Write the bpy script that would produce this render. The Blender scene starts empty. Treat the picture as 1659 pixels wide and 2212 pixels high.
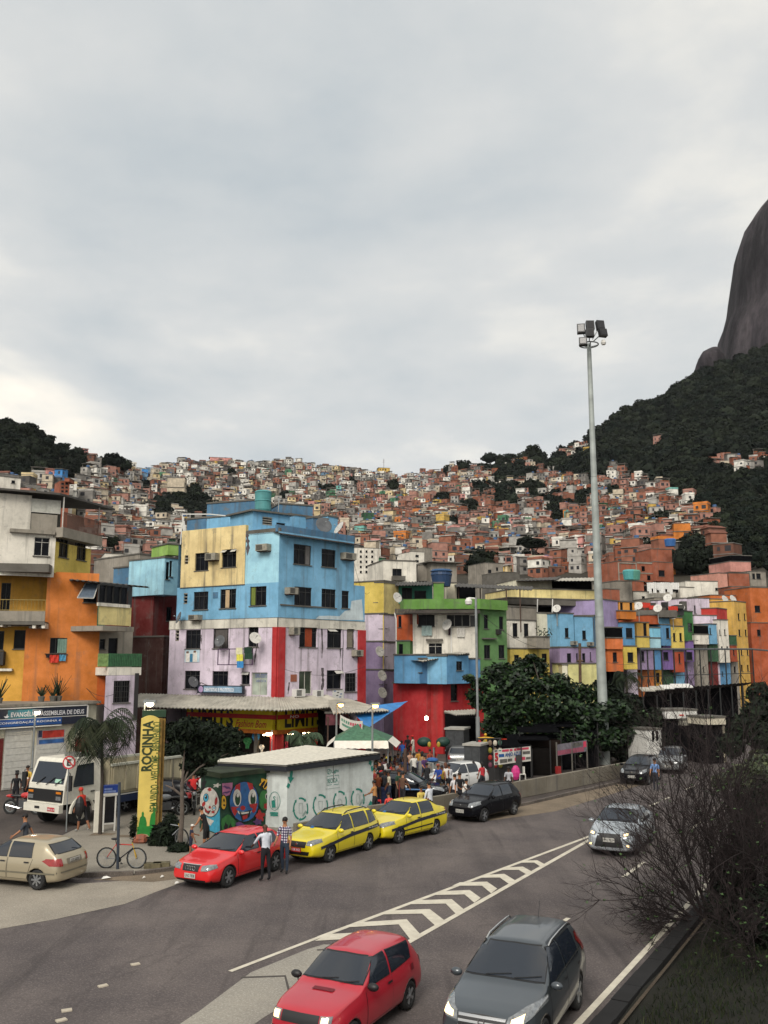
import bpy,bmesh,math,random
import numpy as np
from mathutils import Vector as V,Matrix,noise
from mathutils.bvhtree import BVHTree
R=math.radians
random.seed(11);RNG=np.random.default_rng(11)
sc=bpy.context.scene;COL=sc.collection
# ---------------------------------------------------------------- camera
F,CX,CY,PITCH,H=1965.,829.5,1106.,R(9.36),6.9
cd=bpy.data.cameras.new('camera');cam=bpy.data.objects.new('camera',cd);COL.objects.link(cam)
cd.sensor_fit='VERTICAL';cd.sensor_height=24;cd.lens=24*F/2212
cd.clip_start=.2;cd.clip_end=9000
cam.location=(0,0,H);cam.rotation_euler=(R(90)+PITCH,0,0);sc.camera=cam
# ---------------------------------------------------------------- sky, sun, exposure
SUN_EL,SUN_AZ=R(39),R(198)          # azimuth clockwise from +Y: behind the camera, to its left
w=bpy.data.worlds.new('World');sc.world=w;w.use_nodes=True
nt=w.node_tree;nt.nodes.clear();N=nt.nodes.new;L=nt.links.new
sky=N('ShaderNodeTexSky');sky.sky_type='NISHITA';sky.sun_disc=False
sky.sun_elevation=SUN_EL;sky.sun_rotation=SUN_AZ
bg0=N('ShaderNodeBackground');bg0.inputs[1].default_value=.06;L(sky.outputs[0],bg0.inputs[0])
tc=N('ShaderNodeTexCoord');sep=N('ShaderNodeSeparateXYZ');L(tc.outputs['Generated'],sep.inputs[0])
mx=N('ShaderNodeMath');mx.operation='MAXIMUM';mx.inputs[1].default_value=0.0;L(sep.outputs[2],mx.inputs[0])
ad=N('ShaderNodeMath');ad.operation='ADD';ad.inputs[1].default_value=.16;L(mx.outputs[0],ad.inputs[0])
dv=N('ShaderNodeVectorMath');dv.operation='DIVIDE'
cmb=N('ShaderNodeCombineXYZ')
for i in range(3):L(ad.outputs[0],cmb.inputs[i])
L(tc.outputs['Generated'],dv.inputs[0]);L(cmb.outputs[0],dv.inputs[1])
mp=N('ShaderNodeMapping');mp.inputs[1].default_value=(3.1,.7,0);mp.inputs[3].default_value=(1,1,.3);L(dv.outputs[0],mp.inputs[0])
n1=N('ShaderNodeTexNoise');n1.inputs['Scale'].default_value=.95;n1.inputs['Detail'].default_value=7;n1.inputs['Roughness'].default_value=.52;n1.inputs['Distortion'].default_value=.35
n2=N('ShaderNodeTexNoise');n2.inputs['Scale'].default_value=2.6;n2.inputs['Detail'].default_value=6;n2.inputs['Roughness'].default_value=.55
L(mp.outputs[0],n1.inputs['Vector']);L(mp.outputs[0],n2.inputs['Vector'])
mix=N('ShaderNodeMix');mix.data_type='FLOAT';mix.inputs[0].default_value=.3
L(n1.outputs[0],mix.inputs[2]);L(n2.outputs[0],mix.inputs[3])
cr=N('ShaderNodeValToRGB');e=cr.color_ramp.elements
e[0].position=.33;e[0].color=(.48,.53,.56,1);e[1].position=.64;e[1].color=(1.10,1.01,.87,1)
m_=cr.color_ramp.elements.new(.48);m_.color=(.665,.675,.665,1)
m_=cr.color_ramp.elements.new(.555);m_.color=(.85,.825,.76,1)
L(mix.outputs[0],cr.inputs[0])
bg1=N('ShaderNodeBackground');bg1.inputs[1].default_value=.64;L(cr.outputs[0],bg1.inputs[0])
ms=N('ShaderNodeMixShader');ms.inputs[0].default_value=.93
L(bg0.outputs[0],ms.inputs[1]);L(bg1.outputs[0],ms.inputs[2])
wo=N('ShaderNodeOutputWorld');L(ms.outputs[0],wo.inputs[0])
sd=bpy.data.lights.new('sun','SUN');sd.energy=1.5;sd.angle=R(26);sd.color=(1,.95,.87)
so=bpy.data.objects.new('sun',sd);COL.objects.link(so)
sdir=V((math.sin(SUN_AZ)*math.cos(SUN_EL),math.cos(SUN_AZ)*math.cos(SUN_EL),math.sin(SUN_EL)))
so.rotation_euler=sdir.to_track_quat('Z','Y').to_euler();so.location=(-30,-30,60)
vs=sc.view_settings;vs.view_transform='Standard';vs.look='None';vs.exposure=0.82;vs.gamma=1;vs.use_curve_mapping=False
sc.render.engine='CYCLES'
sc.cycles.max_bounces=4;sc.cycles.diffuse_bounces=1;sc.cycles.glossy_bounces=2;sc.cycles.transmission_bounces=2
sc.cycles.caustics_reflective=False;sc.cycles.caustics_refractive=False
# ---------------------------------------------------------------- surveying the photograph: pixel (1659 x 2212) -> place
SP,CP=math.sin(PITCH),math.cos(PITCH)
def ray(u,v):
    y=(CY-v)/F;Y=CP-y*SP
    return(u-CX)/F/Y,(SP+y*CP)/Y
def at(u,v,D):rx,rz=ray(u,v);return V((D*rx,D,H+D*rz))
def gr(u,v,z=0.):rx,rz=ray(u,v);D=(z-H)/rz;return V((D*rx,D,z))
def zat(v,D):return H+D*ray(CX,v)[1]
def px(p):
    d=V(p)-V((0,0,H));zc=d.y*CP+d.z*SP;yc=-d.y*SP+d.z*CP
    return CX+F*d.x/zc,CY-F*yc/zc
def crop(x0,y0,w_):
    s=w_/1659/1.47559
    return lambda x,y:(x0/1.47559+s*x,y0/1.47559+s*y)
c1=crop(0,1500,612);c2=crop(0,2000,612);c3=crop(500,1500,700);c4=crop(500,2100,700)
c5=crop(1100,1700,600);c6=crop(1100,2150,600);c7=crop(1600,1700,848);c8=crop(1600,2300,848)
c9=crop(0,2550,900);c10=crop(800,2450,900);c13=lambda x,y:(1186+.3675*x,406.6+.3675*y)
cA=crop(420,2240,700);cB=crop(0,2380,420);cC=crop(380,2400,520);cD=crop(1160,2330,300)
cE=crop(1400,2250,500);cF=crop(800,2900,1100);cG=crop(2000,2150,448)
c0=lambda x,y:(x,y)
# ---------------------------------------------------------------- mesh building
class MB:
    def __init__(s):s.v=[];s.f=[];s.m=[]
    def add(s,vs,fs,mi=0):
        o=len(s.v);s.v+=[V(p)for p in vs]
        for f in fs:s.f.append(tuple(i+o for i in f));s.m.append(mi)
        return s
    def obox(s,o,a,b,c,mi=0):
        o,a,b,c=V(o),V(a),V(b),V(c)
        p=[o,o+a,o+a+b,o+b,o+c,o+a+c,o+a+b+c,o+b+c]
        if a.cross(b).dot(c)<0:fs=[(0,1,2,3),(7,6,5,4),(4,5,1,0),(5,6,2,1),(6,7,3,2),(7,4,0,3)]
        else:fs=[(3,2,1,0),(4,5,6,7),(0,1,5,4),(1,2,6,5),(2,3,7,6),(3,0,4,7)]
        return s.add(p,fs,mi)
    def box(s,c,size,rz=0,mi=0):
        c=V(c);m=Matrix.Rotation(rz,3,'Z')
        a=m@V((size[0],0,0));b=m@V((0,size[1],0));d=V((0,0,size[2]))
        return s.obox(c-a/2-b/2-d/2,a,b,d,mi)
    def prism(s,poly,z0,z1,mi=0,mtop=None,mbot=None):
        n=len(poly);ar=sum(poly[i][0]*poly[(i+1)%n][1]-poly[(i+1)%n][0]*poly[i][1]for i in range(n))
        if ar<0:poly=poly[::-1]
        f0=z0 if callable(z0)else(lambda p:z0);f1=z1 if callable(z1)else(lambda p:z1)
        vs=[V((p[0],p[1],f0(p)))for p in poly]+[V((p[0],p[1],f1(p)))for p in poly]
        s.add(vs,[(i,(i+1)%n,n+(i+1)%n,n+i)for i in range(n)],mi)
        s.add(vs,[tuple(range(n,2*n))],mi if mtop is None else mtop)
        s.add(vs,[tuple(range(n-1,-1,-1))],mi if mbot is None else mbot);return s
    def tube(s,pts,r,n=6,mi=0,cap=True):
        pts=[V(p)for p in pts];k=len(pts);rs=r if isinstance(r,(list,tuple))else[r]*k
        vs=[];last=None
        for i,p in enumerate(pts):
            d=(pts[min(i+1,k-1)]-pts[max(i-1,0)]).normalized()
            if last is None:a=d.orthogonal().normalized()
            else:
                a=last-d*last.dot(d)
                a=a.normalized()if a.length>1e-6 else d.orthogonal().normalized()
            last=a;b=d.cross(a)
            vs+=[p+(a*math.cos(2*math.pi*j/n)+b*math.sin(2*math.pi*j/n))*rs[i]for j in range(n)]
        fs=[(i*n+j,i*n+(j+1)%n,(i+1)*n+(j+1)%n,(i+1)*n+j)for i in range(k-1)for j in range(n)]
        if cap:fs+=[tuple(range(n-1,-1,-1)),tuple((k-1)*n+j for j in range(n))]
        return s.add(vs,fs,mi)
    def lathe(s,o,prof,n=16,mi=0,ax=(0,0,1)):
        o=V(o);q=V(ax).to_track_quat('Z','Y');k=len(prof);vs=[]
        for r,z in prof:vs+=[o+q@V((r*math.cos(2*math.pi*j/n),r*math.sin(2*math.pi*j/n),z))for j in range(n)]
        fs=[(i*n+j,i*n+(j+1)%n,(i+1)*n+(j+1)%n,(i+1)*n+j)for i in range(k-1)for j in range(n)]
        fs+=[tuple(range(n-1,-1,-1)),tuple((k-1)*n+j for j in range(n))]
        return s.add(vs,fs,mi)
    def ball(s,c,r,n=8,m=6,mi=0):
        r=r if isinstance(r,(tuple,list))else(r,r,r);c=V(c)
        vs=[c+V((r[0]*math.sin(t)*math.cos(p),r[1]*math.sin(t)*math.sin(p),-r[2]*math.cos(t)))
              for t in[math.pi*max(.02,min(.98,i/m))for i in range(m+1)]for p in[2*math.pi*j/n for j in range(n)]]
        fs=[(i*n+j,i*n+(j+1)%n,(i+1)*n+(j+1)%n,(i+1)*n+j)for i in range(m)for j in range(n)]
        fs+=[tuple(range(n-1,-1,-1)),tuple(m*n+j for j in range(n))]
        return s.add(vs,fs,mi)
    def quad(s,a,b,c,d,mi=0):return s.add([a,b,c,d],[(0,1,2,3)],mi)
    def grid(s,rows,mi=0):
        k=len(rows[0]);vs=[p for r in rows for p in r]
        return s.add(vs,[(i*k+j,i*k+j+1,(i+1)*k+j+1,(i+1)*k+j)for i in range(len(rows)-1)for j in range(k-1)],mi)
WM={}
def wm(o):return WM.get(o.name,Matrix.Identity(4))
def tag(o,label=None,cat=None,group=None,kind=None):
    if label:o['label']=label
    if cat:o['category']=cat
    if group:o['group']=group
    if kind:o['kind']=kind
    return o
def thing(name,label,cat,loc=(0,0,0),rz=0,group=None):
    o=bpy.data.objects.new(name,None);COL.objects.link(o);o.empty_display_size=.2
    o.location=loc;o.rotation_euler=(0,0,rz)
    WM[o.name]=Matrix.Translation(V(loc))@Matrix.Rotation(rz,4,'Z')
    return tag(o,label,cat,group)
def mesh(name,mb,mats,smooth=False):
    me=bpy.data.meshes.new(name);me.from_pydata([tuple(p)for p in mb.v],[],mb.f)
    mats=mats if isinstance(mats,(list,tuple))else[mats]
    for m in mats:me.materials.append(m)
    if len(mats)>1:me.polygons.foreach_set('material_index',mb.m)
    if smooth:me.polygons.foreach_set('use_smooth',[True]*len(me.polygons))
    me.update();return me
def part(name,mb,mats,parent=None,local=False,smooth=False,loc=None,label=None):
    """link mb as one object; world coordinates unless local"""
    if parent is not None:
        M=wm(parent)
        if not local:
            Mi=M.inverted();mb.v=[Mi@p for p in mb.v]
        o=bpy.data.objects.new(name,mesh(name,mb,mats,smooth));COL.objects.link(o);o.parent=parent
        WM[o.name]=M
    else:
        if loc is None:
            xs=[p.x for p in mb.v];ys=[p.y for p in mb.v]
            loc=V(((min(xs)+max(xs))/2,(min(ys)+max(ys))/2,min(p.z for p in mb.v)))
        loc=V(loc);mb.v=[p-loc for p in mb.v]
        o=bpy.data.objects.new(name,mesh(name,mb,mats,smooth));COL.objects.link(o);o.location=loc
        WM[o.name]=Matrix.Translation(loc)
    if label:o['label']=label
    return o
def link(name,me,parent=None,loc=(0,0,0),rot=(0,0,0),scale=(1,1,1)):
    o=bpy.data.objects.new(name,me);COL.objects.link(o);o.location=loc;o.rotation_euler=rot;o.scale=scale
    if parent is not None:o.parent=parent;WM[o.name]=wm(parent)
    return o
def copy_tree(o,parent=None):
    c=o.copy();COL.objects.link(c)
    if parent is not None:c.parent=parent
    for ch in list(o.children):copy_tree(ch,c)
    return c
def mesh_np(name,verts,quads,mats,mi=None,smooth=False):
    verts=np.asarray(verts,np.float32);quads=np.asarray(quads,np.int32)
    me=bpy.data.meshes.new(name);k=quads.shape[1]
    me.vertices.add(len(verts));me.vertices.foreach_set('co',verts.ravel())
    me.loops.add(quads.size);me.loops.foreach_set('vertex_index',quads.ravel())
    me.polygons.add(len(quads));me.polygons.foreach_set('loop_start',np.arange(0,quads.size,k,dtype=np.int32))
    for m in(mats if isinstance(mats,(list,tuple))else[mats]):me.materials.append(m)
    if mi is not None:me.polygons.foreach_set('material_index',np.asarray(mi,np.int32))
    if smooth:me.polygons.foreach_set('use_smooth',np.ones(len(quads),bool))
    me.update();me.validate();return me
# ---------------------------------------------------------------- materials
def lin(h):
    h=h.lstrip('#');c=[int(h[i:i+2],16)/255 for i in(0,2,4)]
    return tuple((x/12.92 if x<=.04045 else((x+.055)/1.055)**2.4)for x in c)
MATS={}
def mat(key,col='#808080',rough=.6,metal=0.,var=.15,scale=6.,bump=0.,emit=0.,coat=0.,spec=.5,island=0.,ecol=None,sub=0.):
    if key in MATS:return MATS[key]
    m=bpy.data.materials.new(key);MATS[key]=m;m.use_nodes=True;t=m.node_tree;b=t.nodes['Principled BSDF']
    c=lin(col)if isinstance(col,str)else col
    b.inputs['Roughness'].default_value=rough;b.inputs['Metallic'].default_value=metal
    b.inputs['Specular IOR Level'].default_value=spec;b.inputs['Coat Weight'].default_value=coat
    b.inputs['Coat Roughness'].default_value=.06
    b.inputs['Base Color'].default_value=(*c,1)
    if var or bump:
        tc=t.nodes.new('ShaderNodeTexCoord');n=t.nodes.new('ShaderNodeTexNoise');n.inputs['Scale'].default_value=scale;n.inputs['Detail'].default_value=5
        t.links.new(tc.outputs['Object'],n.inputs['Vector'])
        mr=t.nodes.new('ShaderNodeMapRange');mr.inputs[1].default_value=.3;mr.inputs[2].default_value=.7;mr.inputs[3].default_value=1-var;mr.inputs[4].default_value=1+var
        t.links.new(n.outputs[0],mr.inputs[0]);src=mr.outputs[0]
        if island:
            g=t.nodes.new('ShaderNodeNewGeometry');mr2=t.nodes.new('ShaderNodeMapRange');mr2.inputs[3].default_value=1-island;mr2.inputs[4].default_value=1+island
            t.links.new(g.outputs['Random Per Island'],mr2.inputs[0])
            mu=t.nodes.new('ShaderNodeMath');mu.operation='MULTIPLY';t.links.new(src,mu.inputs[0]);t.links.new(mr2.outputs[0],mu.inputs[1]);src=mu.outputs[0]
        vm=t.nodes.new('ShaderNodeVectorMath');vm.operation='SCALE';vm.inputs[0].default_value=c
        t.links.new(src,vm.inputs['Scale']);t.links.new(vm.outputs[0],b.inputs['Base Color'])
        if bump:
            bp=t.nodes.new('ShaderNodeBump');bp.inputs['Strength'].default_value=bump;bp.inputs['Distance'].default_value=.05
            t.links.new(n.outputs[0],bp.inputs['Height']);t.links.new(bp.outputs[0],b.inputs['Normal'])
    if emit:
        b.inputs['Emission Color'].default_value=(*(lin(ecol)if ecol else c),1);b.inputs['Emission Strength'].default_value=emit
    if sub:b.inputs['Subsurface Weight'].default_value=0
    return m
def paint(col,dirt=.45,wear=.18,rough=.85):
    """old wall paint: fading, streaks of grime, patches where it has come off"""
    key='paint_%s_%s'%(col.strip('#'),dirt)
    if key in MATS:return MATS[key]
    m=bpy.data.materials.new(key);MATS[key]=m;m.use_nodes=True;t=m.node_tree;b=t.nodes['Principled BSDF']
    N=t.nodes.new;L=t.links.new;c=lin(col)
    b.inputs['Roughness'].default_value=rough;b.inputs['Specular IOR Level'].default_value=.25
    tc=N('ShaderNodeTexCoord')
    def nz(sc_,det,rough_=.6,mp=None):
        n=N('ShaderNodeTexNoise');n.inputs['Scale'].default_value=sc_;n.inputs['Detail'].default_value=det;n.inputs['Roughness'].default_value=rough_
        if mp:
            q=N('ShaderNodeMapping');q.inputs[3].default_value=mp;L(tc.outputs['Object'],q.inputs[0]);L(q.outputs[0],n.inputs['Vector'])
        else:L(tc.outputs['Object'],n.inputs['Vector'])
        return n.outputs[0]
    def rng(s,a,b_,lo,hi):
        q=N('ShaderNodeMapRange');q.inputs[1].default_value=a;q.inputs[2].default_value=b_;q.inputs[3].default_value=lo;q.inputs[4].default_value=hi;L(s,q.inputs[0]);return q.outputs[0]
    def mixc(f,a,c_):
        q=N('ShaderNodeMix');q.data_type='RGBA';L(f,q.inputs[0])
        if isinstance(a,tuple):q.inputs[6].default_value=(*a,1)
        else:L(a,q.inputs[6])
        q.inputs[7].default_value=(*c_,1);return q.outputs[2]
    fade=rng(nz(.55,8,.68),.36,.66,0,1)
    pale=tuple(min(.85,x*(1+wear)+.03)for x in c);deep=tuple(x*(1-wear)for x in c)
    col1=mixc(fade,deep,pale)
    streak=rng(nz(1.,5,.65,(2.2,2.2,.13)),.53,.74,0,min(.95,dirt*1.35))
    col2=mixc(streak,col1,(.10,.095,.085))
    spots=rng(nz(1.3,9,.72),.56,.72,0,dirt*1.05)
    col3=mixc(spots,col2,(.16,.15,.135))
    L(col3,b.inputs['Base Color'])
    bp=N('ShaderNodeBump');bp.inputs['Strength'].default_value=.25;bp.inputs['Distance'].default_value=.03;L(nz(9,4),bp.inputs['Height']);L(bp.outputs[0],b.inputs['Normal'])
    return m
CONC=paint('#8d867a',.7);CONC_D=paint('#5f5b54',.7);WHITE=paint('#d9d3c6',.5)
GLASS=mat('window_glass',(.008,.009,.012),.2,var=.5,scale=2,spec=.1)
DARK=mat('painted_shade',(.006,.006,.007),1,var=.2,spec=0)  # near-black colour standing in for shade in openings and under roofs
FRAME=mat('window_frame_metal','#414140',.5,.3);FRAME_W=mat('white_window_frame','#b9b6ae',.5);FRAME_D=mat('dark_window_frame','#2c2b2b',.5)
STEEL=mat('galvanised_steel','#8b8f8f',.5,.4,var=.2,scale=3);BLACK=mat('black_plastic',(.012,.012,.013),.5,var=.1)
RUST=mat('rusty_iron','#4d3a30',.8,.1,var=.3);TIN=mat('sheet_roof','#a9a498',.7,.0,var=.25,scale=1.5);TIN_D=mat('old_dark_roof','#4b4844',.8,.0,var=.3,scale=1.5)
CHROME=mat('chrome','#c8c8c8',.18,.95,var=0);RUBBER=mat('tyre_rubber',(.014,.014,.014),.8,var=.1)
WHITE_P=mat('white_paint','#d8d6d0',.5,var=.06);WHITE_PL=mat('white_plastic','#d5d3cd',.4,var=.05)
# ---------------------------------------------------------------- walls, openings, lettering
class Wall:
    """a vertical wall plane through A, B (xy); pixels of the survey are cast onto it"""
    def __init__(s,A,B):
        s.A=V((A[0],A[1],0));s.B=V((B[0],B[1],0));s.len=(s.B-s.A).length;s.d=(s.B-s.A)/s.len
        s.n=V((s.d.y,-s.d.x,0));s.holes=[]
        if s.n.dot(V((0,0,0))-s.A)<0:s.n=-s.n
    def sz(s,u,v):
        rx,rz=ray(u,v);den=rx*s.n.x+s.n.y;t=s.A.dot(s.n)/den
        p=V((rx*t,t,H+rz*t));return(p-s.A).dot(s.d),p.z
    def pt(s,a,z,off=0.):p=s.A+s.d*a+s.n*off;return V((p.x,p.y,z))
    def rect(s,c,r):
        (a0,z1),(a1,z0)=s.sz(*c(r[0],(r[1]))),s.sz(*c(r[2],r[3]))
        _,z1b=s.sz(*c(r[2],r[1]));_,z0b=s.sz(*c(r[0],r[3]))
        am,zt=s.sz(*c((r[0]+r[2])/2,r[1]));_,zb=s.sz(*c((r[0]+r[2])/2,r[3]))
        return a0,zb,a1,zt
    def slab(s,mb,a0,z0,a1,z1,o0,o1,mi=0):
        return mb.obox(s.pt(a0,z0,o0),s.d*(a1-a0),s.n*(o1-o0),V((0,0,z1-z0)),mi)
    def zone(s,parent,a0,z0,a1,z1,m,rec=.16,off=0.,name='wall',label=None):
        mb=MB();hs=[h for h in s.holes if h[2]>a0 and h[0]<a1 and h[3]>z0 and h[1]<z1]
        A_=sorted({a0,a1}|{min(max(x,a0),a1)for h in hs for x in(h[0],h[2])})
        Z_=sorted({z0,z1}|{min(max(x,z0),z1)for h in hs for x in(h[1],h[3])})
        for i in range(len(A_)-1):
            for j in range(len(Z_)-1):
                ca,cz=(A_[i]+A_[i+1])/2,(Z_[j]+Z_[j+1])/2
                if any(h[0]<ca<h[2]and h[1]<cz<h[3]for h in hs):continue
                mb.quad(s.pt(A_[i],Z_[j],off),s.pt(A_[i+1],Z_[j],off),s.pt(A_[i+1],Z_[j+1],off),s.pt(A_[i],Z_[j+1],off))
        for h in hs:
            x0,y0,x1,y1=max(h[0],a0),max(h[1],z0),min(h[2],a1),min(h[3],z1)
            c_=[(x0,y0),(x1,y0),(x1,y1),(x0,y1)]
            for k in range(4):
                p,q=c_[k],c_[(k+1)%4]
                mb.quad(s.pt(*p,off),s.pt(*q,off),s.pt(*q,off-rec),s.pt(*p,off-rec))
        return part(name,mb,m,parent,label=label)
    def win(s,parent,c,r,nv=2,transom=True,fm=None,sill=True,curtain=None,rec=.12,raw=False,open_=None,bars=0,off=0.,pm=None,name='window',fw=.038):
        a0,z0,a1,z1=r if raw else s.rect(c,r)
        if a1<a0:a0,a1=a1,a0
        s.holes.append((a0,z0,a1,z1));fm=fm or FRAME;mb=MB();o0,o1=off-rec,off-rec+.05
        s.slab(mb,a0,z0,a0+fw,z1,o0,o1);s.slab(mb,a1-fw,z0,a1,z1,o0,o1)
        s.slab(mb,a0+fw,z0,a1-fw,z0+fw,o0,o1);s.slab(mb,a0+fw,z1-fw,a1-fw,z1,o0,o1)
        for k in range(1,nv):x=a0+(a1-a0)*k/nv;s.slab(mb,x-fw*.4,z0+fw,x+fw*.4,z1-fw,o0,o1-.012)
        if transom:zt=z0+(z1-z0)*.74;s.slab(mb,a0+fw,zt-fw*.4,a1-fw,zt+fw*.4,o0,o1-.006)
        for k in range(bars):x=a0+(a1-a0)*(k+.5)/bars;s.slab(mb,x-.012,z0+.02,x+.012,z1-.02,off+.01,off+.03)
        if bars:
            for q in(.25,.5,.75):zt=z0+(z1-z0)*q;s.slab(mb,a0,zt-.01,a1,zt+.01,off+.032,off+.045)
        w_=part(name,mb,fm,parent)
        p=MB();s.slab(p,a0,z0,a1,z1,o0-.03,o0-.002);part('pane',p,pm or GLASS,w_)
        if sill:
            p=MB();s.slab(p,a0-.06,z0-.06,a1+.06,z0-.003,off-.02,off+.07);part('sill',p,CONC_D if sill is True else sill,w_)
        if curtain:
            col,q0,q1=curtain;p=MB();rows=[]
            for k in range(9):
                x=a0+(a1-a0)*(q0+(q1-q0)*k/8);rows.append([s.pt(x,z0+.05,o1+.004+.02*(k%2)),s.pt(x,z1-.06,o1+.004+.02*(k%2))])
            p.grid(rows);part('curtain',p,mat('curtain_'+col,col,.9),w_)
        if open_:
            for q0,q1,ang in open_:
                x0,x1=a0+(a1-a0)*q0,a0+(a1-a0)*q1;zt=z1-.04;hh=(z1-z0)*.24;p=MB()
                t=V((0,0,-1))*math.cos(R(ang))*hh+s.n*math.sin(R(ang))*hh
                b0=s.pt(x0,zt,off-.02);p.obox(b0,s.d*(x1-x0),t,s.n*.025)
                part('open_sash',p,FRAME_W,w_)
        return w_
    def vent(s,parent,c,r,n=3):
        a0,z0,a1,z1=s.rect(c,r);s.holes.append((a0,z0,a1,z1));mb=MB();s.slab(mb,a0,z0,a1,z1,-.15,-.12,1)
        for k in range(n+1):z=z0+(z1-z0)*k/n;s.slab(mb,a0,z-.04,a1,z+.04,-.1,.01,0)
        return part('vent_block',mb,[CONC,DARK],parent)
    def ac(s,parent,c,r,out=.45,m=None,name='air_conditioner'):
        a0,z0,a1,z1=s.rect(c,r);mb=MB();s.slab(mb,a0,z0,a1,z1,.002,out)
        o=part(name,mb,m or mat('ac_case','#8f8a7d',.6,var=.25),parent)
        g=MB()
        for k in range(5):z=z0+(z1-z0)*(.14+.72*k/4.6);s.slab(g,a0+(a1-a0)*.08,z,a0+(a1-a0)*.6,z+(z1-z0)*.09,out,out+.012)
        part('grille',g,BLACK,o);b=MB();s.slab(b,a0+.03,z0-.05,a1-.03,z0-.003,0,out*.8);part('bracket',b,RUST,o);return o
    def sheet(s,name,parent,c,r,m,o0=.01,o1=.03,label=None):
        a0,z0,a1,z1=s.rect(c,r);mb=MB();s.slab(mb,a0,z0,a1,z1,o0,o1);return part(name,mb,m,parent,label=label)
    def text(s,parent,txt,c,r,m,off=.02,bold=.0,name='lettering',shear=0,font=None,raw=False):
        a0,z0,a1,z1=r if raw else s.rect(c,r);return lettering(parent,txt,s.pt(a0,z0,off),s.d*(1 if a1>a0 else-1),V((0,0,1)),abs(a1-a0),z1-z0,m,bold,name,shear)
def lettering(parent,txt,o,xd,yd,w_,h_,m,bold=0.,name='lettering',shear=0.,ext=.006):
    cu=bpy.data.curves.new('t','FONT');cu.body=txt;cu.size=1;cu.offset=bold;cu.resolution_u=2;cu.shear=shear
    t=bpy.data.objects.new('t',cu);COL.objects.link(t)
    dg=bpy.context.evaluated_depsgraph_get();me=bpy.data.meshes.new_from_object(t.evaluated_get(dg))
    bpy.data.objects.remove(t);bpy.data.curves.remove(cu)
    co=np.zeros(len(me.vertices)*3,np.float32);me.vertices.foreach_get('co',co);co=co.reshape(-1,3)
    if len(co)==0:return None
    lo=co.min(0);hi=co.max(0);mb=MB();xd,yd=V(xd).normalized(),V(yd).normalized();nd=xd.cross(yd)
    fx,fy=w_/(hi[0]-lo[0]),h_/(hi[1]-lo[1])
    mb.add([V(o)+xd*float((p[0]-lo[0])*fx)+yd*float((p[1]-lo[1])*fy)for p in co],[tuple(p.vertices)for p in me.polygons])
    bpy.data.meshes.remove(me);return part(name,mb,m,parent)
def up(P,z):return V((P[0],P[1],z))
def corrug(mb,a,b,c,d,n,amp=.03,mi=0):
    """corrugated sheet between edge a-b (back) and d-c (front)"""
    a,b,c,d=V(a),V(b),V(c),V(d);rows=[]
    for k in range(n+1):
        q=k/n;z=V((0,0,amp*(1 if k%2 else-1)));rows.append([a.lerp(b,q)+z,d.lerp(c,q)+z])
    mb.grid(rows,mi);return mb
def dish(parent,c,aim,r=.4,m=None,wallpt=None):
    mb=MB();aim=V(aim).normalized();c=V(c)
    mb.lathe(c,[(.02,-.0),(r*.5,r*.07),(r*.85,r*.2),(r,r*.28),(r*.97,r*.29),(r*.5,r*.1),(.02,.03)],12,0,aim)
    o=part('satellite_dish',mb,m or mat('dish_white','#c4c1ba',.5),parent,smooth=True)
    a=MB();a.tube([c+aim*.02,c+aim*r*.95],.012,4);a.ball(c+aim*r*.95,.05,6,4)
    if wallpt is not None:a.tube([c,V(wallpt)],.02,4)
    part('feed_arm',a,STEEL,o);return o
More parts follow.
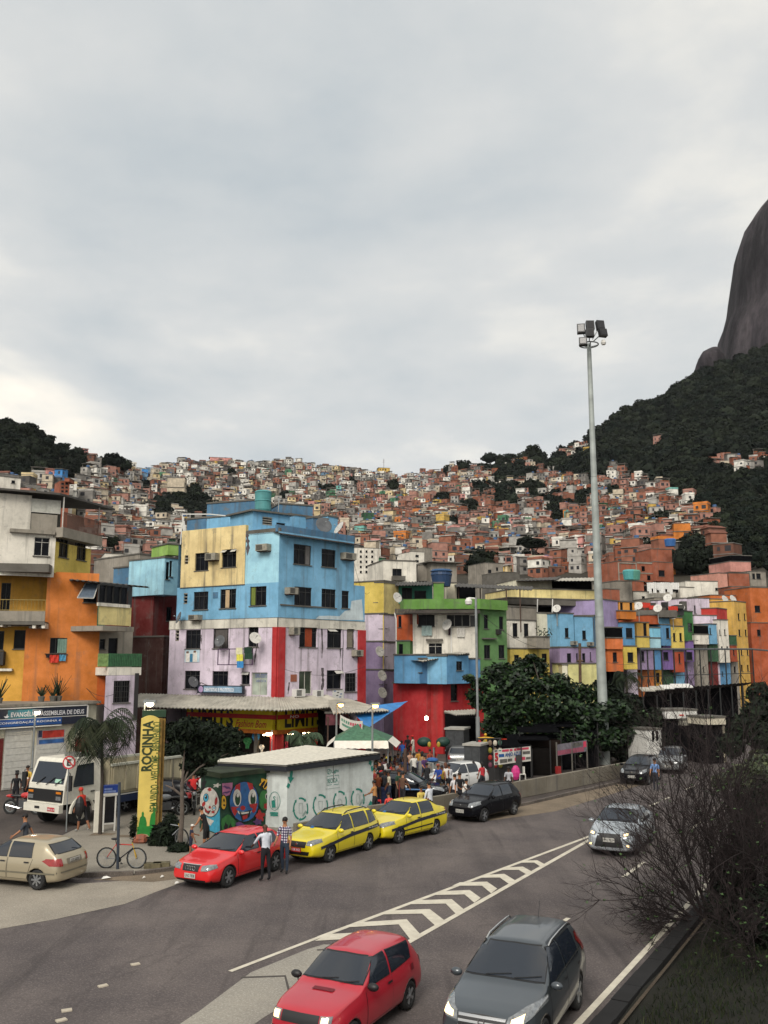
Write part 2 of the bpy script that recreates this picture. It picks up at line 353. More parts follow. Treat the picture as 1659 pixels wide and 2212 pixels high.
# ================================================================ ground, road, kerbs, markings
def ground_mat(key,col,col2,rough=.9,s1=.35,s2=14.,crack=0.,oil=.0):
    m=bpy.data.materials.new(key);m.use_nodes=True;t=m.node_tree;b=t.nodes['Principled BSDF'];N=t.nodes.new;L=t.links.new
    b.inputs['Roughness'].default_value=rough;b.inputs['Specular IOR Level'].default_value=.3
    tc=N('ShaderNodeTexCoord')
    def nz(s,d=6,r=.6,mp=None):
        n=N('ShaderNodeTexNoise');n.inputs['Scale'].default_value=s;n.inputs['Detail'].default_value=d;n.inputs['Roughness'].default_value=r
        q=N('ShaderNodeMapping');q.inputs[2].default_value=(0,0,R(30));q.inputs[3].default_value=mp or(1,1,1);L(tc.outputs['Object'],q.inputs[0]);L(q.outputs[0],n.inputs['Vector']);return n.outputs[0]
    def rng(s,a,c,lo,hi):
        q=N('ShaderNodeMapRange');q.inputs[1].default_value=a;q.inputs[2].default_value=c;q.inputs[3].default_value=lo;q.inputs[4].default_value=hi;L(s,q.inputs[0]);return q.outputs[0]
    def mixc(f,a,c):
        q=N('ShaderNodeMix');q.data_type='RGBA';L(f,q.inputs[0])
        (L(a,q.inputs[6])if not isinstance(a,tuple)else setattr(q.inputs[6],'default_value',(*a,1)));q.inputs[7].default_value=(*c,1);return q.outputs[2]
    c,d=lin(col),lin(col2)
    k=mixc(rng(nz(s1,7,.62),.36,.66,0,1),c,d)
    k=mixc(rng(nz(s2,4,.7),.45,.75,0,.35),k,tuple(x*.55 for x in c))
    k=mixc(rng(nz(22,3,.8),.50,.70,0,.45),k,tuple(min(.6,x*2.2)for x in d))
    if oil:k=mixc(rng(nz(.5,5,.6,(2.4,.22,1)),.55,.72,0,oil),k,tuple(x*.4 for x in c))
    if oil:
        k=mixc(rng(nz(.32,3,.5,(2.2,.05,1)),.48,.66,0,.38),k,tuple(x*.55 for x in c))
        vo=N('ShaderNodeTexVoronoi');vo.feature='DISTANCE_TO_EDGE';vo.inputs['Scale'].default_value=.28;dn=N('ShaderNodeTexNoise');dn.inputs['Scale'].default_value=1.3;dn.inputs['Detail'].default_value=6;L(tc.outputs['Object'],dn.inputs['Vector']);va=N('ShaderNodeVectorMath');va.operation='MULTIPLY_ADD';va.inputs[1].default_value=(1.5,1.5,0);L(dn.outputs['Color'],va.inputs[0]);L(tc.outputs['Object'],va.inputs[2]);L(va.outputs[0],vo.inputs['Vector'])
        k=mixc(rng(vo.outputs['Distance'],.003,.010,.18,0),k,tuple(x*.3 for x in c))
    L(k,b.inputs['Base Color'])
    bp=N('ShaderNodeBump');bp.inputs['Strength'].default_value=.35;bp.inputs['Distance'].default_value=.02;L(nz(30,4),bp.inputs['Height']);L(bp.outputs[0],b.inputs['Normal']);return m
ASPH=ground_mat('asphalt','#4f4949','#665e5b',oil=.6)
PLAZA=ground_mat('plaza_asphalt','#403a38','#554d48',oil=.3)
SIDE=ground_mat('side_street','#5d5450','#71675f')
PAVE=ground_mat('pavement_concrete','#7b756b','#918a7f',s1=.6)
SANDY=ground_mat('sandy_concrete','#857d72','#9a9184',s1=.5)
DIRT=ground_mat('dusty_edge','#665b4d','#7d6f5e',s1=.8)
EARTH=ground_mat('bare_earth','#3c342b','#50463a')
KERBM=ground_mat('kerb_stone','#4b4541','#6a625b',s1=1.2)
SOIL=ground_mat('verge_soil','#14150f','#1e1c14',s1=.8)
LINE=ground_mat('road_paint','#d2cbb9','#bdb5a4',s1=2.5,s2=6)
def sheet(name,pts,z,m,kind='structure',z0=None):
    mb=MB();pts=[V(p)for p in pts]
    if z0 is None:
        ar=sum(pts[i].x*pts[(i+1)%len(pts)].y-pts[(i+1)%len(pts)].x*pts[i].y for i in range(len(pts)))
        if ar<0:pts=pts[::-1]
        mb.add([(p.x,p.y,z)for p in pts],[tuple(range(len(pts)))])
    else:mb.prism([(p.x,p.y)for p in pts],z0,z)
    return tag(part(name,mb,m,loc=(0,0,0)),kind=kind)
G=lambda c,*ps:[gr(*c(*p))for p in ps]
sheet('ground',[(-1900,-150,0),(1900,-150,0),(1900,1950,0),(-1900,1950,0)],-.02,PLAZA)
RD=V((.497,.868,0)).normalized();RN=V((RD.y,-RD.x,0))
KR0=gr(1288.7,2212);KL=G(c0,(390,1874),(640,1832),(800,1800),(964,1771),(1134,1738),(1334,1692),(1440,1664))
road_far=KR0+RD*75
sheet('road',[V((-45,-6,0)),KR0-RD*28,KR0,KR0+RD*30,KR0+RD*60+RN*2,KR0+RD*90+RN*9,V((72,106,0)),V((58,118,0)),KL[-1]+V((22,34,0)),KL[-1]]+KL[-2::-1]+G(c0,(290,1890),(150,1897))+[gr(150,1897)+V((-30,2,0))],-.010,ASPH)
# side street behind the pavement
pav_back=G(c0,(20,1852),(140,1800),(215,1762))
# pavement island, raised
PV=G(c0,(178,1893),(290,1889),(385,1877),(480,1860),(640,1832),(800,1800),(964,1771),(975,1740),(800,1745),(640,1700),(420,1722),(230,1758),(150,1797),(40,1848),(120,1880))
sheet('pavement',PV,.0,PAVE)
kb=MB();ka=G(c0,(120,1880),(178,1893),(290,1889),(385,1877),(480,1860),(640,1832),(800,1800),(964,1771),(1134,1738),(1334,1692),(1440,1664))
kerbroot=thing('kerb','dark worn kerb along the pavement in front of the bicycle and parked cars','kerb',ka[0])
rnd=random.Random(3);n_st=0
for i in range(len(ka)-1):
    a,b=ka[i],ka[i+1];n=max(1,int((b-a).length/1.0));d=(b-a)/n;nn=V((d.y,-d.x,0)).normalized()
    for k in range(n):
        mb=MB();j=rnd.uniform(-.02,.02);mb.obox(a+d*k+d*.01+nn*(j-.02)-V((0,0,.02)),d*.975,nn*.17,V((0,0,.14+rnd.uniform(-.015,.02))));part('kerb_stone',mb,KERBM,kerbroot);n_st+=1
# pale patches, worn concrete, dust
sheet('concrete_apron',G(c0,(-60,1895),(178,1908),(300,1900),(395,1888),(420,1896),(340,1925),(270,1952),(120,1985),(0,2006),(-120,2030)),-.005,SANDY)
sheet('concrete_patch',G(c10,(-420,1500),(-300,1420),(0,1195),(330,1060),(430,1030),(560,1040),(640,1100),(500,1180),(360,1290),(220,1370),(60,1470),(-20,1530),(-100,1560),(-420,1620)),-.005,ground_mat('grey_concrete','#87827a','#989287',s1=.5))
for q in(((-60,1222),(205,1213),(238,1330),(222,1334),(196,1222),(-60,1231)),((262,1190),(272,1190),(296,1285),(286,1287)),((385,1062),(520,1052),(520,1058),(390,1069))):
    sheet('joint_line',G(c10,*q),-.001,mat('tar_joint','#4a4541',.9))
sheet('dust_strip',G(c0,(985,1768),(1134,1740),(1334,1694),(1400,1680),(1395,1692),(1300,1722),(1200,1752),(1120,1764),(1060,1772)),-.005,DIRT)
sheet('dust_strip',G(c0,(200,1900),(420,1872),(520,1868),(440,1892),(330,1905)),-.0025,DIRT)
# hatched island of chevrons
def line(name,a,b,w0,w1=None,z=.0):
    a,b=V(a),V(b);d=(b-a).normalized();n=V((-d.y,d.x,0));w1=w1 or w0
    return sheet(name,[a-n*w0/2,b-n*w1/2,b+n*w1/2,a+n*w0/2],z,LINE)
line('lane_line',gr(497,2098),gr(690,2024),.13);line('lane_line',gr(690,2024),gr(1280,1804),.16)
line('lane_line',gr(868,2043),gr(1277,1812),.17)
chev=[((375,1012),(455,972),(770,956),(724,992),(880,1090),(840,1120)),((570,932),(640,902),(915,885),(868,915),(992,970),(937,1005)),((755,857),(820,833),(1050,825),(1005,852),(1135,890),(1085,925)),
        ((930,797),(985,773),(1180,767),(1145,793),(1248,825),(1205,855)),((1060,743),(1112,721),(1285,713),(1255,739),(1350,760),(1312,788)),
        ((1182,688),(1228,668),(1387,664),(1358,688),(1447,705),(1411,733)),((1345,641),(1385,624),(1488,618),(1462,640),(1550,655),(1518,679)),
        ((1468,595),(1502,580),(1598,576),(1574,595),(1652,606),(1624,626)),((1578,553),(1606,541),(1682,538),(1664,552),(1728,563),(1706,579))]
for a,b,c,d,e,f in chev:sheet('chevron_marking',G(c10,a,b,c,e,f,d),.002,LINE)
dash=[((1200,2001),(1228,1983)),((1346,1895),(1391,1862)),((1488,1794),(1515,1775)),((1570,1742),(1605,1722)),((1403,1741),(1424,1732)),((1432,1728),(1446,1722)),((1480,1706),(1500,1697))]
for a,b in dash:line('lane_dash',gr(*a),gr(*b),.13,z=.001)
line('lane_line',gr(560,2236),gr(640,2180),.13,z=.003)
line('edge_line',KR0-RD*12-RN*.32,KR0+RD*60-RN*.32,.15,z=.001)
for p,sl in(((605,1092),'second from the end of the lane line'),((392,1236),'third from the end of the lane line'),((360,1294),'nearest the bottom edge'),((795,965),'touching the end of the lane line')):
    q=gr(*c9(*p));mb=MB();mb.box(q+V((0,0,.0)),(.2,.13,.03),rnd.random()*.4+.4);tag(part('road_stud',mb,mat('stud','#b5ab9a',.8)),'pale raised stud on the road '+sl,'road stud','studs along the faded lane line')
# verge on the right, raised behind its kerb
mb=MB();kr=thing('kerb','dark road kerb along the grass verge under the bare shrub','kerb',KR0)
for k in range(-14,62):
    m1=MB();a=KR0+RD*k+RD*.01;m1.obox(a,RD*.98,RN*.36,V((0,0,.15+rnd.uniform(-.01,.015))));part('kerb_stone',m1,mat('verge_kerb','#141314',.9,var=.4,scale=2),kr)
vg=[KR0-RD*16+RN*.5]+[KR0+RD*k*10+RN*.5 for k in range(0,7)]
mb=MB();rows=[]
for k in range(-16,64,2):
    rows.append([KR0+RD*k+RN*(.42+j*1.2)+V((0,0,.1+.12*j+.15*noise.noise(V((k*.3,j*.7,0)))))for j in range(0,22)])
mb.grid(rows);tag(part('verge',mb,SOIL,loc=(0,0,0)),kind='structure')
p=KR0+RN*.42
line('verge_edge',KR0+RD*-10+RN*.55,KR0+RD*30+RN*.55,.07,z=.19).data.materials[0]=EARTH
# litter in the gutter
for i,(q,s)in enumerate((((595,468),.3),((1024,497),.16),((940,460),.12),((835,465),.1))):
    o=gr(*c9(*q));mb=MB();mb.add([o+V((0,0,.02)),o+V((s,.03,.06)),o+V((s*.9,s*.6,.02)),o+V((.02,s*.5,.07)),o+V((s*.5,s*.25,.1))],[(0,1,4),(1,2,4),(2,3,4),(3,0,4)])
    tag(part('litter',mb,WHITE_P),'crumpled pale scrap of litter lying in the gutter','litter','litter in the gutter')
# ================================================================ far hillside, forest, rock
RIDGE=[(-80,930),(0,925),(40,930),(80,950),(120,968),(150,985),(180,1000),(205,1012),(270,1022),(300,1030),(330,1022),(390,1006),(450,1010),(500,1006),(560,1012),(620,1004),(680,1016),(750,1022),(830,1032),(870,1040),(920,1030),(980,1020),(1050,1016),(1100,1004),(1150,995),(1190,1008),(1250,970),(1300,942),(1350,908),(1400,886),(1450,860),(1510,826),(1560,800),(1659,770),(1760,745)]
RDIST=[(-80,430),(100,450),(205,520),(300,650),(450,760),(850,820),(1150,780),(1400,800),(1760,860)]
def lerp_tab(t,x):return float(np.interp(x,[a for a,b in t],[b for a,b in t]))
D0T=[(-80,200),(205,250),(330,300),(1200,320),(1500,260),(1760,200)]
def hill_pt(u,t):
    """t 0 at the foot of the visible slope, 1 on the ridge, beyond 1 behind it, below 0 down to the houses of the street"""
    d0,d1=lerp_tab(D0T,u),lerp_tab(RDIST,u);e1=ray(u,lerp_tab(RIDGE,u))[1];e0=.093
    if t<0:s=-t;D=d0+(118-d0)*s;e=e0+(-.066-e0)*s**1.6
    elif t<=1:D=d0+(d1-d0)*t;e=e0+(e1-e0)*(t**.92)
    else:D=d1+(t-1)*d1;e=e1-(t-1)*.5
    p=ray(u,1130)[0]*D
    return V((p,D,H+D*e))
mb=MB();rows=[]
us=list(range(-400,2060,30))
for t in[-1,-.75,-.5,-.25,0]+[i/22 for i in range(1,23)]+[1.05,1.15,1.4]:
    rows.append([hill_pt(u,t)+V((0,0,2*noise.noise(V((u*.02,t*9,0)))))for u in us])
mb.grid(rows)
tag(part('hill',mb,ground_mat('hill_ground','#2b2822','#3b362d',s1=.05),loc=(0,300,0),smooth=True),kind='structure')
# ---- which part of the slope is wood, which is town
FOREST_EDGE=[(1090,985),(1130,1005),(1190,1022),(1250,1040),(1290,1052),(1330,1046),(1400,1050),(1440,1062),(1490,1082),(1530,1140),(1570,1215),(1660,1245),(1800,1250)]
CLUMPS=[(400,1075,44,26),(350,1110,26,30),(420,1100,40,26),(240,1005,34,16),(1015,1102,30,14),(1090,1085,32,20),(1150,1195,40,16),(1060,1005,34,16),(1120,1030,34,14),(1080,1042,22,16),(1200,1105,24,18),(1255,1085,24,13),(1335,1078,22,9),(1150,1075,18,14),(990,1135,22,10),(960,1080,24,12),(880,1090,14,8),(850,1045,14,12),(500,1030,10,8),(700,1058,22,14),(1030,1225,22,22),(1500,1220,44,44),(1440,1130,24,12),(1380,1150,26,14),(245,1175,16,22),(310,1050,16,10),(1400,1185,20,8),(1540,1130,30,22),(760,1040,10,8),(610,1075,14,10)]
TOWN_IN_WOOD=[(1250,975,34,16),(1235,985,26,12),(1420,972,12,6),(1405,985,8,5),(1580,1005,46,14),(1600,1015,40,16),(1560,1020,26,8),(1500,1052,6,5),(1640,1000,20,12),(1525,1130,14,10),(1330,1020,20,8),(1340,1045,46,14),(1125,1000,14,6)]
def inside(L_,u,v):return any(((u-a)/w_)**2+((v-b)/h_)**2<1 for a,b,w_,h_ in L_)
def wooded(u,v):
    if inside(TOWN_IN_WOOD,u,v):return False
    if u<185 and v<1040+(8 if u<120 else 0):return True
    if u>=1090 and v<lerp_tab(FOREST_EDGE,u)+7*math.sin(u*.13):return True
    return inside(CLUMPS,u,v)
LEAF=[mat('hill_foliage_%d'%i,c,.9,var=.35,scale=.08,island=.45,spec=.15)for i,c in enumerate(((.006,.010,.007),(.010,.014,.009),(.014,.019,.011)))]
def crown_template(seed,nleaf=300,leaf=.27,core=.74):
    """a crown of radius about 1: dark core blobs and leaf sprays with ragged edges"""
    g=np.random.default_rng(seed);vs,fs=[],[]
    blobs=[((0,0,.15),.78)]+[((math.cos(a)*r_,math.sin(a)*r_,z),s)for a,r_,z,s in zip(g.uniform(0,6.3,6),g.uniform(.35,.62,6),g.uniform(-.2,.5,6),g.uniform(.34,.52,6))]
    cnt=0
    for c,r_ in blobs:
        k=int(nleaf*r_/3.4)
        d=g.normal(size=(k,3));d[:,2]=np.where(d[:,2]<-.3,-d[:,2],d[:,2]);d/=np.linalg.norm(d,axis=1)[:,None]
        p=np.array(c)+d*r_*g.uniform(.72,1.08,(k,1))*np.array([1,1,.8])
        nrm=d+g.normal(size=(k,3))*.55;nrm/=np.linalg.norm(nrm,axis=1)[:,None]
        a=np.cross(nrm,g.normal(size=(k,3)));a/=np.linalg.norm(a,axis=1)[:,None];b=np.cross(nrm,a)
        s=leaf*g.uniform(.5,1.1,(k,1))*.5
        q=np.stack([p-a*s-b*s*.5,p+a*s*.5-b*s,p+a*s+b*s*.6,p-a*s*.4+b*s],1).reshape(-1,3)
        vs.append(q);fs.append(np.arange(k*4).reshape(k,4)+cnt);cnt+=k*4
    ic=MB();ic.ball((0,0,.1),(core,core,core*.8),9,6)
    iv=np.array([tuple(p*(1+.22*noise.noise(p*2.3+V((seed,0,0)))))for p in ic.v]);qf=np.array([f for f in ic.f if len(f)==4])
    vs.append(iv);fs.append(qf+cnt)
    return np.concatenate(vs),np.concatenate(fs)
TPL=[crown_template(s)for s in range(5)];TPLD=[crown_template(s,1700,.2,.55)for s in range(5)]
def merge_crowns(name,pts,mats,label=None):
    V_,F_,M_=[],[],[];o=0
    for i,(p,r_,h_)in enumerate(pts):
        tv,tf=TPL[i%5];a=RNG.uniform(0,6.28);ca,sa=math.cos(a),math.sin(a)
        v=tv@np.array([[ca,sa,0],[-sa,ca,0],[0,0,1]])*np.array([r_,r_,h_])+np.array(p)
        V_.append(v);F_.append(tf+o);o+=len(v);M_.append(np.full(len(tf),int(RNG.integers(0,3))))
    me=mesh_np(name,np.concatenate(V_),np.concatenate(F_),mats,np.concatenate(M_))
    ob=link(name,me);return ob
def scatter_wood(u0,u1,v0,v1,n,rmin,rmax):
    out=[]
    while len(out)<n:
        u=random.uniform(u0,u1);t=random.uniform(0,1.03)
        p=hill_pt(u,t);x,y=px(p)
        if wooded(u,y)or(t>.985 and(u>1090 or u<190)):
            r_=random.uniform(rmin,rmax)*min(1,max(.42,p.y/620));out.append((p+V((0,0,r_*.55)),r_,r_*random.uniform(.75,1.15)))
    return out
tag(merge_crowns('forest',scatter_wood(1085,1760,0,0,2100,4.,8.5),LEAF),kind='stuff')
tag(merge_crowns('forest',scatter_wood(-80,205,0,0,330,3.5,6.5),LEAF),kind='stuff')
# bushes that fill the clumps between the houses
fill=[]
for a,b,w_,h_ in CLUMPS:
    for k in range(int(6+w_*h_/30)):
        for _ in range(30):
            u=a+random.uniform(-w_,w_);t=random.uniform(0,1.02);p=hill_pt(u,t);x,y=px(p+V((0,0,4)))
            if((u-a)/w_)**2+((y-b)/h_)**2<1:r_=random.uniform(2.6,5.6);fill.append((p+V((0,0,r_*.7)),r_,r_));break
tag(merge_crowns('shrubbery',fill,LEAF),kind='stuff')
# ---- single trees one can tell apart
BARK=mat('bark',(.05,.04,.032),.95,var=.3,scale=4)
def tree_far(name,label,u,v,D,r_,h_,seed,group,hgt=None):
    p=at(u,v,D);t=thing(name,label,'tree',p,0,group);tv,tf=(TPLD if D<400 else TPL)[seed%5];hgt=hgt or r_*1.1
    me=mesh_np('crown',tv*np.array([r_,r_,h_])+np.array([0,0,hgt]),tf,LEAF[seed%3]);link('crown',me,t)
    mb=MB();mb.tube([(0,0,-2),(.1,0,hgt*.5),(0,.1,hgt)],[r_*.08+.1,r_*.06+.08,r_*.03],6);mb.tube([(.1,0,hgt*.4),(r_*.5,.2,hgt*1.1)],[r_*.05,r_*.02],5);part('trunk',mb,BARK,t,local=True);return t
FT=[(245,1018,520,7,6,'spreading dark tree on the left ridge beside the turquoise house'),(268,1022,540,6,5.5,'dark round tree at the right end of the left ridge'),(225,1012,520,5,4,'thin pale tree behind the small yellow house on the left ridge'),
      (970,1028,770,6,7,'dark tree on the skyline above the yellow tower house'),(1000,1020,770,7,7,'dark tree on the skyline left of the hilltop white house'),(1152,1000,770,9,11,'tall dark tree on the skyline where the wooded slope begins'),
      (1058,1005,770,8,7,'bushy tree on the skyline between hilltop houses'),(1095,1012,770,7,6,'low wide tree on the skyline below a white house'),(850,1060,700,6,6,'round dark tree among grey houses under the yellow tower house'),
      (1040,1080,640,8,10,'tall dark tree in the middle of the brick houses'),(1508,1258,190,3.6,4.2,'big dark green tree behind the white wall and the brick houses'),(1540,1262,200,3,3.6,'leafy tree next to the pink brick house'),
      (1026,1248,230,2.6,3,'round dark tree behind the roof of the green house'),(1150,1212,330,6.5,3.2,'wide dark tree above the awning of the green house'),(240,1186,280,2.2,3,'dark narrow tree in the gap right of the orange church building')]
for i,(u,v,D,r_,h_,l)in enumerate(FT):tree_far('hillside_tree',l,u,v+8,D,r_,h_,i,'trees on the hillside')
# ---- bare rock peak
ROCK=bpy.data.materials.new('granite');ROCK.use_nodes=True;t_=ROCK.node_tree;b_=t_.nodes['Principled BSDF'];b_.inputs['Roughness'].default_value=.9;b_.inputs['Specular IOR Level'].default_value=.2
tc_=t_.nodes.new('ShaderNodeTexCoord')
def _nz(s,mp,d=7):
    q=t_.nodes.new('ShaderNodeMapping');q.inputs[3].default_value=mp;n=t_.nodes.new('ShaderNodeTexNoise');n.inputs['Scale'].default_value=s;n.inputs['Detail'].default_value=d;n.inputs['Roughness'].default_value=.65
    t_.links.new(tc_.outputs['Object'],q.inputs[0]);t_.links.new(q.outputs[0],n.inputs['Vector']);return n.outputs[0]
r1=t_.nodes.new('ShaderNodeValToRGB');r1.color_ramp.elements[0].position=.36;r1.color_ramp.elements[0].color=(.026,.022,.027,1);r1.color_ramp.elements[1].position=.66;r1.color_ramp.elements[1].color=(.085,.072,.078,1)
t_.links.new(_nz(.045,(1,1,.12)),r1.inputs[0])
r2=t_.nodes.new('ShaderNodeValToRGB');r2.color_ramp.elements[0].position=.50;r2.color_ramp.elements[0].color=(1,1,1,1);r2.color_ramp.elements[1].position=.62;r2.color_ramp.elements[1].color=(.22,.21,.23,1)
t_.links.new(_nz(.014,(1,1,.1)),r2.inputs[0])
r3=t_.nodes.new('ShaderNodeMapRange');r3.inputs[1].default_value=.35;r3.inputs[2].default_value=.7;r3.inputs[3].default_value=.7;r3.inputs[4].default_value=1.3;t_.links.new(_nz(.2,(1,1,.5)),r3.inputs[0])
m1=t_.nodes.new('ShaderNodeMix');m1.data_type='RGBA';m1.blend_type='MULTIPLY';m1.inputs[0].default_value=1;t_.links.new(r1.outputs[0],m1.inputs[6]);t_.links.new(r2.outputs[0],m1.inputs[7])
v1=t_.nodes.new('ShaderNodeVectorMath');v1.operation='SCALE';t_.links.new(m1.outputs[2],v1.inputs[0]);t_.links.new(r3.outputs[0],v1.inputs['Scale']);t_.links.new(v1.outputs[0],b_.inputs['Base Color'])
bp_=t_.nodes.new('ShaderNodeBump');bp_.inputs['Strength'].default_value=1.;bp_.inputs['Distance'].default_value=7;t_.links.new(_nz(.06,(1,1,.2)),bp_.inputs['Height']);t_.links.new(bp_.outputs[0],b_.inputs['Normal'])
SIL=[(1545,860),(1556,800),(1564,750),(1570,715),(1586,670),(1592,625),(1603,540),(1617,490),(1630,466),(1644,446),(1662,427),(1690,400),(1730,380),(1790,362),(1860,352)]
mb=MB();rows=[];XC=at(1960,600,930)
for u,v in SIL:
    e=at(u,v,930);r_=XC.x-e.x;row=[]
    for k in range(0,73):
        a=math.pi*2*k/72;p=V((XC.x-math.cos(a)*r_,930-math.sin(a)*r_*.8,e.z));d=V((-math.cos(a),-math.sin(a),0))
        row.append(p+d*(3.5*noise.noise(V((p.x*.03,p.y*.03,p.z*.006)))+2.*noise.noise(V((p.x*.1,p.y*.1,p.z*.03)))))
    rows.append(row)
mb.grid([r_[::-1]for r_ in rows]);top=at(1960,345,930);mb.add([V((XC.x,930,top.z+8))]+rows[-1],[(0,i+1,i+2)for i in range(72)])
tag(part('rock_peak',mb,ROCK,loc=(XC.x,930,200),smooth=True),'bare grey granite peak rising behind the wooded slope','rock peak',kind='structure')
mb=MB();q=at(1540,800,880);mb.ball(q,(16,18,24),16,12);mb.v=[p+(p-q).normalized()*4*noise.noise(p*.08)for p in mb.v]
tag(part('rock_shoulder',mb,ROCK,smooth=True),'small rounded granite shoulder left of the big peak','rock',kind='structure')
# ---- air: one even volume round the whole place
hz=MB();hz.box((0,900,298.5),(4000,2200,603));hm=bpy.data.materials.new('haze');hm.use_nodes=True;ht=hm.node_tree;ht.nodes.clear();pv=ht.nodes.new('ShaderNodeVolumePrincipled');pv.inputs['Color'].default_value=(.80,.84,.88,1);pv.inputs['Density'].default_value=.00003;ho=ht.nodes.new('ShaderNodeOutputMaterial');ht.links.new(pv.outputs[0],ho.inputs['Volume'])
tag(part('haze',hz,hm,loc=(0,900,-3)),kind='stuff')
# ================================================================ houses on the hillside
HC=[('brick','#8e5e4c'),('brick red','#a2786b'),('brown brick','#6d4c3f'),('grey','#7d7974'),('dark grey','#56524f'),('pale grey','#a8a49d'),('beige','#bdb09b'),('white','#dad6cc'),('pink','#c58d86'),('yellow','#c6a458'),('blue','#6f8ba3'),('green','#4e7c5e'),('turquoise','#74aca2'),('orange','#c27638'),('dark green','#35583f'),('sky blue','#4a86c0'),('cream','#cbb78f'),('dark brick','#86513c')]
HM=[mat('hillhouse_'+n.replace(' ','_'),c,.9,var=.3,scale=.5,spec=.2)for n,c in HC];HN=[n for n,_ in HC];NH=len(HC)
HROOF=mat('hillhouse_slab','#77736d',.9,var=.3,scale=.6);HTIN=mat('hillhouse_tin','#96918a',.8,var=.3,scale=.6);HTILE=mat('hillhouse_tile','#6e4232',.9,var=.3,scale=.6)
HTANK=mat('hillhouse_tank','#3f608a',.5,var=.1);HWIN=mat('hillhouse_window',(.02,.02,.024),.3,var=.4);HLAJE=mat('hillhouse_parapet','#8d867d',.9,var=.3)
HMATS=HM+[HROOF,HTIN,HTILE,HTANK,HWIN,HLAJE];iROOF,iTIN,iTILE,iTANK,iWIN,iPAR=range(NH,NH+6)
def house_mb(mb,s,rnd,walls=True,roof=True,wins=True):
    """house in its own frame: front towards -y; s = dict(w, d, n, sub, col, roof, seed)"""
    w_,d,n,c=s['w'],s['d'],s['n'],s['col'];fh=2.75;h=n*fh
    if walls:
        z0=-3.5
        for k in range(n):                                    # storeys step in and out
            j=s['step'][k];a=z0 if k==0 else k*fh
            mb.box((0,j,(a+(k+1)*fh)/2),(w_*(1-.04*(k%2)),d,(k+1)*fh-a),0,c if k==0 or not s['two']else s['col2'])
        for k in range(1,n):mb.box((0,s['step'][k]-.12,k*fh-.06),(w_*1.015,d+.3,.2),0,iROOF)
    if roof:
        j=s['step'][n-1]
        if s['roof']=='flat':mb.box((0,j,h+.08),(w_*1.06,d*1.06,.18),0,iROOF)
        elif s['roof']=='parapet':
            mb.box((0,j,h+.06),(w_*1.03,d*1.03,.14),0,iROOF)
            for q in((0,-d/2,w_,.15),(0,d/2,w_,.15),(-w_/2,0,.15,d),(w_/2,0,.15,d)):mb.box((q[0],j+q[1],h+.5),(q[2],q[3],.85),0,c)
        elif s['roof']=='tin':
            mb.obox((-w_*.56,j-d*.6,h+.15),(w_*1.12,0,0),(0,d*1.2,.9),(0,0,.08),iTIN)
            mb.box((0,j+d*.3,h+.3),(w_*.98,d*.4,.6),0,c)
        elif s['roof']=='tile':
            mb.add([(-w_*.55,j-d*.58,h),(w_*.55,j-d*.58,h),(w_*.55,j+d*.58,h),(-w_*.55,j+d*.58,h),(-w_*.5,j,h+1.1),(w_*.5,j,h+1.1)],[(0,1,5,4),(2,3,4,5),(0,4,3),(1,2,5),(3,2,1,0)],iTILE)
        elif s['roof']=='terrace':
            mb.box((0,j,h+.08),(w_*1.05,d*1.05,.18),0,iROOF)
            for x in(-.46,.46):
                for y in(-.45,.45):mb.box((x*w_,j+y*d,h+1.1),(.18,.18,2.0),0,iPAR)
            mb.obox((-w_*.55,j-d*.56,h+2.1),(w_*1.1,0,0),(0,d*1.1,.4),(0,0,.08),iTIN);mb.box((0,j-d*.46,h+.5),(w_*.92,.12,.8),0,c)
        if s['tank']and s['roof']in('flat','parapet'):mb.lathe((w_*.22,j+d*.1,h+.15),[(.75,0),(.85,1.1),(.7,1.25)],7,iTANK)
    if wins:
        for(x,z,ww,hh,face,j)in s['wins']:
            if face==0:mb.box((x,-d/2+j,z),(ww,.1,hh),0,iWIN)
            else:mb.box((face*w_/2*(1.0),x+j,z),(.1,ww,hh),0,iWIN)
def house_spec(rnd,col,w_,d,n,roof=None):
    s=dict(w=w_,d=d,n=n,col=col,roof=roof or rnd.choices(['flat','parapet','tin','tile','terrace'],[4,3,3,1,2])[0],tank=rnd.random()<.4,two=rnd.random()<.3,col2=rnd.choice([0,1,3,5,6,7,7,5]),step=[rnd.uniform(-.3,.3)*(k>0)for k in range(n)],wins=[])
    for k in range(n):
        m=max(1,int(w_/2.3));st=s['step'][k]
        for i in range(m):
            if rnd.random()<.82:
                big=rnd.random()<.18;s['wins'].append(((i+.5-m/2)*w_/m*.92,k*2.75+1.5,(1.7 if big else rnd.uniform(.7,1.2)),(1.5 if big else rnd.uniform(.9,1.3)),0,st-.02))
        for f in(-1,1):
            if rnd.random()<.6:s['wins'].append((rnd.uniform(-.25,.25)*d,k*2.75+1.5,.9,1.1,f,st))
    return s
def t_at(u,v):
    best=min((abs(px(hill_pt(u,t))[1]-v),t)for t in[i/80 for i in range(-60,82)]);return best[1]
rh=random.Random(5);CAND=[]
def palette(u,v):
    right=min(1,max(0,(u-620)/520));low=max(0,min(1,(v-1020)/200))
    wts=[2+5*right,2.4+4*right,1.2+2*right,4.6-2.4*right,2.6-1.4*right,5.5-2.6*right,4-1.6*right,6-2.8*right,.8,.7,.12,.3,.25,.3,.2,.1,1.2-.6*right,1+3.5*right]
    return rh.choices(range(NH),wts)[0]
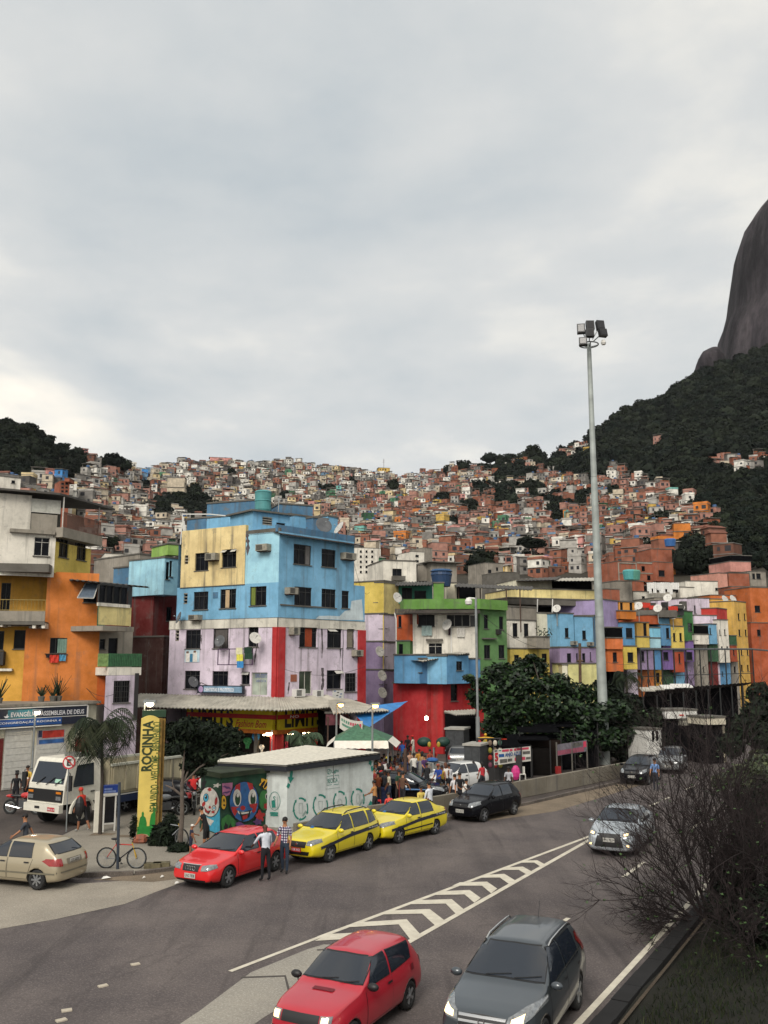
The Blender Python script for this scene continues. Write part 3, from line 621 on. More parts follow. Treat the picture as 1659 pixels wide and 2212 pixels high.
for _ in range(12000):
    u=rh.uniform(-30,1690);t=rh.random()**.85*1.0
    p=hill_pt(u,t);x,y=px(p+V((0,0,3)))
    if wooded(x,y)or y>1290:continue
    d=.3 if inside(TOWN_IN_WOOD,x,y)else 1
    w_=rh.uniform(3.2,6.3);n=rh.choices([1,2,3,4],[3,5,3,.7])[0]
    if t>.96:n=min(n,2)
    CAND.append((p,house_spec(rh,palette(x,y),w_,rh.uniform(3.6,5.8),n),math.atan2(p.x,p.y)*-1+rh.uniform(-.6,.6),None))
    if len(CAND)>=6400:break
SPEC=[((815,1012,841,1030),'yellow',2,'bright yellow house standing alone on top of the ridge line'),((362,1033,400,1085),'beige',5,'tall beige apartment block with rows of windows above the dark tree clump'),((300,1013,318,1046),'sky blue',4,'narrow bright blue tower house on the upper slope'),
        ((528,1062,552,1083),'green',3,'green house with white window rows above the blue roof tank'),((899,1151,943,1184),'dark green',3,'large dark green house with white awnings on the lower slope'),((853,1184,873,1199),'sky blue',1,'small light blue house joined to a pink one'),
        ((873,1185,895,1200),'pink',1,'small pink house beside the small light blue one'),((1074,1121,1105,1146),'white',2,'white two-storey villa among brick houses'),((1160,1133,1186,1151),'pale grey',2,'pale house with a blue front amid brick houses'),
        ((1227,1166,1265,1201),'white',4,'tall weathered white block just left of the floodlight mast'),((1312,1098,1365,1116),'turquoise',2,'turquoise house with wide green roof right of the floodlight mast'),((1345,1108,1362,1125),'sky blue',2,'light blue house below the wide green roof'),
        ((1402,1058,1445,1085),'dark brick',3,'brick house group topping the last row under the woods'),((1440,1088,1492,1112),'brick',3,'long orange brick house at the edge of the dark woods'),((1405,1092,1450,1118),'brick red',3,'orange brick house with bare storeys under the woods'),
        ((1312,1036,1345,1060),'brick',2,'brick house nestled high in the trees by the mast'),((1345,1040,1384,1062),'brick red',2,'broad brick house high in the trees right of the mast'),((1455,1138,1508,1172),'dark brick',3,'big orange brick house with three open storeys'),
        ((1015,1128,1037,1143),'orange',1,'orange house under a green roof on mid slope'),((172,981,203,996),'turquoise',2,'turquoise and white house on the left ridge'),((160,970,188,984),'pink',2,'pink roofed house on the left ridge behind the turquoise one'),
        ((208,992,228,1006),'orange',1,'small yellow orange house beside the tree on the left ridge'),((290,1074,316,1101),'yellow',3,'yellow balconied house at the left of the dark tree clump'),((186,1106,226,1138),'yellow',3,'pale yellow house right behind the iron-railed roof terrace'),
        ((252,1118,266,1143),'orange',2,'narrow orange house wall on the left slope'),((303,1104,331,1142),'white',4,'white house with stacked balconies left of the dark trees'),((231,1062,253,1083),'white',3,'white three-storey house on left slope'),
        ((190,1042,232,1075),'dark grey',3,'dark grey concrete house with small windows on the left slope'),((1206,970,1250,990),'brick red',2,'red and white house high on the skyline of the wood'),((895,1076,936,1095),'cream',2,'cream block with a grey upper storey under the skyline'),
        ((383,990,408,1004),'pale grey',3,'grey green water tower house on the ridge'),((452,990,500,1006),'pink',2,'wide pink house at the top of the ridge'),((0,1030,44,1056),'white',2,'white house peeping over the roof of the orange church building'),
        ((372,1009,392,1022),'sky blue',1,'blue topped house near the ridge'),((770,1025,792,1036),'brick',1,'low brick house near the yellow ridge house'),((1083,992,1108,1008),'white',2,'white house high on the skyline in trees')]
nspec=len(SPEC)
for(u0,v0,u1,v1),cn,n,lab in SPEC:
    um=(u0+u1)/2;t=min(1.,t_at(um,v1));p=hill_pt(um,t);D=p.y;w_=(u1-u0)/F*D;hpx=(v1-v0)/F*D
    s=house_spec(rh,HN.index(cn),w_,min(8,w_*.8),n,'flat');s['two']=False;s['zs']=hpx/(n*2.75);CAND.append((at(um,v1,D),s,-math.atan2(p.x,p.y)+rh.uniform(-.25,.25),lab))
NEARMASK=[(0,1060,205),(205,1195,290),(290,1175,372),(372,1165,452),(450,1100,695),(690,1150,768),(768,1200,800),(795,1255,830),(828,1214,990),(990,1262,1290),(1280,1292,1330),(1325,1235,1440),(1440,1275,1560),(1560,1232,1660)]
idb=np.full((520,1660),-1,np.int32)      # rows: v-850
order=sorted(range(len(CAND)),key=lambda i:-CAND[i][0].y)
for i in order:
    p,s,rz,lab=CAND[i];x,y=px(p);hw=s['w']*F/p.y/2;ht=(s['n']*2.75*s.get('zs',1)+.6)*F/p.y
    a,b,c,d=int(max(0,x-hw)),int(min(1659,x+hw)),int(y-ht-850),int(y+1.5*F/p.y-850)
    if b>a:idb[max(0,c):max(0,d),a:b]=i
for a,v,b in NEARMASK:idb[v-850:,a:b]=-1
for uu in range(0,1660,2):
    for vv in range(0,460,2):
        if wooded(uu,vv+850)and idb[vv,uu]>=0:idb[vv:vv+2,uu:uu+2]=-1
cnt=np.bincount(idb[idb>=0].ravel(),minlength=len(CAND));ys,xs=np.nonzero(idb>=0);ids=idb[ys,xs]
mu=np.bincount(ids,xs,minlength=len(CAND))/np.maximum(cnt,1);mv=np.bincount(ids,ys+850,minlength=len(CAND))/np.maximum(cnt,1)
cnt2=cnt.copy();cnt2[-nspec:]+=5000
ranked=[int(i)for i in np.argsort(-cnt2)];single=ranked[:298];rest=[i for i in ranked[298:]if cnt[i]>3]
def place(u,v):
    hor=[(205,'at the far left of the slope'),(330,'left of the dark tree clump'),(450,'over the left end of the blue corner building'),(600,'above the blue corner building'),(760,'behind the right roof of the blue corner building'),(850,'straight under the yellow ridge house'),(960,'above the white rooftop house'),(1080,'over the green parapet house'),(1200,'in the middle of the brick quarter'),(1290,'just left of the tall floodlight mast'),(1380,'just right of the tall floodlight mast'),(1500,'below the dark woods'),(1700,'at the far right under the woods')]
    h_=next(n for a,n in hor if u<=a);rt=(v-lerp_tab(RIDGE,u))/max(30,(1270-lerp_tab(RIDGE,u)))
    return('on the ridge' if rt<.1 else 'high' if rt<.3 else 'midway' if rt<.55 else 'low' if rt<.8 else 'at the foot of the slope')+' '+h_
ROOFN={'flat':'flat slab roof','parapet':'walled roof','tin':'sheet roof','tile':'tiled roof','terrace':'covered roof terrace'}
used={}
WU=MB();WU.box((0,0,0),(1,1,1));WINME=mesh('window',WU,HWIN);nwin=0
for rank,i in enumerate(single):
    p,s,rz,lab=CAND[i];zs=s.get('zs',1)
    if not lab:
        st={1:'one-storey',2:'two-storey',3:'three-storey',4:'four-storey',5:'tall'}[s['n']]
        base=f"{st} {HN[s['col']]} house with {ROOFN[s['roof']]} {place(mu[i], mv[i])}"
        near=sorted((abs(mu[j]-mu[i])+abs(mv[j]-mv[i]),j)for j in single if j!=i)[:4];lab=base
        for _,j in near:
            if lab not in used:break
            lab=f"{st} {HN[s['col']]} house {place(mu[i], mv[i])} next to a {HN[CAND[j][1]['col']]} one"
        if len(lab.split())>16:lab=' '.join(lab.split()[:16])
        used[lab]=1
    t=thing('hillside_house',lab,'house',p,rz,'houses on the hillside')
    mb=MB();house_mb(mb,s,rh,roof=False,wins=False);wl=part('wall',mb,HMATS,t,local=True);wl.scale.z=zs
    mb=MB();house_mb(mb,s,rh,walls=False,wins=False);ro=part('roof',mb,HMATS,t,local=True);ro.location.z=(zs-1)*s['n']*2.75
    ws=s['wins']if(rank<170 or 'zs' in s)else[]
    if not ws:
        mb=MB();house_mb(mb,s,rh,walls=False,roof=False);part('window_rows',mb,HMATS,t,local=True)['kind']='stuff'
    for(x,z,ww,hh,face,j)in ws[:8]:
        nwin+=1;loc=(x,-s['d']/2+j,z*zs)if face==0 else(face*s['w']/2,x+j,z*zs)
        link('window',WINME,t,loc,scale=(ww,.1,hh*zs)if face==0 else(.1,ww,hh*zs))
MASS={k:[]for k in 'vfm'};mb=MB()
for i in rest:
    p,s,rz,lab=CAND[i];k0=len(mb.v);house_mb(mb,s,rh);M=Matrix.Translation(p)@Matrix.Rotation(rz,4,'Z')
    mb.v[k0:]=[M@q for q in mb.v[k0:]]
tag(part('hillside_town',mb,HMATS,loc=(0,600,0)),'packed mass of far small houses covering the hillside',kind='stuff')
# antenna of the yellow ridge house
p=at(829,1012,818);mb=MB();mb.tube([p-V((0,0,3)),p+V((0,0,9))],.22,4);mb.tube([p+V((-1.2,0,6)),p+V((1.2,0,6))],.12,4);mb.tube([p+V((-.8,0,7.4)),p+V((.8,0,7.4))],.12,4);tag(part('roof_antenna',mb,RUST),'thin antenna mast on the yellow house at the top of the ridge','antenna')
# ================================================================ buildings of the street
def facebox(parent,c,r,D0,D1,dep,m,wins=(),ground=False,roof=None,name='wall',over=.0,label=None,z0=None,vents=(),acs=()):
    """a block whose front shows as rectangle r: real walls, openings cut in, sides, back and roof slab"""
    (u0,v0),(u1,v1)=c(r[0],r[1]),c(r[2],r[3]);vm=(v0+v1)/2
    A,B=at(u0,vm,D0),at(u1,vm,D1);W=Wall(A,B);a0,b0,a1,b1=W.rect(c,r)
    if ground:b0=0.
    if z0 is not None:b0=z0
    for q in wins:
        k=dict(q[1])if len(q)==2 and isinstance(q[1],dict)else{};W.win(parent,c,q[0]if k or(len(q)==2 and isinstance(q[0],tuple))else q,**({'nv':2,'transom':False,'fm':FRAME_D}|k))
    for q in vents:W.vent(parent,c,q)
    for q in acs:W.ac(parent,c,q)
    f=W.zone(parent,a0,b0,a1,b1,m,name=name,label=label)
    mb=MB();p=[W.pt(a0,b0),W.pt(a1,b0),W.pt(a1,b0,-dep),W.pt(a0,b0,-dep)]
    for i in(1,2,3):a,b=p[i],p[(i+1)%4];mb.quad(a,b,up(b,b1),up(a,b1))
    mb.quad(p[3],p[2],p[1],p[0])
    part(name,mb,m,parent)
    mb=MB();o=over or.06;W.slab(mb,a0-o,b1+.003,a1+o,b1+.12,-dep-o,o);part('roof',mb,roof or CONC_D,parent)
    W.r=(a0,b0,a1,b1);return W
def sheetroof(parent,pts,m=TIN,amp=.03,n=26,name='roof'):
    """corrugated sheet through four points back-left, back-right, front-right, front-left"""
    mb=MB();corrug(mb,*pts,n,amp);lo=MB();corrug(lo,*[V(p)-V((0,0,.05))for p in pts],n,amp);mb.add(lo.v,[f[::-1]for f in lo.f]);return part(name,mb,m,parent)
def rail(parent,W,a0,a1,z0,z1,off,n,m=RUST,name='railing',r=.014):
    mb=MB()
    for z in(z0+.03,z1):W.slab(mb,a0,z-.02,a1,z+.02,off-.02,off+.02)
    for k in range(n+1):a=a0+(a1-a0)*k/n;W.slab(mb,a-r,z0+.052,a+r,z1-.022,off-r,off+r)
    return part(name,mb,m,parent)
def slabp(parent,W,c,r,o0,o1,m,name='slab',raw=False):
    a0,z0,a1,z1=r if raw else W.rect(c,r);mb=MB();W.slab(mb,min(a0,a1),z0,max(a0,a1),z1,o0,o1);return part(name,mb,m,parent)
ORANGE=paint('#cd7834',.4);ORANGE_D=paint('#c25c22',.3);YEL=paint('#d2b95c',.4);YEL_P=paint('#dcc98a',.5);YEL_D=paint('#cf9a3c',.35);RED=paint('#a92426',.35);RED_D=paint('#6a1a16',.5)
BLUE=paint('#74a9c9',.4);BLUE_L=paint('#9ccbe0',.4);BLUE_D=paint('#4a7290',.9);LILAC=paint('#d2c4d2',.6);PURP=paint('#93809f',.4);PURP_D=paint('#7a5f9a',.4)
GREEN=paint('#587f4a',.4);GREEN_D=paint('#31573a',.6);GREEN_M=paint('#5f8a3d',.75);TEAL=paint('#4fa08a',.4);BEIGE=paint('#c9bfa6',.55);CREAM=paint('#dcd4bc',.35);GREY=paint('#8a8378',.7);BRICKP=paint('#94543c',.6)
# ---- orange church building on the left ------------------------------------------------------------------------
A=thing('orange_building','orange and white building with church sign and roof terrace beside the palm','building',up(gr(60,1692),0))
W1=Wall(at(0,1250,54),at(c1(462,0)[0],1250,55.5));c_=c1
W1.win(A,c1,(300,577,424,738),nv=2,fm=FRAME_W)
zt,zb=W1.sz(*c1(265,215))[1],W1.sz(*c1(462,880))[1];aR=W1.len;zl=W1.sz(*c1(265,370))[1]
W1.zone(A,-6,zb-.3,aR,W1.sz(*c1(462,520))[1],WHITE)
W1.zone(A,-6,W1.sz(*c1(462,520))[1],W1.sz(*c1(265,400))[0],zt,WHITE)
slabp(A,W1,c1,(85,515,470,545),-.3,.25,CONC,'ledge')
W1.zone(A,W1.sz(*c1(265,400))[0],W1.sz(*c1(265,520))[1],aR,zl,CONC,off=.12)
W1.win(A,c1,(268,250,522,366),nv=2,transom=False,fm=FRAME_W,sill=False,pm=mat('milky_panel','#b9b8ae',.5),rec=.05)
W2=Wall(at(c1(465,0)[0],1200,55.5),at(c1(785,0)[0],1200,59.5));zs=W2.sz(*c1(470,610))[1]
for q in((515,588,588,752),(668,625,742,775)):W2.win(A,c1,q,nv=2)
W2.zone(A,0,W2.sz(*c1(470,885))[1],W2.len,zs,YEL)
slabp(A,W2,c1,None,-.5,.55,CONC,'terrace_slab',True)if False else None
a0,z0,a1,z1=W2.rect(c1,(525,500,805,600))
zA=W2.sz(*c1(528,505))[1];zB=W2.sz(*c1(528,590))[1];mb=MB();W2.slab(mb,-.1,zB,W2.len+.3,zA,-5,.6);part('terrace_slab',mb,CONC,A)
zr=W2.sz(*c1(528,372))[1];rail(A,W2,.05,W2.len+.2,zA,zr,.5,34,mat('red_brown_railing','#7a5548',.8),r=.018)
mb=MB();W2.slab(mb,0,zA,W2.len,zA+2.1,-5,-2.4);part('terrace_room',mb,CONC_D,A)
mb=MB();W2.slab(mb,W2.len*.1,zA+.1,W2.len*.9,zA+1.9,-2.4,-2.38);part('interior_shade',mb,DARK,A)  # dark panel: the terrace interior's shade put into its colour
zR=W1.sz(*c1(530,232))[1]
for q in(0.05,W2.len):mb=MB();mb.tube([W2.pt(q,zA,.45),W2.pt(q,zR,.45)],.05,6);part('post',mb,FRAME_W,A)
mb=MB();zRl=W1.sz(*c1(0,178))[1]
mb.add([W1.pt(-6,zRl,.5),W1.pt(aR,zR+.05,.6),W2.pt(W2.len+1.2,zR,.9),W2.pt(W2.len+1.2,zR+.5,-5.5),W1.pt(-6,zRl+.6,-5)],[(0,1,2,3,4)]);q=[p+V((0,0,.12))for p in mb.v];mb.add(q,[(4,3,2,1,0)]);mb.add(mb.v[:5]+q,[(i,i+5,(i+1)%5+5,(i+1)%5)for i in range(5)]);part('roof',mb,TIN_D,A)
W3=Wall(at(c1(215,0)[0],1450,55.2),at(c1(860,0)[0],1450,57));W3.win(A,c1,(435,1445,575,1582),nv=3,transom=False,curtain=('#7d9a8c',.45,1))
W3.win(A,c1,(728,972,836,1140),nv=1,transom=False,fm=FRAME_D)
zt3=W3.sz(*c1(600,880))[1];zch=W3.sz(*c2(200,665))[1]
W3.zone(A,W3.sz(*c1(400,1100))[0],W3.sz(*c1(400,1365))[1],W3.sz(*c1(848,1100))[0],zt3,ORANGE)
W3.zone(A,W3.sz(*c1(216,1500))[0],zch-1.5,W3.sz(*c1(856,1500))[0],W3.sz(*c1(400,1365))[1],ORANGE)
W3.zone(A,W3.sz(*c1(856,1500))[0],0,W3.sz(*c2(905,600))[0],W3.sz(*c2(905,340))[1],ORANGE_D)
a0,z0,a1,z1=W3.rect(c1,(675,985,815,1110));mb=MB()     # the propped-open sash
P=[W3.pt(a0-.1,z0,.9),W3.pt(a1-.15,z0,.9),W3.pt(a1+.2,z1+.1,.04),W3.pt(a0+.45,z1+.1,.04)]
for i in range(4):mb.tube([P[i],P[(i+1)%4]],.035,4)
s_=part('open_sash',mb,FRAME_W,A);mb=MB();mb.quad(*P);part('pane',mb,mat('hazy_glass','#5b6673',.1),s_)
# yellow recessed balcony and wall at the far left
Wy=Wall(at(-60,1280,55.6),at(c1(405,0)[0],1280,56.8));Wy.win(A,c1,(15,970,80,1225),nv=2,transom=False)
Wy.zone(A,0,Wy.sz(*c1(100,1300))[1],Wy.len,Wy.sz(*c1(100,800))[1],YEL_D)
Wf=Wall(at(-60,1280,53.6),at(c1(420,0)[0],1280,54.4))
slabp(A,Wf,c1,(-300,800,420,872),-2.6,.0,CONC_D,'balcony_roof');slabp(A,Wf,c1,(-300,1212,385,1300),-.15,.0,CONC,'balcony_parapet');slabp(A,Wf,c1,(-300,1302,385,1330),-2.4,.05,CONC_D,'balcony_slab')
for q in((0,1300,20,1348),(280,1318,305,1362),(360,1318,385,1362)):slabp(A,Wf,c1,q,-1.5,-.02,WHITE,'bracket')
a0,z0,a1,z1=Wf.rect(c1,(-100,1115,388,1210));rail(A,Wf,a0,a1,z0,z1,-.05,16,mat('thin_yellow_rail','#8d7a46',.8),r=.008)
Wl=Wall(at(-60,1480,55.2),at(c1(218,0)[0],1480,55.6));Wl.win(A,c1,(125,1378,214,1540),nv=1,transom=False,fm=FRAME_D);Wl.win(A,c1,(-60,1385,28,1550),nv=1,transom=False,fm=FRAME_D)
Wl.zone(A,0,zch-1.5,Wl.len,Wl.sz(*c1(100,1345))[1],YEL_D);Wl.ac(A,c2,(-20,208,44,322),.5,mat('ac_dark','#2f2c2c',.7));slabp(A,Wl,c2,(-60,355,112,376),0,.3,WHITE,'ledge')
# glazed balcony, green-railed balcony and lilac room on the right of the orange wall
Wg=Wall(at(c1(845,0)[0],1350,54.8),at(c1(1130,0)[0],1350,57.2))
for i in range(4):x=862+i*62;Wg.win(A,c1,(x,985+i*7,x+58,1140+i*7),nv=1,transom=False,fm=FRAME,sill=False)
Wg.zone(A,0,Wg.sz(*c1(850,1330))[1],Wg.len,Wg.sz(*c1(850,1165))[1],YEL_P);Wg.zone(A,0,Wg.sz(*c1(850,1165))[1]+.001,Wg.len,Wg.sz(*c1(850,965))[1],FRAME_D,rec=.06)
slabp(A,Wg,c1,(842,1150,1116,1178),-.05,.08,WHITE,'ledge');slabp(A,Wg,c1,(872,1345,1140,1388),-3,.15,CONC,'slab')
Wg2=Wall(Wg.pt(Wg.len,0)[:2],at(c1(1118,0)[0],1350,61)[:2]);Wg2.zone(A,0,Wg.sz(*c1(850,1330))[1],Wg2.len,Wg.sz(*c1(850,965))[1],CREAM)
zz=Wg.sz(*c1(850,950))[1];sheetroof(A,[W3.pt(W3.sz(*c1(600,900))[0],zz+.7,-3),Wg.pt(Wg.len+.8,zz+.3,-4),Wg.pt(Wg.len+.8,zz-.15,.7),W3.pt(W3.sz(*c1(600,900))[0],zz+.1,.9)],TIN_D)
Wb=Wall(at(c2(850,0)[0],1420,57.4),at(c2(1140,0)[0],1420,59.2));Wb.win(A,c2,(865,100,906,188),nv=1,fm=FRAME_D);Wb.win(A,c2,(940,92,1010,300),nv=1,transom=False,sill=False,fm=FRAME_D);Wb.zone(A,0,Wb.sz(*c2(850,345))[1],Wb.len,Wb.sz(*c2(850,30))[1],GREY)
Wr=Wall(at(c2(850,0)[0],1420,55.4),at(c2(1225,0)[0],1420,57.6));slabp(A,Wr,c2,(850,226,935,338),-.04,.0,mat('pale_green_sheet','#7f9a5c',.8,var=.3),'balcony_panel')
a0,z0,a1,z1=Wr.rect(c2,(935,226,1225,338));mb=MB();corrug(mb,Wr.pt(a0,z1),Wr.pt(a1,z1),Wr.pt(a1,z0),Wr.pt(a0,z0),40,.0);k=0
for i in range(len(mb.v)):mb.v[i]=mb.v[i]+Wr.n*(.03*(1 if(i//2)%2 else-1))
part('green_balcony_sheet',mb,mat('green_sheet','#2c5a38',.7,var=.3),A);slabp(A,Wr,c2,(935,345,1215,412),-3,.05,WHITE,'slab')
Wp=Wall(at(c2(905,0)[0],1510,55.6),at(c2(1188,0)[0],1510,57.4));Wp.win(A,c2,(985,460,1118,650),nv=2,bars=7);Wp.zone(A,0,0,Wp.len,Wp.sz(*c2(910,416))[1],LILAC)
Wp2=Wall(Wp.pt(Wp.len,0)[:2],(Wp.pt(Wp.len,0)+V((-2.6,5,0)))[:2]);Wp2.zone(A,0,0,Wp2.len,Wp.sz(*c2(910,416))[1],PURP_D)
slabp(A,Wp,c2,(1165,395,1180,800),.02,.06,FRAME_D,'drain_pipe')
# laundry on the window sill of the orange wall
for(r,col,lb)in(((398,228,428,262),'#20222a','dark cloth drying under the orange wall window'),((428,238,503,304),'#c83a2a','red cloth drying under the orange wall window'),((512,232,566,290),'#4f8fb0','blue patterned cloth drying under the orange wall window')):
    a0,z0,a1,z1=W3.rect(c2,r);mb=MB();mb.grid([[W3.pt(a0+(a1-a0)*i/6,z1-(z1-z0)*j/4,.12+.03*math.sin(i*2+j))for i in range(7)]for j in range(5)]);tag(part('hanging_cloth',mb,mat('cloth'+col,col,.9)),lb,'cloth','laundry at the orange wall')
mb=MB();W3.slab(mb,*[W3.rect(c2,(385,226,570,232))[i]for i in(0,1,2,3)],.04,.16);part('clothes_bar',mb,RUST,A)
# church ground floor
Wc=Wall(at(-40,1620,50.2),at(c2(815,0)[0],1620,56));B_=A
zs1=Wc.sz(*c2(360,690))[1];zs0=Wc.sz(*c2(360,845))[1]
mb=MB();corr=Wc
for(r,m_,o0)in(((45,872,250,1320),mat('white_door','#c9c7bf',.6,var=.12),.0),((300,1010,552,1250),mat('white_door','#c9c7bf',.6),.0)):
    a0,z0,a1,z1=Wc.rect(c2,r);mb=MB();Wc.slab(mb,a0,.02,a1,z1,.003,.06);d_=part('roller_door',mb,m_,A)
    for k in range(9):z=.1+(z1-.1)*k/9;mb=MB();Wc.slab(mb,a0+.04,z,a1-.04,z+(z1-.1)/9*.93,.062,.085);part('slat',mb,m_,d_)
    mb=MB();a_=(a0+a1)/2;Wc.slab(mb,a_-.1,.9,a_+.1,1.0,.087,.13);part('handle',mb,BLACK,d_)
a0,z0,a1,z1=Wc.rect(c2,(650,950,752,1130));mb=MB();Wc.slab(mb,a0,.02,a1,z1,.003,.05);part('red_door',mb,RED_D,A)
a0,z0,a1,z1=Wc.rect(c2,(-40,960,18,1130));mb=MB();Wc.slab(mb,a0,.02,a1,z1,.003,.05);part('red_door',mb,RED_D,A)
Wc.zone(A,0,0,Wc.len,zs1+.1,CREAM);mb=MB();Wc.slab(mb,-.5,zs1+.1,Wc.len+.05,zs1+.25,-5.5,.35);part('porch_roof',mb,CONC,A)
Wc2=Wall(Wc.pt(Wc.len,0)[:2],(Wc.pt(Wc.len,0)+V((.5,4,0)))[:2]);Wc2.zone(A,0,0,4,zs1,CREAM)
sg=MB();aS0,aS1=0.,Wc.sz(*c2(722,760))[0];zm=Wc.sz(*c2(360,778))[1]
Wc.slab(sg,aS0-1,zs0,aS1,zs1,.1,.3);sign=part('church_sign',sg,mat('sign_navy',(.008,.012,.03),.4),A)
mb=MB();aB=Wc.sz(*c2(505,800))[0];Wc.slab(mb,aS0-1,zs0+.05,aB,zm,.302,.31);part('blue_strip',mb,mat('sign_blue','#1d4f94',.4,var=.4,scale=.8),sign)
mb=MB();Wc.slab(mb,Wc.sz(*c2(40,760))[0],zm+.04,Wc.sz(*c2(290,760))[0],zs1-.06,.302,.308);part('teal_patch',mb,mat('sign_teal','#2f7480',.5,var=.5,scale=1.),sign)  # flat teal patch on the upper strip
mb=MB();Wc.slab(mb,aS0-1,zm+.0,aS1,zm+.03,.312,.32);Wc.slab(mb,aS0-1,zs0-.06,aB,zs0-.003,.1,.33);Wc.slab(mb,aS0-1,zs1+.003,aS1,zs1+.06,.1,.34);Wc.slab(mb,aS1+.003,zs0,aS1+.08,zs1,.1,.34);part('sign_frame',mb,WHITE_P,sign)
SIGNW=mat('sign_white','#d9d9dc',.5,var=.1)
Wc.text(sign,'EVANGÉLICA ASSEMBLEIA DE DEUS',None,(Wc.sz(*c2(66,750))[0],zm+.12,Wc.sz(*c2(697,750))[0],zs1-.13),SIGNW,.325,.02,raw=True)
Wc.text(sign,'CONGREGAÇÃO ROCINHA 4',None,(Wc.sz(*c2(-42,820))[0],zs0+.16,Wc.sz(*c2(494,820))[0],zm-.1),SIGNW,.325,.015,raw=True)
a0,z0,a1,z1=Wc.rect(c2,(5,745,50,782));mb=MB();mb.add([Wc.pt(a0,z0+.1,.325),Wc.pt(a1,z0+.1,.325),Wc.pt(a1-.1,z0,.325),Wc.pt(a0+.1,z0,.325)],[(3,2,1,0)]);mb.add([Wc.pt(a0+.15,z0+.1,.326),Wc.pt(a0+.2,z1,.326),Wc.pt(a0+.25,z0+.1,.326)],[(0,1,2)]);part('boat_emblem',mb,SIGNW,sign)
ps=Wc.sheet('poster',A,c2,(322,885,550,1025),mat('poster_pale','#a9a7ad',.6,var=.2),.02,.04)
for r,col in(((365,888,548,950),'#c0392b'),((335,965,548,1000),'#35619c'),((330,890,358,950),'#2c3550')):Wc.sheet('print',ps,c2,r,mat('print'+col,col,.6,var=.4,scale=3),.042,.046)
# plants and clutter on the porch roof
for x,y,h_,lb in((460,660,.9,'dark potted bush on the church porch roof'),(560,650,1.2,'bushy potted plant on the church porch roof'),(610,640,1.7,'tall spiky cactus plant on the church porch roof'),(95,680,1.5,'thin dry plant on the church porch roof at the far left')):
    a=Wc.sz(*c2(x,y))[0];base=Wc.pt(a,zs1+.25,-1.2);t=thing('potted_plant',lb,'plant',base,0,'plants on the porch roof');mb=MB();mb.lathe((0,0,0),[(.16,0),(.22,.3),(.2,.32)],8);part('pot',mb,CONC_D,t,local=True)
    mb=MB();rr=random.Random(x)
    for k in range(26):
        d=V((rr.uniform(-.5,.5),rr.uniform(-.4,.4),rr.uniform(.3,1)));q=V((0,0,.3));e_=q+d*h_*.8;n_=V((rr.uniform(-1,1),rr.uniform(-1,1),0)).normalized()*.09;mb.quad(q,q+n_,e_+n_*.4,e_)
    part('leaves',mb,mat('plant_leaf',(.02,.035,.014),.8,var=.4),t,local=True)
# ---- alley houses between the orange and the blue building ---------------------------------------------------------
def house(name,lab,r,D0,D1,dep,m,c=c5,group='houses along the street',**k):
    (u0,v0),(u1,v1)=c(r[0],r[1]),c(r[2],r[3]);um=(u0+u1)/2;D=(D0+D1)/2;t=thing(name,lab,'house',up(at(um,1500,D),0),0,group);t_w=facebox(t,c,r,D0,D1,dep,m,**k);return t,t_w
h1,w_=house('narrow_house','tall narrow off-white house with bare pipes in the alley',(1208,735,1438,1085),76,78,7,GREY,c1,wins=[(1300,800,1330,870)],z0=0)
for x in(1255,1268,1330):mb=MB();a,z=w_.sz(*c1(x,760));mb.tube([w_.pt(a,z,.12),w_.pt(a,z-5,.12)],.05,5);part('pipe',mb,WHITE_P,h1)
h1b,_=house('alley_house','dark green shadowed house deep in the alley',(1150,1090,1325,1626),73,75,6,GREEN_D,c1,ground=True,wins=[(1180,1230,1215,1300),(1240,1300,1290,1370)])
h2,w_=house('red_house','narrow dark red house with blue upper floor beside the blue corner building',(1330,1050,1520,1430),68,70,5,RED_D,c1,wins=[(1440,1180,1482,1300),(1385,1460,1440,1600)])
facebox(h2,c1,(1330,1432,1520,1900),69,71,5,paint('#33140f',.6),ground=True);facebox(h2,c1,(1352,820,1475,1060),67.5,68.6,5,BLUE_D,wins=[(1432,790+20,1484,930)]);facebox(h2,c1,(1425,760,1535,1075),66.8,67.8,4,BLUE_L,wins=[((1436,790,1462,940),dict(nv=1)),((1466,780,1486,915),dict(nv=1))])  # lower wall near-black: the alley's shade put into the paint
facebox(h2,c1,(1452,640,1540,730),68,68.5,3,paint('#8fb35a',.4))
facebox(h2,c1,(1415,1440,1500,1700),67,68,3,paint('#3a1a12',.6),ground=True)  # another low wall with the alley's shade put into its paint
for(r,D,m_,nm,lb)in(((1095,900,1200,1090),82,CREAM,'alley_house','pale house wall seen over the glazed balcony roof'),((1100,1090,1160,1500),79,GREY,'alley_house','grey house at the back of the alley'),((905,720,1070,800),130,WHITE,'alley_house','white house with a plain front above the alley')):house(nm,lb,r,D,D+1,6,m_,c1,wins=[],z0=0)
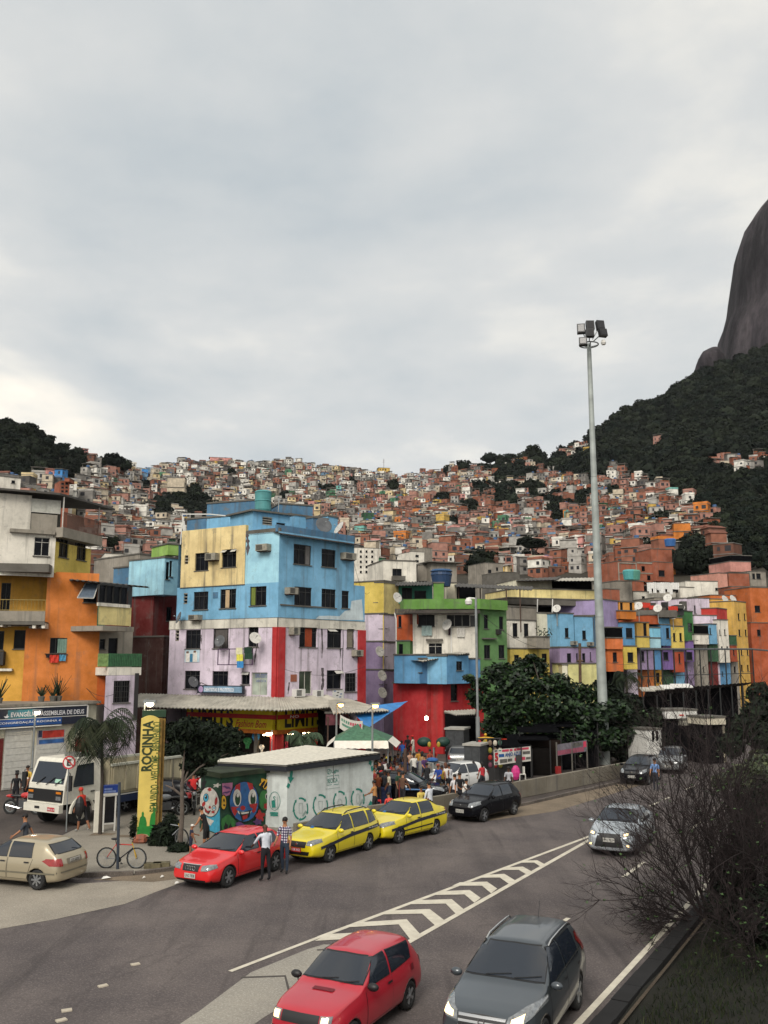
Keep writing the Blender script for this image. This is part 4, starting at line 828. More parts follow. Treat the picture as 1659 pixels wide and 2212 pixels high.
# ---- blue and lilac corner building --------------------------------------------------------------------------------
Dn=60.
P0=at(600,1350,Dn);PL=at(367.5,1353,65);PR=at(787.5,1358,66.5)
Dg=thing('corner_building','big corner building, sky blue above and lilac below with red corner columns','building',up(P0,0))
WL,WR=Wall(PL[:2],P0[:2]),Wall(P0[:2],PR[:2]);lz=lambda x,y:WL.sz(*c3(x,y));rz_=lambda x,y:WR.sz(*c3(x,y))
for r,k in[((292,622,390,755),dict(nv=3)),((495,595,600,730),dict(nv=3,open_=[(0,.33,55),(.67,1,55)])),((280,915,385,1050),dict(nv=3)),((480,895,595,1040),dict(nv=3,curtain=('#b79e7c',.3,.55))),((705,875,825,1020),dict(nv=3,curtain=('#6d7a34',.05,.3))),
             ((220,1203,328,1345),dict(nv=3,fm=FRAME_D)),((428,1195,538,1342),dict(nv=3,curtain=('#55504e',.1,.9))),((693,1182,765,1330),dict(nv=2)),((212,1512,322,1650),dict(nv=3)),((420,1515,535,1625),dict(nv=3)),((640,1520,700,1615),dict(nv=2,open_=[(.1,.9,40)]))]:WL.win(Dg,c3,r,**k)
for r,k in[((1035,560,1165,710),dict(nv=3,curtain=('#6d6a68',.7,.95))),((1245,595,1350,730),dict(nv=2)),((1040,880,1170,1025),dict(nv=3)),((1245,895,1352,1035),dict(nv=3)),((1397,908,1452,1040),dict(nv=1)),((1078,1185,1208,1335),dict(nv=3,curtain=('#8f3b1a',.35,.75))),
             ((1288,1195,1395,1340),dict(nv=2,open_=[(.0,.55,60)])),((1435,1197,1490,1340),dict(nv=1,curtain=('#7c7466',.1,.9))),((1285,1508,1393,1650),dict(nv=2,open_=[(.5,1.05,50)])),((1422,1530,1505,1670),dict(nv=2,bars=4))]:WR.win(Dg,c3,r,**k)
DOORG=mat('lit_shop_glass','#8f968a',.25,var=.5,scale=1.2,emit=.12)
WL.win(Dg,c3,(715,1525,832,1698),nv=2,transom=False,fm=FRAME_W,sill=False,pm=DOORG);WR.win(Dg,c3,(1075,1515,1170,1688),nv=2,transom=False,fm=FRAME_W,sill=False,pm=mat('dim_shop_glass','#3c4438',.2,var=.6,scale=1.,emit=.05),name='glass_door')
WL.text(Dg,'CLINICA ODONTO',c3,(740,1535,828,1565),mat('blue_print','#2b3a8c',.6),-.05);WL.text(Dg,'DENTISTA',c3,(748,1580,822,1598),mat('blue_print','#2b3a8c',.6),-.05)
zb1=lz(875,1182)[1];zb2=lz(875,1112)[1];zy=lz(667,857)[1];zty=lz(667,415)[1];ztl=lz(800,470)[1];zcan=lz(870,1702)[1]
s150,s190,s668=lz(150,1000)[0],lz(185,700)[0],lz(668,700)[0];sRu=rz_(1490,700)[0];zR3=rz_(1530,870)[1]
for v_ in((213,640,237,708),(205,930,230,1003),(143,1205,166,1283)):WL.vent(Dg,c3,v_)
WL.zone(Dg,-.02,zcan-.5,WL.len,zb1,LILAC);WR.zone(Dg,0,zcan-.5,WR.len,zb1,LILAC)
BAND=paint('#cfcabd',.75)
WL.zone(Dg,-.05,zb1,WL.len,zb2,BAND,off=.05);WR.zone(Dg,0,zb1,WR.len+.05,zb2,BAND,off=.05)
for W_,e0,e1 in((WL,-.05,WL.len),(WR,0,WR.len+.05)):mb=MB();W_.slab(mb,e0,zb2,e1,zb2+.02,-.3,.07);part('ledge',mb,CONC_D,Dg)
WL.zone(Dg,s150,zb2+.02,WL.len,zy,BLUE);WR.zone(Dg,0,zb2+.02,WR.len,zR3,BLUE)
WL.zone(Dg,s190,zy,s668,zty,paint('#dcc48e',.8),off=.03);WL.zone(Dg,s668+.002,zy,WL.len,ztl,BLUE_L);WR.zone(Dg,0,zR3,sRu,ztl,BLUE)
mb=MB();WL.slab(mb,s190-.02,zy-.05,s668+.02,zy-.002,0,.06);part('ledge',mb,CONC_D,Dg)
sp=rz_(1495,1000)[0];mb=MB()                      # raw plaster patch at the right end of the blue storey
pt_=[(1200,1120),(1225,1098),(1300,1096),(1380,1100),(1420,1060),(1460,1050),(1470,985),(1548,972),(1562,1130),(1400,1128)]
mb.add([WR.pt(*rz_(*q),.006)for q in pt_],[tuple(range(len(pt_)))]);part('plaster_patch',mb,paint('#c3cfd2',.3),Dg)
# side and back walls, roof deck
mb=MB();q=[up(PL,0),up(P0,0),up(PR,0),up(PR+V((-5.5,6,0)),0),up(PL+V((4,7,0)),0)]
for i in(2,3,4):a,b=q[i],q[(i+1)%5];mb.quad(a,b,up(b,zb2),up(a,zb2))
part('wall',mb,LILAC,Dg)
q2=[WL.pt(s150,0),up(P0,0),WR.pt(sRu,0),q[3],q[4]]
mb=MB();mb.obox(WR.pt(sRu+.01,zb2+.02,-3),WR.d*(WR.len-sRu-.01),WR.n*2.8,V((0,0,zR3-zb2-.02)));part('wall',mb,BLUE,Dg)
mb=MB()
for i in(2,3,4):a,b=q2[i],q2[(i+1)%5];mb.quad(up(a,zb2),up(b,zb2),up(b,ztl-.3),up(a,ztl-.3))
mb.add([up(p,ztl-.3)for p in(q2[0],q2[1],WR.pt(sRu,0),q2[3],q2[4])],[(0,1,2,3,4)]);a=WR.pt(sRu,0);mb.quad(up(a,zR3),up(WR.pt(sRu,0,-4),zR3),up(WR.pt(sRu,0,-4),ztl),up(a,ztl));part('wall',mb,BLUE,Dg)
# red columns
for W_,x0,x1 in((WL,875,922),(WR,918,962),(WR,1516,1572)):
    s0,s1=W_.sz(*c3(x0,1400))[0],W_.sz(*c3(x1,1400))[0]
    if W_ is WL:s1=WL.len
    elif x0<1000:s0=0
    mb=MB();W_.slab(mb,s0,0,s1,zb1-.003,.0,.10);part('red_column',mb,RED,Dg)
# eave tiles along the right face
zE=rz_(925,490)[1];mb=MB();k=52
for i in range(k):
    s0=-.2+(sRu+.5)*i/k;s1=-.2+(sRu+.5)*(i+.82)/k
    for j in range(3):mb.obox(WR.pt(s0,zE-.02+j*.09,.62-j*.34),WR.d*(s1-s0),WR.n*-.36+V((0,0,.09)),V((0,0,.045)))
tag(part('eave_tiles',mb,mat('dark_tile','#3a322f',.9,var=.4,scale=1.),Dg),kind='stuff')
mb=MB();WR.slab(mb,-.1,zE+.28,sRu+.2,zE+.75,-.3,-.1);part('parapet',mb,BLUE_D,Dg);mb=MB();WL.slab(mb,s668,ztl-.1,WL.len,ztl+.25,-.2,.0);part('parapet',mb,CONC_D,Dg)
mb=MB();WL.slab(mb,s190,zty-.5,s668,zty+.04,-.25,.028);part('parapet',mb,YEL_P,Dg)
def stain(W_,P_,wid,seed=1):                          # black water marks run down from leaks
    rr=random.Random(seed);L_,R_=[],[]
    for i in range(13):
        q=i/12*(len(P_)-1);k=min(int(q),len(P_)-2);a,z=W_.sz(*c3(P_[k][0]+(P_[k+1][0]-P_[k][0])*(q-k),P_[k][1]+(P_[k+1][1]-P_[k][1])*(q-k)));w2=wid*rr.uniform(.35,1.)*(1 if i<9 else(13-i)/5);L_.append(W_.pt(a-w2,z,.006));R_.append(W_.pt(a+w2,z,.006))
    mb=MB();mb.grid([L_,R_]);part('water_stain',mb,mat('water_stain','#575053',.9,var=.45,scale=5),Dg)
for W_,P_,wid in((WR,[(1245,1185),(1250,1330),(1246,1420)],.09),(WR,[(1250,1490),(1255,1600),(1240,1690)],.16),(WR,[(1405,1190),(1408,1300),(1400,1480),(1410,1560)],.05),(WR,[(1385,1345),(1390,1420)],.07),(WR,[(1000,1600),(990,1690)],.1),(WL,[(334,1240),(336,1310)],.08),(WL,[(760,1280),(735,1470)],.09),(WL,[(680,480),(690,560),(684,640)],.2),(WL,[(445,490),(446,560)],.1),(WL,[(340,520),(338,570)],.08),(WR,[(1480,1230),(1485,1360)],.07),(WL,[(420,1640),(330,1600),(300,1690)],.1)):stain(W_,P_,wid,len(P_)+int(P_[0][0]))
# roof-top blocks
facebox(Dg,c3,(230,365,390,520),68,67,3,BLUE_D);facebox(Dg,c3,(378,345,725,520),67,65,4,BLUE);facebox(Dg,c3,(380,240,742,348),68,66.5,2.5,BLUE_D)
rw=facebox(Dg,c3,(725,325,1002,520),62.5,64.5,3,BLUE,wins=[((903,395,968,520),dict(nv=1,sill=False))],over=.25,vents=[(798,355,870,408)])
facebox(Dg,c3,(925,262,1178,350),68,69,3,BLUE_D);facebox(Dg,c3,(1000,345,1180,500),66,67.5,3,BLUE);facebox(Dg,c3,(1178,365,1290,500),66.5,67.5,3,BLUE_D);facebox(Dg,c3,(1290,352,1365,500),68,69,3,BLUE)
q=at(*c3(800,312),64.5);t=thing('water_tank','turquoise round water tank on the roof of the blue corner building','water tank',q);r_=62*.2859/F*64.5
mb=MB();mb.lathe((0,0,0),[(r_*.9,0),(r_,.15),(r_*.99,.7),(r_*1.05,.78),(r_*1.0,.84),(r_*1.02,1.35),(r_*1.06,1.4)],20);part('body',mb,mat('tank_turquoise','#4a898a',.6,var=.2,scale=2),t,local=True);mb=MB();mb.lathe((0,0,1.402),[(r_*1.08,0),(r_*.9,.12),(.1,.2)],20);part('lid',mb,mat('tank_turquoise','#4a898a'),t,local=True)
for pts in([(205,490),(192,335),(190,330),(400,330),(560,346),(722,340)],[(215,490),(205,380)],[(175,600),(188,440),(205,350)]):
    mb=MB();mb.tube([at(*c3(*p),65.2)for p in pts],.045,5);part('roof_pipe',mb,WHITE_P,Dg)
mb=MB();mb.tube([at(*c3(170,600),65.1),at(*c3(160,880),65.1)],.06,5);part('drain_pipe',mb,YEL_D,Dg)
mb=MB();mb.tube([at(*c3(918,310),66.5),at(*c3(922,200),66.5)],.04,4);mb.tube([at(*c3(905,225),66.5),at(*c3(940,218),66.5)],.03,4);part('roof_antenna',mb,STEEL,Dg)
for x,y,D,aim,r,m_ in((1255,420,64.5,(.5,-1,.5),.62,mat('dish_grey','#57595c',.5)),(1385,440,66,(-.9,-.5,.6),.55,None),(740,1270,59.9,(.6,-1,.6),.42,None),(270,1600,63.2,(.8,-.8,.5),.4,mat('dish_grey','#57595c',.5)),(480,1290,61.9,(-.4,-1,.3),.4,mat('dish_grey','#57595c',.5)),(175,1115,63.8,(-1,-.5,.4),.45,mat('dish_grey','#57595c',.5))):p=at(*c3(x,y),D);dish(Dg,p,aim,r,m_,p+V((0,.7,-.4)))
for W_,r,m_ in((WL,(400,628,475,680),None),(WL,(780,560,865,610),None),(WL,(275,1092,345,1130),None),(WR,(1385,625,1470,675),None),(WR,(965,885,1030,935),None),(WR,(995,1182,1043,1240),None),(WR,(1470,1355,1522,1402),None)):W_.ac(Dg,c3,r,.5,m_)
WR.ac(Dg,c4,(1020,228,1090,285),.4,WHITE_PL);WR.ac(Dg,c4,(1175,235,1228,285),.4,WHITE_PL)
WR.sheet('brick_patch',Dg,c3,(1010,1540,1055,1595),BRICKP,.004,.03);WR.sheet('dark_ledge',Dg,c3,(930,1018,1245,1028),CONC_D,0,.08);WL.sheet('painted_panel',Dg,c3,(425,918,462,965),BLUE_D,.004,.02)
po=WL.sheet('poster',Dg,c3,(215,1350,322,1448),mat('poster_sky','#b9cfd8',.5,var=.3,scale=2),.01,.03)
for x0,y0,x1,y1,col in((222,1378,250,1445,'#e4ded6'),(275,1372,305,1445,'#dcd8d0'),(250,1385,272,1445,'#3d7d9e'),(225,1365,243,1382,'#6b4a3c'),(280,1360,298,1376,'#6b4a3c')):WL.sheet('print',po,c3,(x0,y0,x1,y1),mat('print'+col,col,.6),.031,.034)
a0,z0,a1,z1=WL.rect(c3,(500,1345,762,1470));mb=MB()      # lilac drying frame with towels
for q in((a0,z0,a1,z0+.06),(a0,z1-.06,a1,z1),(a0,z0,a0+.06,z1),(a1-.06,z0,a1,z1),(a0+(a1-a0)*.32,z0,a0+(a1-a0)*.34,z1),(a0+(a1-a0)*.62,z0,a0+(a1-a0)*.64,z1)):WL.slab(mb,*q,.5,.54)
part('drying_frame',mb,mat('purple_iron','#4a3350',.7),Dg)
for r,cols,lb in(((640,1338,688,1490),('#d8d3b0','#d9d257','#3b86c0'),'white, yellow and blue towel hanging on the drying frame'),((702,1335,762,1425),('#1f3a2c','#23402f'),'dark green towel hanging on the drying frame')):
    a0,z0,a1,z1=WL.rect(c3,r);t=MB();k=len(cols)
    for i in range(k):t.grid([[WL.pt(a0+(a1-a0)*(j/6)+.06*i,z1-(z1-z0)*(i+q)/k,.58+.04*math.sin(j*2.2))for j in range(7)]for q in(0,.5,1)],i)
    tag(part('towel',t,[mat('towel'+x,x,.95)for x in cols]),lb,'towel','towels on the lilac building')
sgn=WL.sheet('dentist_sign',Dg,c4,(337,200,682,262),mat('sign_dark_frame','#1d2430',.5),.25,.40);WL.sheet('sign_face',sgn,c4,(385,208,672,252),mat('sign_face_blue','#7f9fb8',.5,var=.35,scale=1.5),.402,.41);WL.text(sgn,'DENTISTAS E PROTÉTICO',c4,(392,212,612,246),SIGNW,.415,.03)
a0,z0,a1,z1=WL.rect(c4,(345,208,380,250));mb=MB();mb.lathe(WL.pt((a0+a1)/2,(z0+z1)/2,.402),[(abs(a1-a0)/2,0),(abs(a1-a0)/2*.9,.02)],14,0,WL.n);part('round_logo',mb,mat('logo_pink','#a78fb5',.5),sgn)
wp=WR.sheet('white_poster',Dg,c4,(1325,230,1408,330),WHITE_P,.02,.04)
for i in range(7):WR.sheet('print',wp,c4,(1335+(i*23)%52,240+i*11,1350+(i*23)%52,247+i*11),BLACK if i%2 else mat('print#35619c','#35619c',.6),.041,.044)
# corrugated awning round the corner and the clothes shop under it
zA1,zA0=zcan-.05,zcan-.72;bis=(WL.n+WR.n).normalized();Fc=up(P0+bis*3.4,zA0);L0=WL.pt(-2.6,zA1,.1);L1=WL.pt(-2.6,zA0-.1,3.);Rn=rz_(1280,1690)[0]
sheetroof(Dg,[L0,up(P0,zA1),Fc,L1],TIN,.035,90,'awning');sheetroof(Dg,[up(P0,zA1-.02),WR.pt(Rn,zA1,.1),WR.pt(Rn+.6,zA0,2.3),Fc-V((0,0,.02))],TIN,.035,60,'awning')
SHY=paint('#d6c21f',.15);SHR=mat('shop_red','#b3241f',.6,var=.2);SHO=mat('shop_orange','#c06a1e',.7,var=.3)
zf1,zf0=zcan-.75,zat(cA(0,205)[1],Dn)
fs=MB();WL.slab(fs,2.2,zf0,WL.len,zf1,.0,.35);fas=part('fascia',fs,SHY,Dg);fs=MB();fR=WR.sz(*cA(1432,150))[0];WR.slab(fs,0,zf0,fR,zf1,0,.349);fas2=part('fascia',fs,SHY,Dg)
hf=zf1-zf0
for W_,f_,e0,e1 in((WL,fas,2.2,WL.len+.3),(WR,fas2,-.2,fR)):
    mb=MB();W_.slab(mb,e0,zf0+hf*.48,e1,zf0+hf*.68,.352,.37);part('red_band',mb,SHR,f_);mb=MB();W_.slab(mb,e0,zf0-.26,e1,zf0-.003,.0,.3);part('orange_sill',mb,SHO,f_)
BIG=mat('sign_letter_black',(.01,.01,.01),.5)
WL.text(fas,'LIMITS',None,(2.6,zf0+.08,WL.len*.66,zf1-.04),BIG,.358,.03,raw=True);WR.text(fas2,'LIMITS',None,(.45,zf0+.1,fR-.25,zf1-.04),BIG,.356,.03,raw=True)
WL.text(fas,'Fashion Bom',None,(WL.len*.68,zf0+.1,WL.len*.95,zf0+hf*.42),SHR,.36,.012,shear=.4,raw=True);WR.text(fas2,'NO',None,(.9,zf0+hf*.51,1.7,zf0+hf*.64),SIGNW,.374,.02,raw=True)
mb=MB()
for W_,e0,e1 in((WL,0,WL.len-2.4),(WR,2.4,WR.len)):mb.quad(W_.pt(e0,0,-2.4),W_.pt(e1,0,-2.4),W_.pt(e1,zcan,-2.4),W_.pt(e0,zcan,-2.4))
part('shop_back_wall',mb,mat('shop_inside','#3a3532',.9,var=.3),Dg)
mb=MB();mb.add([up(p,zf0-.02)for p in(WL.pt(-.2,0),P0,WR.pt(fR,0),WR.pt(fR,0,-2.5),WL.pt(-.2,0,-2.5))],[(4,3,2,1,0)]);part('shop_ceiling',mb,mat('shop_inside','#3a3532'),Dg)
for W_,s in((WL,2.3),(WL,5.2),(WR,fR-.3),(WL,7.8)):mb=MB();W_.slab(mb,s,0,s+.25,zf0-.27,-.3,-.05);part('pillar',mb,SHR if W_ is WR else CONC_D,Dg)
# goods hanging in the shop
GOODS=[('#a8322c','red'),('#3f86b8','blue'),('#2e6b3c','green'),('#c8bfae','cream'),('#d87a2a','orange'),('#8f2440','crimson'),('#6c8fb0','pale blue'),('#e2dccf','white'),('#402a4c','violet'),('#c2607d','pink')]
for i,(W_,s,z,col,ww,hh,ty)in enumerate([(WL,4.6,1.55,0,.45,.75,'dress'),(WL,5.0,1.2,3,.5,1.0,'dress'),(WL,5.6,1.6,5,.4,.6,'shirt'),(WL,6.4,1.35,3,.45,1.3,'dress'),(WL,7.2,1.3,2,.6,.7,'shirt'),(WL,7.9,1.5,1,.55,.9,'shirt'),(WL,8.4,1.1,7,.35,.5,'shirt'),(WL,3.4,1.4,9,.4,.4,'bag'),(WR,.5,1.5,0,.45,.5,'shirt'),(WR,1.1,.9,5,.6,.9,'dress'),(WR,1.9,1.0,7,.3,.4,'bag'),(WR,2.6,1.0,6,.7,1.1,'dress'),(WR,3.6,1.6,0,.6,.9,'shirt'),(WR,4.6,1.3,4,.5,.8,'dress')]):
    hexc,cn=GOODS[col];mb=MB();rows=[]
    for j in range(6):
        q=j/5;wj=ww*(.45+.1*(j==0)+.5*q)if ty=='dress' else ww*(1 if j in(1,2)else.66);rows.append([W_.pt(s+wj*(k/5-.5),z+hh*(1-q),-.12+.07*math.sin(k*1.9+j))for k in range(6)])
    mb.grid(rows);tag(part('hanging_garment',mb,mat('garment'+hexc,hexc,.9,var=.25)),f'{cn} {ty} hanging '+('low' if z<1.3 else 'high')+' in the clothes shop '+('left' if W_ is WL else 'right')+f' of its corner pillar{" nearest it" if i == 8 else ""}','garment','garments hanging in the clothes shop')
for i,(W_,s)in enumerate(((WL,5.0),(WL,8.8),(WR,.9),(WR,2.3))):mb=MB();W_.slab(mb,s,zf0-.36,s+.5,zf0-.3,.15,.3);part('lamp_tube',mb,mat('warm_lamp','#fff0d0',.5,var=0,emit=18,ecol='#ffe2b0'),Dg)
# lower roof, tarpaulin stall to the right of the shop
ms_=thing('market_shack','market shack with a white corrugated roof right of the lilac building','shack',up(at(760,1560,61),0));D_=58
q=[at(*c6(-160,210),63),at(*c6(20,215),64),at(*c6(398,318),60),at(*c6(-100,345),55.5)];sheetroof(ms_,q,TIN,.035,40)
facebox(ms_,cA,(1460,60,1650,340),60.5,61,2,DARK,ground=True);facebox(ms_,cA,(1470,82,1640,168),58.5,59,.15,mat('maroon_poster','#6b3a42',.7,var=.5,scale=2),name='poster')  # dark block behind the poster: shade inside the shack put into its colour
for p in((1480,350),(1640,350)):mb=MB();b=at(*cA(*p),57);mb.tube([up(b,0),up(b,3.6)],.05,5);part('post',mb,RUST,ms_)
def cloth(name,corners,m,lab,cat,sag=.25,n=10,group=None,wrinkle=.05):
    a,b,c,d=[V(p)for p in corners];mb=MB();rows=[]
    for i in range(n+1):
        r=[]
        for j in range(n+1):
            x,y=i/n,j/n;p=(a*(1-y)+b*y)*(1-x)+(d*(1-y)+c*y)*x;p.z-=sag*4*x*(1-x)*y*(1-y)*2;p+=V((wrinkle*noise.noise(V((x*5,y*5,1))),0,wrinkle*noise.noise(V((x*6,y*6,7)))));r.append(p)
        rows.append(r)
    mb.grid(rows);return tag(part(name,mb,m,smooth=True),lab,cat,group)
cloth('tarpaulin',[at(*c6(85,348),58),at(*c6(300,268),61),at(*c6(555,234),63),at(*c6(195,475),56)],mat('blue_tarp','#2f78b8',.5,var=.3,scale=1.5),'blue tarpaulin slung over the market stall beside the street lamp','tarpaulin',.3)
# ---- yellow and lilac house, green house, blue over red house -----------------------------------------------------
ht,w_=house('yellow_house','narrow house with yellow top floor over three lilac floors',(205,440,341,712),85,84,6,YEL_P,wins=[((255,512,288,608),dict(nv=1))],z0=6)
w_=facebox(ht,c5,(341,430,456,705),84,86,6,YEL,z0=5.5)
for i,y in enumerate((715,958,1205)):
    facebox(ht,c5,(210,y+4,342,y+(128 if i<2 else 300)+115),85,84,5,(LILAC,LILAC,PURP)[i],wins=[((222,y+12,330,y+125),dict(nv=2,transom=True,curtain=('#7d7468',.05,.95)if i!=1 else None))],z0=None if i<2 else 0)
    facebox(ht,c5,(342,y,446,y+(128 if i<2 else 300)+115),84,86,5,PURP if i else LILAC,wins=[((353,y+12,434,y+125),dict(nv=3))],z0=None if i<2 else 0)
for x,y in((300,1045),(320,1258),(322,1408),(455,570)):p=at(*c5(x,y),83);dish(ht,p,(.8,-1,.4),.5,None,p+V((0,.8,-.3)))
mb=MB();mb.tube([at(*c5(436,700),83.4),at(*c5(450,760),83.4),up(at(*c5(455,1300),83.4),0)],.07,5);part('drain_pipe',mb,WHITE_P,ht)
h,w_=house('white_rooftop_house','plain white house with one window standing behind the yellow house',(338,245,628,430),92,93,6,WHITE,wins=[((417,312,500,378),dict(nv=2))],z0=4)
mb=MB();w_.slab(mb,*[w_.rect(c5,(408,380,512,420))[i]for i in range(4)],.0,.8);part('balcony',mb,CONC_D,h)
h,_=house('grey_rooftop_house','bare grey plaster house under a thin roof beside the white rooftop house',(755,262,985,430),94,95,6,GREY,z0=4,over=.5);facebox(h,c5,(640,280,756,420),95,95,4,GREY)
gh=thing('green_house','corner house with mossy green parapet, white middle, orange left and green right side','house',up(at(*c5(900,1200),80),0),0,'houses along the street')
facebox(gh,c5,(452,455,770,620),86,86,4,TEAL,wins=[((610,505,715,575),dict(nv=1)),((500,480,590,575),dict(nv=2))]);sheetroof(gh,[at(*c5(445,430),88),at(*c5(770,425),88),at(*c5(775,455),83.5),at(*c5(440,460),83.5)],TIN_D,.05,24)
facebox(gh,c5,(780,440,872,590),82,82,.6,GREEN_M);facebox(gh,c5,(905,440,985,600),86,86,4,CREAM)
q=at(*c5(850,470),83.5);t=thing('water_tank','dark blue water tank on the roof behind the green parapet','water tank',q);mb=MB();mb.lathe((0,0,0),[(.8,0),(.95,1.0),(1.0,1.05),(.9,1.4)],16);part('body',mb,mat('tank_navy','#1f3a5c',.6),t,local=True);mb=MB();mb.lathe((0,0,1.402),[(1.05,0),(.85,.18),(.2,.26)],16);part('lid',mb,mat('tank_blue','#24486f'),t,local=True)
gw=facebox(gh,c5,(455,715,596,950),80.5,79.5,6,paint('#c0592c',.4),wins=[((468,728,496,828),dict(nv=1))]);facebox(gh,c5,(455,952,572,1215),80.5,79.6,6,GREEN,wins=[((470,975,510,1098),dict(nv=1))]);facebox(gh,c5,(458,1216,562,1640),80.5,79.6,6,YEL_D,wins=[((470,1250,502,1360),dict(nv=1)),((478,1530,500,1590),dict(nv=1))],ground=True)
facebox(gh,c5,(570,700,640,802),79.6,79.2,4,paint('#7d3320',.5))
gm=facebox(gh,c5,(596,712,1180,1640),79.3,78.5,7,WHITE,wins=[((640,716,790,822),dict(nv=2)),((893,716,1100,822),dict(nv=3,fm=FRAME_W)),((735,968,856,1080),dict(nv=2,transom=True,fm=FRAME_W))],ground=True)
gm.sheet('shutter',gh,c5,(1102,725,1170,822),FRAME,.0,.06);gm.sheet('ledge',gh,c5,(715,930,862,946),CONC_D,0,.35);gm.sheet('pipe',gh,c5,(930,830,942,1060),WHITE_P,0,.1)
gr_=facebox(gh,c5,(1185,668,1442,1640),78.5,80.5,7,GREEN,wins=[((1222,718,1262,840),dict(nv=1)),((1356,732,1396,848),dict(nv=1)),((1224,984,1282,1104),dict(nv=2)),((1352,984,1408,1102),dict(nv=2))],ground=True)
gr_.sheet('ledge',gh,c5,(1205,922,1318,934),CONC_D,0,.3);gr_.ac(gh,c5,(1326,846,1352,888),.4,mat('ac_dark','#2f2c2c'))
PAR=[(485,82.0),(515,78.4),(700,77.8),(900,77.6),(1190,77.6),(1432,80)];pts=[at(*c5(x,620),D)for x,D in PAR];mb=MB();z0,z1=zat(c5(0,668)[1],78),zat(c5(0,580)[1],78)
for i in range(len(pts)-1):
    a,b=pts[i],pts[i+1];d=(b-a).normalized();n=V((d.y,-d.x,0));mb.obox(up(a,z0),up(b-a,0),n*-.25,V((0,0,z1-z0)))
part('parapet',mb,GREEN_M,gh);mb=MB();k=60;a,b=at(*c5(440,660),77.2),at(*c5(1195,660),76.8)
for i in range(k):
    p=a.lerp(b,i/k);q=a.lerp(b,(i+.8)/k);mb.obox(up(p,z0-.42),up(q-p,0),V((0,1.1,.4)),V((0,0,.06)))
tag(part('eave_tiles',mb,mat('dark_tile','#3a322f'),gh),kind='stuff')
for x,y,D in((905,810,78.3),):p=at(*c5(x,y),D);dish(gh,p,(-.9,-1,.5),.5,None,p+V((-.3,.5,-.2)))
sheetroof(gh,[at(*c5(950,440),88),at(*c5(1660,470),92),at(*c5(1640,500),86),at(*c5(985,470),82)],TIN_D,.04,40,'awning')
for x,y in((1000,560),(1190,570),(1420,575),(1540,580)):mb=MB();p=at(*c5(x,y-90),84.5);mb.tube([p,p-V((0,0,4))],.06,5);part('post',mb,RUST,gh)
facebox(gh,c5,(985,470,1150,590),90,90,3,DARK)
for r,col,lb in(((676,815,768,902),'#9fb3b0','pale striped sheet hanging on the white wall under the green parapet'),((912,830,930,898),'#5a4450','dark narrow cloth on the white wall under the green parapet'),((985,832,1055,915),'#d3cfc7','white shirt drying on the white wall under the green parapet')):
    a0,z0_,a1,z1_=gm.rect(c5,r);mb=MB();mb.grid([[gm.pt(a0+(a1-a0)*i/7,z1_-(z1_-z0_)*j/4,.15+.06*math.sin(i*2+j*.5))for i in range(8)]for j in range(5)]);tag(part('hanging_cloth',mb,mat('cloth'+col,col,.9)),lb,'cloth','laundry on the white wall')
bh=thing('blue_red_house','low house with blue upper floor overhanging a red ground floor','house',up(at(*c5(800,1600),71),0),0,'houses along the street')
facebox(bh,c5,(490,1110,724,1318),74,70.6,5,BLUE_D if False else paint('#4a7ca6',.35),wins=[((525,1135,548,1225),dict(nv=1)),((652,1140,680,1225),dict(nv=1))]);facebox(bh,c5,(724,1085,897,1328),70.6,70,5,BLUE);facebox(bh,c5,(897,1075,1092,1325),70,72.5,5,paint('#5f97c0',.35),wins=[((980,1128,1036,1208),dict(nv=2))])
facebox(bh,c5,(562,1326,756,1900),74.5,71.6,5,paint('#a32222',.35),ground=True);facebox(bh,c5,(756,1332,864,1900),71.6,71,5,RED,ground=True);facebox(bh,c5,(864,1328,1042,1900),71,73,5,paint('#a81f24',.3),wins=[((930,1330,992,1478),dict(nv=1))],ground=True)
sheetroof(bh,[at(*c5(470,1098),79),at(*c5(1000,1045),80),at(*c5(1100,1052),71.5),at(*c5(690,1126),69.6)],TIN,.035,36);mb=MB();mb.add([at(*c5(470,1098),79),at(*c5(690,1126),69.6),at(*c5(455,1112),75)],[(0,1,2),(2,1,0)]);part('roof',mb,TIN,bh)
sheetroof(bh,[at(*c6(870,320),69),at(*c6(1150,305),70.5),at(*c6(1145,352),66),at(*c6(985,355),65)],TIN,.03,20,'awning')
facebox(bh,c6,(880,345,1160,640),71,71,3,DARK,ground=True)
# ---- white, beige, blue and lilac houses towards the mast -----------------------------------------------------------
h,_=house('white_yellow_house','white house with grey unplastered top and yellow ground floor',(44,545,216,722),84,86,6,WHITE,c7,wins=[((66,560,100,645),dict(nv=1)),((136,562,168,645),dict(nv=1))]);facebox(h,c7,(44,462,216,545),84,86,6,GREY);facebox(h,c7,(50,722,300,920),83.6,86,6,YEL,wins=[((76,758,108,800),dict(nv=1)),((248,750,280,805),dict(nv=1))],ground=True)
facebox(h,c7,(214,648,300,716),83.4,84.4,1.2,CONC,name='balcony')
t=thing('potted_plant','bush in the balcony of the beige house near the almond tree','plant',at(*c7(262,648),84));mb=MB();rr=random.Random(4)
for k in range(60):d=V((rr.uniform(-1,1),rr.uniform(-.4,.4),rr.uniform(.2,1)));p=d*rr.uniform(.3,.9);n_=V((rr.uniform(-1,1),0,rr.uniform(-1,1)))*.14;m2=V((0,rr.uniform(-1,1),1))*.1;mb.quad(p,p+n_,p+n_+m2,p+m2)
part('leaves',mb,mat('plant_leaf',(.02,.035,.014)),t,local=True);mb=MB();mb.tube([(0,0,-.3),(0,0,.6)],.04,5);part('stem',mb,BARK,t,local=True)
h,_=house('beige_house','plain beige house wall between the white and the blue house',(216,500,358,830),87,88,6,CREAM,c7,ground=True)
